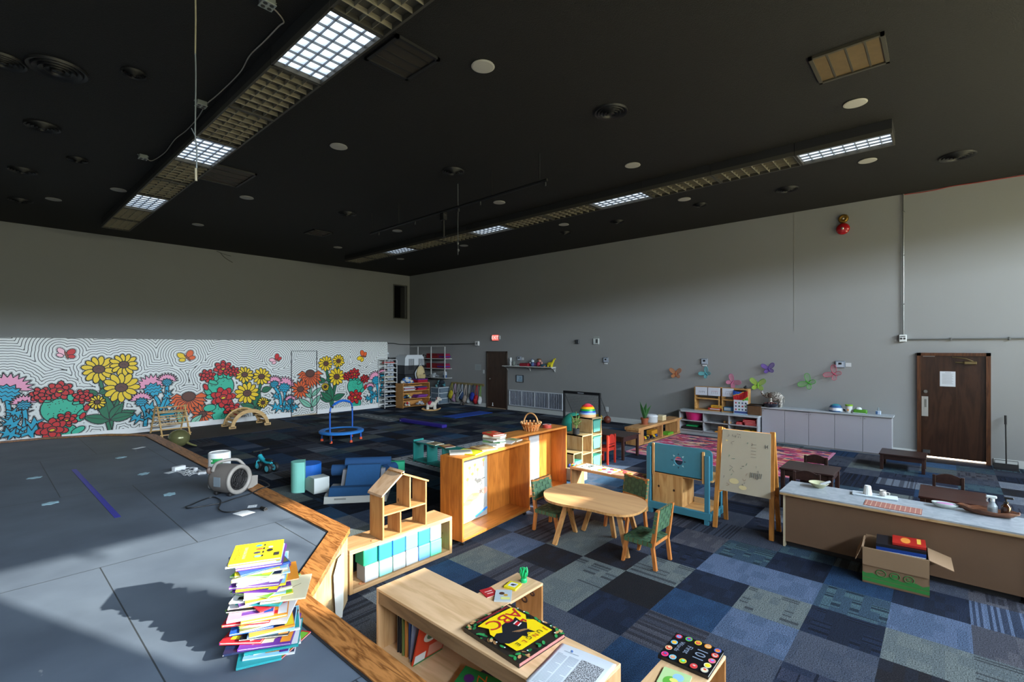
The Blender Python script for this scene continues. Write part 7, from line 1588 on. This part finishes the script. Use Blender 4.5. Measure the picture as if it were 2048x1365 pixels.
BKS = [('#c9d22a', 'lime green magazine at the left end of the nearer orange shelf', 3.86, 4.14, .24, .3, .01, .3, [('r', .1, .2, .6, .15, '#e6e8c0')]), ('#d8d4c4', 'white book with dark bars half under the lime magazine', 3.78, 4.2, .2, .26, .014, .9, [('r', 0, 0, .12, .9, '#33302c'), ('r', .25, 0, .12, .9, '#33302c')]), ('#c9a26a', 'tan illustrated book near the middle of the nearer orange shelf', 4.12, 4.16, .22, .27, .018, -.2, [('e', 0, 0, .5, .5, '#e0c79a'), ('r', 0, .3, .6, .2, '#7d5a3a')]), ('#cfc9c2', 'pale open book lying flat right of the stack on the orange shelf', 4.6, 4.27, .22, .28, .012, .4, [('e', .1, .1, .4, .3, '#c08a7a')]), ('#b4a27c', 'tan book in the shade at the right end of the nearer orange shelf', 4.75, 4.25, .16, .2, .014, .2, [('e', 0, 0, .5, .4, '#7f9a4a')])]
for c, l, x, y, w_, l_, h_, rz, d in BKS: book(l, (x, y, .981), (w_, l_, h_), c, rz, None, d, group='books on the nearer orange shelf', hard=False)
z = .981
for k, (c, h_, l, d) in enumerate((('#d6d8d2', .025, 'white book, lowest in the stack on the orange shelf', []), ('#c9cfca', .022, 'pale grey book, second from the bottom of the stack on the orange shelf', []), ('#5d8a5a', .02, 'green book in the middle of the stack on the orange shelf', []), ('#c9d2d4', .02, 'pale blue white book above the green one in the stack on the orange shelf', []), ('#8a7a66', .016, 'brown book second from the top of the stack on the orange shelf', []), ('#d5d3c2', .03, 'thick cream book under the top one of the stack on the orange shelf', []), ('#c8452a', .022, 'orange red book with green pictures, top of the stack on the orange shelf', [('e', -.2, .2, .4, .3, '#4f8a3a'), ('r', .15, -.2, .5, .2, '#d9b090')]))):
    book(l, (4.33+.008*(k % 3), 4.2-.006*(k % 2), z), (.18, .24, h_), c, .25*(k % 3)-.2, None, d, group='stack on the nearer orange shelf'); z += h_+.001
# ---- block shelf, foam cubes, dollhouse
PNE = wood('#b39066', '#98724a', 'X', 5, .5, .03); PNEZ = wood('#b08c60', '#957044', 'Z', 5, .5, .03)
t = thing('block_shelf', 'low pine shelf full of foam cubes in front of the stage corner', 'shelf', (2.22, 3.935, 0))
b = MB(); b.box(0, 1.2, 0, .31, .355, .395, 0, .003); b.build('top', PNE, t)
b = MB(); b.box(.035, 1.165, 0, .31, .0, .04, 0, .003); b.build('bottom', PNE, t)
for x in (0, 1.165): b = MB(); b.box(x, x+.035, 0, .31, 0, .355, 0, .003); b.build('side', PNEZ, t)
b = MB()
for cx_, cz_, r in ((.28, .3955, .03), (.16, .0405, .035)): b.tube([(cx_+r*cos(a), .05+r*.5*sin(a), cz_) for a in np.linspace(0, 2*pi, 18)[:-1]], .004, 4, closed=True)
b.build('knot', mat('#a5603a', .6), t)
top = [('green', '#158a63'), ('dark teal', '#16789a'), ('royal blue', '#1f6cc4'), ('mint', '#5a9a90'), ('teal', '#1f8a9c'), ('white', '#909496')]; bot = [('white', '#8d9194'), ('pale mint', '#68a097'), ('grey', '#828a89'), ('off white', '#919595'), ('light blue', '#4d80b4'), ('bright green', '#4fb88a')]
for r, (row, z) in enumerate(((bot, .042), (top, .195))):
    for k, (nm, c) in enumerate(row):
        b = MB(); b.box(-.073, .073, 0, .15, 0, .15, 0); o = b.build('foam_cube', mat(c, .6, noise=.06, nscale=7), None, (2.46+.152*k-.012*(r == 1 and k == 0), 3.955+.006*((k*3+r) % 3), z), 0, bevel=.01)
        tag(o, '%s foam cube, %s from the left in the %s row of the pine shelf' % (nm, ordinal(k), 'upper' if r else 'lower'), 'foam cube', 'foam cubes in the pine shelf')
DHX = wood('#b08654', '#956638', 'X', 8, .5, .02); DHZ = wood('#ad8250', '#8f6034', 'Z', 7, .5, .03); DHR = wood('#b0957a', '#9a7c5c', 'X', 5, .5, .02)
t = thing('dollhouse', 'open pine dollhouse with a pitched roof standing on the block shelf', 'dollhouse', (2.55, 3.92, .396))
dz = .22
b = MB(); b.box(0, .016, 0, dz, 0, .425); b.build('left_wall', DHZ, t)
b = MB(); b.box(.5, .516, 0, dz, 0, .46); b.build('right_wall', DHZ, t)
b = MB(); b.box(.016, .5, 0, dz, 0, .014); b.build('ground_floor', DHX, t)
b = MB(); b.box(.016, .5, 0, dz, .222, .236); b.build('upper_floor', DHX, t)
b = MB(); b.box(.2, .214, 0.01, dz, .014, .222); b.build('partition', DHZ, t)
b = MB(); b.box(.305, .319, 0, dz, .236, .54); b.build('partition', DHZ, t)
XZY = Matrix(((1, 0, 0, 0), (0, 0, 1, 0), (0, 1, 0, 0), (0, 0, 0, 1)))
b = MB(); b.prism([(-.02, .405), (-.012, .425), (.235, .612), (.235, .59)], -.012, dz+.012, M=XZY); b.build('roof_panel', DHR, t)
b = MB(); b.prism([(.2, .585), (.2, .602), (.535, .462), (.53, .446)], -.012, dz, M=XZY); b.build('roof_panel', DHX, t)
# stage corner drawing
b = MB(); b.M = Matrix.Translation((1.86, 3.497, .0))@Euler((0, 0, radians(48.5))).to_matrix().to_4x4()
pts = [(-.02, .12), (.2, .01), (.24, .1), (.24, .52), (.06, .55), (-.08, .48), (-.05, .3)]
b.poly([(x, -.002, z) for x, z in pts], 0)
random.seed(4)
for k in range(10): x = -.02+.022*k; b.tube([(x, -.003, .3), (x+.01, -.003, .42)], .0018, 4, 1+(k % 3))
tag(b.build('child_drawing', [mat('#dcdcd2', .6), mat('#7a9a6a', .6), mat('#9aa0a0', .6), mat('#b98a7a', .6)]), 'white child drawing stuck on the plywood side of the stage corner', 'drawing')
# ================================================================ FRONT SHELVES AND BOOKS
BCH = wood('#d9b58c', '#c09a6e', 'Y', 5, .5); BCHX = wood('#d9b58c', '#c09a6e', 'X', 5, .5); BCHZ = wood('#bf9468', '#9d7244', 'Z', 5, .5, .04); HDR = wood('#8a6e50', '#6e543a', 'Y', 6, .6)
t = thing('book_shelf', 'low light wooden bookshelf in front with a big jungle picture book on top', 'shelf', (1.9, 1.3, 0))
b = MB(); b.box(0, .426, 0, 1.7, .482, .5, 0, .002); b.build('top', BCH, t)
b = MB(); b.box(0.004, .018, .018, 1.682, .395, .482); b.build('header', HDR, t)
for y in (0, 1.682): b = MB(); b.box(0, .426, y, y+.018, 0, .482, 0, .002); b.build('side', BCHZ, t)
b = MB(); b.box(.004, .42, .018, 1.682, .04, .058); b.build('bottom', BCH, t)
b = MB(); b.box(.41, .42, .018, 1.682, .058, .482); b.build('back', BCH, t)
def upright(label, y, th, h, dep, c, lean=0, deco=(), x0=2.0, page='#cfcabb', group='books standing in the front bookshelf'):
    """standing book: spine towards -X, cover facing -Y"""
    t = thing('book', label, 'book', (x0, y, 1.3*0+.059), 0, group); t.rotation_euler = (lean, 0, 0)
    b = MB(); b.box(0, dep, 0, .003, 0, h); b.box(0, dep, th-.003, th, 0, h); b.box(0, .003, .003, th-.003, 0, h)
    ms = [mat(c, .4)]
    for q, d in enumerate(deco):
        mi = len(ms); ms.append(mat(d[5], .4)); k_, u, v, su, sv, _ = d[:6]; yy = -.0006-.0003*q
        if k_ == 'r': b.poly([(dep*(u+p*su/2), yy, h*(v+r*sv/2)) for p, r in ((-1, -1), (1, -1), (1, 1), (-1, 1))], mi)
        else: b.poly([(dep*u+p*dep, yy, h*v+r*h) for p, r in ell(0, 0, su/2, sv/2, 18)], mi)
    b.build('cover', ms, t); b = MB(); b.box(.003, dep-.003, .003, th-.003, .003, h-.003); b.build('pages', mat(page, .8), t)
for k, (y, th, h, c, l, d) in enumerate(((2.86, .012, .29, '#1d1d20', 'black book standing farthest left in the front bookshelf', ()), (2.842, .01, .28, '#2a2b30', 'second black book standing in the front bookshelf', ()), (2.822, .012, .29, '#7f8c90', 'grey book standing in the front bookshelf', ()), (2.80, .014, .29, '#5c6a38', 'olive green book standing in the front bookshelf', ()), (2.77, .018, .27, '#b5763a', 'orange brown book standing in the front bookshelf', [('e', .5, .5, .6, .3, '#7a2c1c')]), (2.73, .022, .29, '#1c3f80', 'blue book with a pale oval on its cover in the front bookshelf', [('e', .45, .72, .5, .22, '#b8aea0')]))):
    upright(l, y, th, h, .22, c, 0, d, 1.985+.006*(k % 3))
upright('red and green book with a white circle leaning in the front bookshelf', 2.66, .012, .3, .26, '#c63a1e', .3, [('e', .45, .66, .5, .34, '#d6d2c8'), ('e', .45, .66, .3, .2, '#4f7a5a'), ('r', .2, .15, .35, .22, '#cfd4d0'), ('r', .7, .22, .5, .3, '#c88a78'), ('r', .5, .02, .98, .04, '#2c7a44')], 1.96)
upright('slim grey blue book behind the leaning red one', 2.71, .008, .28, .24, '#7c8698', .1, (), 1.98)
book('green picture book with orange letters lying in the front bookshelf', (2.06, 2.12, .09), (.26, .34, .014), '#1f7a3c', .2, (.1, -.12, .3), [('e', -.1, .25, .3, .3, '#2c8f4a'), ('e', .2, .3, .25, .2, '#5a2a6a'), ('r', .1, -.3, .5, .25, '#b5401c'), ('t', .05, .02, pi+.3, .26, '#d9621c', 'ZOO'), ('e', -.25, -.2, .2, .2, '#c9c2b0')], group='books lying in the front bookshelf', hard=False)
book('red and blue picture book lying lowest in the front bookshelf', (2.1, 2.1, .06), (.26, .36, .016), '#3a2f66', -.1, None, [('r', 0, .2, .8, .3, '#a8352c'), ('e', 0, -.2, .5, .3, '#c9a42c')], group='books lying in the front bookshelf')
book('dark patterned book lying further right in the front bookshelf', (2.1, 1.74, .06), (.26, .3, .02), '#283a2a', .2, None, [('e', 0, .1, .6, .4, '#a8601c'), ('e', .1, -.2, .4, .3, '#b8401c')], group='books lying in the front bookshelf')
# big jungle book
random.seed(14)
W_, L_ = .385, .465
deco = [('r', 0, 0, .98, .98, '#2a241f')]
for k in range(74):
    a = random.random(); s_ = random.choice([(-.44, 1), (.44, 1), (0, -.445), (0, .445)])
    if s_[0]: px_, py_ = s_[0]+random.uniform(-.04, .04), random.uniform(-.46, .46)
    else: px_, py_ = random.uniform(-.46, .46), s_[1]+random.uniform(-.035, .035)
    deco.append(('p', 0, 0, 0, 0, random.choice(['#2f8a4a', '#2f8a4a', '#1f6a3a', '#b98a5a', '#c49a6a', '#1a1a1c']), [(px_+p, py_+q) for p, q in ell(0, 0, .045, .022, 8, random.random()*3)]))
for k in range(12):
    px_, py_ = (random.choice([-.44, .44]), random.uniform(-.4, .4)) if k % 2 else (random.uniform(-.4, .4), random.choice([-.44, .44])); deco.append(('e', px_, py_, .025, .022, '#d9dde0'))
deco.append(('p', 0, 0, 0, 0, '#e8c814', [(-.38, -.36), (-.3, -.385), (.37, -.38), (.38, -.05), (.3, .02), (.385, .1), (.38, .36), (-.1, .37), (-.38, .34), (-.3, .2), (-.385, .1)]))
deco.append(('p', 0, 0, 0, 0, '#1b1d22', [(-.40, .02), (-.3, .06), (-.22, .02), (-.1, .14), (.04, .16), (.12, .12), (.22, .16), (.2, .06), (.24, -.04), (.12, -.14), (.16, -.26), (.06, -.2), (-.02, -.26), (-.06, -.2), (-.2, -.22), (-.34, -.2), (-.42, -.12)]))
deco += [('p', 0, 0, 0, 0, '#b81c24', [(.06, .06), (.16, .08), (.17, .0), (.07, -.02)]), ('p', 0, 0, 0, 0, '#d9dcd8', [(.06, .065), (.165, .085), (.165, .065), (.06, .045)]), ('p', 0, 0, 0, 0, '#d9dcd8', [(.07, -.005), (.17, .015), (.17, -.003), (.07, -.025)]), ('p', 0, 0, 0, 0, '#b81c24', [(.19, .05), (.27, .06), (.28, .0), (.24, -.03), (.25, .02), (.19, .02)])]
for k in range(4): deco.append(('p', 0, 0, 0, 0, '#b98a5a', [(-.1+.02*k, -.05-.02*k), (.1+.02*k, -.12-.015*k), (.1+.02*k, -.125-.015*k), (-.1+.02*k, -.056-.02*k)]))
deco.append(('e', .05, -.22, .05, .04, '#e8c814'))
for ch, u in (('A', .27), ('B', .06), ('C', -.17)): deco.append(('t', u, .22, pi+.1*(u > .1)-.25*(u < 0), .29, '#b3202a', ch))
deco.append(('r', 0, .405, .7, .045, '#1f1b18')); deco.append(('r', 0, .405, .66, .03, '#7a2029'))
for k, ch in enumerate('JUNGLE'): deco.append(('t', .31-.115*k, -.31+.02*(k % 2), pi, .1, '#1b1d22' if k % 2 else '#b3202a', ch))
deco.append(('t', .0, -.225, pi, .055, '#1b1d22', 'THE'))
book('big yellow ABC jungle picture book with a black cat on the front bookshelf', (2.132, 1.90, .501), (W_, L_, .026), '#2a241f', -.06, None, deco, page='#c9706a', name='picture_book')
# open magazine
t = thing('magazine', 'white magazine page with text and a grey photo on the front bookshelf', 'magazine', (2.085, 1.45, .5005), .12)
b = MB(); vs = []; n = 16
for i in range(n+1):
    for j in (0, 1):
        u = i/n; vs.append((-.19+.38*j, .165-.33*u, .004+.003*sin(u*3)+(.02*max(0, u-.8)*5)**2*.3*j))
b.add(vs, [(2*i, 2*i+1, 2*i+3, 2*i+2)[::-1] for i in range(n)], 0, True)
b.add([(x, y, .0008) for x, y in ((-.19, .165), (-.19, -.165), (.19, -.165), (.19, .165))], [(0, 1, 2, 3)], 0)
o = b.build('page', mat('#d3d9df', .5), t); o.modifiers.new('s', 'SOLIDIFY').thickness = .001
b = MB(); random.seed(3)
def sy(y): u = (.165-y)/.33; return .0049+.003*sin(u*3)
for c_ in range(2):
    for k in range(30):
        x = .1-.0095*k-.0; y0 = .14-.068*c_; L0 = .06*(1 if (k+c_) % 9 else .5); b.poly([(x, y0, sy(y0)), (x, y0-L0, sy(y0-L0)), (x+.004, y0-L0, sy(y0-L0)), (x+.004, y0, sy(y0))][::-1], 0)
b.poly([(.13, .12, sy(.12)), (.13, .03, sy(.03)), (.136, .03, sy(.03)), (.136, .12, sy(.12))][::-1], 0); b.poly([(.15+p, .08+q, .0065+.001) for p, q in ell(0, 0, .012, .006, 10, .6)], 1)
b.build('text_block', [mat('#9aa2ac', .6), mat('#4a72b0', .5)], t)
PH = bpy.data.materials.new('halftone_photo'); PH.use_nodes = True; _n = PH.node_tree.nodes; _L = PH.node_tree.links
_tc = _n.new('ShaderNodeTexCoord'); _mp = _n.new('ShaderNodeMapping'); _mp.inputs['Scale'].default_value = (60, 150, 1); _L.new(_tc.outputs['Object'], _mp.inputs[0]); _t = _n.new('ShaderNodeTexNoise'); _t.inputs['Scale'].default_value = 1.6; _t.inputs['Detail'].default_value = 4; _L.new(_mp.outputs[0], _t.inputs[0]); _r = _n.new('ShaderNodeValToRGB'); _r.color_ramp.elements[0].position = .42; _r.color_ramp.elements[0].color = (.02, .02, .022, 1); _r.color_ramp.elements[1].position = .62; _r.color_ramp.elements[1].color = (.6, .62, .64, 1); _L.new(_t.outputs[0], _r.inputs[0]); _L.new(_r.outputs[0], _n['Principled BSDF'].inputs['Base Color'])
b = MB(); b.add([(x, y, sy(y)+.0006) for y in np.linspace(0, -.13, 8) for x in (.115, -.19)], [(2*i, 2*i+1, 2*i+3, 2*i+2) for i in range(7)], 0, True); b.build('photo', PH, t)
# two side shelves at right angles to the bookshelf
def sideshelf(label, x0, x1, y0, y1):
    t = thing('side_shelf', label, 'shelf', (x0, y0, 0)); L_, D_ = x1-x0, y1-y0
    b = MB(); b.box(0, L_, 0, D_, .377, .395, 0, .002); b.build('top', BCHX, t)
    for x in (0, L_-.02): b = MB(); b.box(x, x+.02, 0, D_, 0, .377, 0, .002); b.build('side', wood('#b5824e', '#94622f', 'Z', 6, .5, .0), t)
    b = MB(); b.box(.02, L_-.02, 0, D_, .03, .05); b.build('bottom', BCHX, t)
    b = MB()
    for y, z, r in ((.09, .29, .018), (.17, .22, .026)): b.tube([(L_-.0205, y+r*cos(a), z+r*.8*sin(a)) for a in np.linspace(0, 2*pi, 16)[:-1]], .006, 5, closed=True)
    b.build('knot', mat('#3a1c10', .7), t); return t
sideshelf('small low wooden shelf with a green toy plant on top, behind the front bookshelf', 2.332, 2.914, 2.296, 2.561)
sideshelf('small low wooden shelf at the bottom right holding a black book', 2.332, 2.94, .955, 1.225)
t = thing('toy_coral', 'bright green plastic coral plant standing on the small low shelf', 'toy', (2.83, 2.42, .396)); CG = mat('#12a860', .4)
b = MB(); b.lathe([(0, 0), (.026, 0), (.027, .02), (.02, .03), (0, .03)], n=16); b.build('base', CG, t); random.seed(5)
for k in range(9):
    a = 6.28*k/9; h = .05+.03*random.random(); b = MB(); b.tube(bez([(.01*cos(a), .01*sin(a), .025), (.028*cos(a), .028*sin(a), .03+h*.5), (.026*cos(a+.4), .026*sin(a+.4), .03+h)], 5), .005, 6, rads=[.0045+.0025*sin(pi*i/10) for i in range(11)]); b.build('frond', CG, t)
b = MB(); b.tube([(0, 0, .03), (.004, 0, .11)], .005, 6); b.build('frond', CG, t)
book('small yellow board book with a dark animal picture on the small low shelf', (2.715, 2.43, .396), (.1, .1, .014), '#d9c61c', .2, None, [('r', .02, 0, .62, .62, '#c9cdd2'), ('e', .02, 0, .3, .35, '#3a3d44'), ('r', .1, -.15, .15, .2, '#5a5d66')], name='board_book')
book('small red book with pale lettering at the left end of the small low shelf', (2.53, 2.50, .396), (.1, .12, .006), '#a81f26', -.3, None, [('r', 0, .1, .6, .1, '#d9b0a8'), ('r', 0, -.15, .5, .1, '#d9b0a8')], name='board_book', hard=False)
book('small pale grey board book with brown and yellow faces on the small low shelf', (2.56, 2.385, .396), (.12, .15, .012), '#a9b4b8', -.9, None, [('e', -.1, .15, .34, .26, '#4a2f20'), ('e', .15, 0, .26, .2, '#b98a2a'), ('r', .15, -.3, .55, .22, '#d0d07a')], name='board_book')
random.seed(31); deco = []
cols = ['#d9418f', '#c9a87a', '#5aa0c9', '#c92a3a', '#6fbf3a', '#d9c62a', '#e08a2a', '#3a5ab0', '#d93a2a', '#c9856a', '#d6cfa8', '#b8b2a8', '#c94a4a', '#e0a83a', '#6ac0d9', '#c9302c']
ring = [(-.38, .40), (-.13, .42), (.12, .4), (.38, .4), (.42, .2), (.41, .0), (.42, -.2), (.40, -.4), (.2, -.41), (-.02, -.42), (-.22, -.4), (-.4, -.4), (-.42, -.2), (-.41, .02), (-.42, .22)]
for k, (u, v) in enumerate(ring): deco += [('e', u, v, .17, .14, cols[k]), ('e', u, v, .12, .1, cols[(k*5+3) % 16]), ('e', u+.02, v, .05, .06, cols[(k*3+7) % 16])]
deco += [('t', 0, -.17, pi, .3, '#7e8a9a', '101'), ('t', 0, .07, pi, .17, '#7e8a9a', 'First'), ('t', 0, .25, pi, .14, '#7e8a9a', 'Words')]
book('square black board book ringed with colourful pictures on the bottom right shelf', (2.80, 1.105, .396), (.285, .285, .02), '#101114', .03, None, deco, name='board_book')
book('pale green illustrated book cut off by the bottom edge of the photo', (2.52, 1.09, .396), (.18, .15, .008), '#a9c48a', .15, None, [('e', -.1, .1, .5, .5, '#5aa03a'), ('e', .2, -.1, .35, .4, '#8ab4d0'), ('e', 0, 0, .2, .3, '#d6cf6a')], hard=False)
# ---- the tall pile of picture books on the stage
random.seed(42)
PC = [('white', '#c9cccd'), ('sky blue', '#8fc4dc'), ('lemon yellow', '#d9c62a'), ('purple', '#5c2f86'), ('grass green', '#6fae3a'), ('orange', '#d98a2f'), ('dark navy', '#182444'), ('teal', '#1f8a8c'), ('red', '#b8242c'), ('cream', '#cfc6a8'), ('royal blue', '#234f9c'), ('black', '#1c1c20'), ('pink', '#d98aa0'), ('olive', '#6a6a3a')]
order = [2, 0, 1, 3, 10, 2, 0, 4, 9, 1, 0, 3, 2, 5, 3, 9, 4, 1, 2, 0, 3, 9, 7, 0, 8, 11, 12, 5, 8, 4, 0, 13, 10, 5, 1, 11, 0, 8, 3, 6, 7, 0, 1, 10, 8, 0, 7, 5][:46]
nb = len(order); ths = [random.choice([.006, .007, .009, .011, .008, .013]) for _ in order]; tot = sum(ths); sc_ = .452/tot; z = SZ-.011
def onum(i): return ordinal(i) if i < 20 else ['twenty-first', 'twenty-second', 'twenty-third'][i-20]
for i in range(nb-1, -1, -1):
    f_ = (z-SZ)/.45; th = ths[i]*sc_; nm, c = PC[order[i]]
    cx_, cy_ = 1.075-.02*f_+random.uniform(-.025, .025), 2.665+.19*f_+random.uniform(-.02, .02); rz = radians(-27+random.uniform(-11, 11)); w_, l_ = random.uniform(.2, .25), random.uniform(.23, .29)
    if random.random() < .25: rz += radians(random.choice([-28, 24])); 
    wh = ('%s from the top' % onum(i)) if i < nb/2 else ('%s from the bottom' % onum(nb-1-i))
    d = []
    lab = '%s picture book, %s of the tall pile on the stage' % (nm, wh)
    c2, c3 = PC[random.randrange(14)][1], PC[random.randrange(14)][1]
    d = [('e', random.uniform(-.2, .2), random.uniform(-.2, .2), .5, .4, c2), ('r', 0, .36, .7, .1, c3), ('r', random.uniform(-.2, .2), -.35, .4, .12, c2), ('r', .38, 0, .2, .9, c3)]
    if i == 0:
        cx_, cy_, rz, w_, l_ = 1.05, 2.845, radians(-26), .25, .26; lab = 'bright yellow picture book about mistakes, topmost on the tall pile on the stage'
        d = [('t', -.37, -.02, pi/2, .1, '#c23a1c', "IT'S OKAY TO"), ('t', -.24, -.02, pi/2, .085, '#2a7ab0', 'MAKE MISTAKES')]
        for k in range(4): d += [('e', .0+.03*(k % 2), .3-.2*k, .14, .1, ['#3a8ac0', '#c95a3a', '#3a3a5a', '#7ab0d0'][k]), ('r', .12, .3-.2*k, .03, .1, '#2a2a2e')]
        d += [('e', .25, -.05, .12, .16, '#2c2c30'), ('e', .25, .12, .1, .1, '#d9d9d2'), ('r', .4, -.3, .1, .16, '#3a3a3a')]
    if i == 13: cx_, cy_, rz, w_, l_ = 1.12, 2.80, radians(-20), .24, .24; d = [('e', -.05, .1, .7, .5, '#c8742a'), ('e', .1, -.2, .5, .4, '#d0803a'), ('e', .1, .0, .3, .3, '#d9a83a'), ('e', 0, -.05, .2, .12, '#d9a0b0')]; lab = 'orange picture book with brown shapes sticking out of the upper part of the tall pile'
    if i == 21: cx_, cy_, rz, w_, l_ = 1.16, 2.72, radians(-32), .22, .28; d = [('p', 0, 0, 0, 0, '#6a5a3a', [(-.3, -.3), (.3, .1), (.3, .12), (-.3, -.27)]), ('p', 0, 0, 0, 0, '#7a6a4a', [(-.2, .3), (.1, -.1), (.12, -.1), (-.18, .3)]), ('r', -.42, 0, .12, .95, '#8a7ab0')]; lab = 'tan picture book with thin brown twigs, halfway down the tall pile'
    if i == nb-3: c = '#2a9aa0'; cx_, cy_, rz = .985, 2.63, radians(-24); w_, l_ = .2, .24; d = [('e', .2, -.05, .6, .45, '#7a5a3a'), ('e', .2, -.05, .5, .34, '#c9a05a')]; lab = 'teal picture book with a brown round shape, sticking out at the pile bottom'
    if i in (nb-7, nb-9): cx_ -= .06; cy_ += .05
    if i in range(23, 34): cx_ -= .05*(i % 3 != 0); cy_ += .035*(i % 3 != 0)
    tt = None if i == 0 else (random.uniform(-.012, .012), random.uniform(-.012, .012), rz)
    book(lab, (cx_, cy_, z+.0006), (w_, l_, th-.0008), c, rz, None, d, group='pile of picture books on the stage', spine=PC[random.randrange(14)][1], hard=th > .009); z += th
# ---- tree outside whose leaves dapple the sun
t = thing('tree', 'leafy tree standing outside the high windows', 'tree', (5.6, -9.8, .45))
b = MB(); b.tube(bez([(0, 0, -.5), (.1, 0, 2), (0, .1, 4), (.1, 0, 6)]), .16, 10); b.build('trunk', mat('#4a3a2c', .9), t)
b = MB(); random.seed(77)
for k in range(85):
    c = Vector((random.gauss(0, 1.5), random.gauss(0, .6), 5.7+random.gauss(0, .75))); n_ = Vector((random.gauss(0, 1), random.gauss(0, 1), random.gauss(0, 1))).normalized(); u = n_.orthogonal().normalized(); v = n_.cross(u); r = random.uniform(.05, .11)
    b.poly([tuple(c+u*r*1.5), tuple(c+v*r*.7), tuple(c-u*r*1.5), tuple(c-v*r*.7)])
o = b.build('leaves', mat('#3f5a2c', .7), t); o['kind'] = 'stuff'
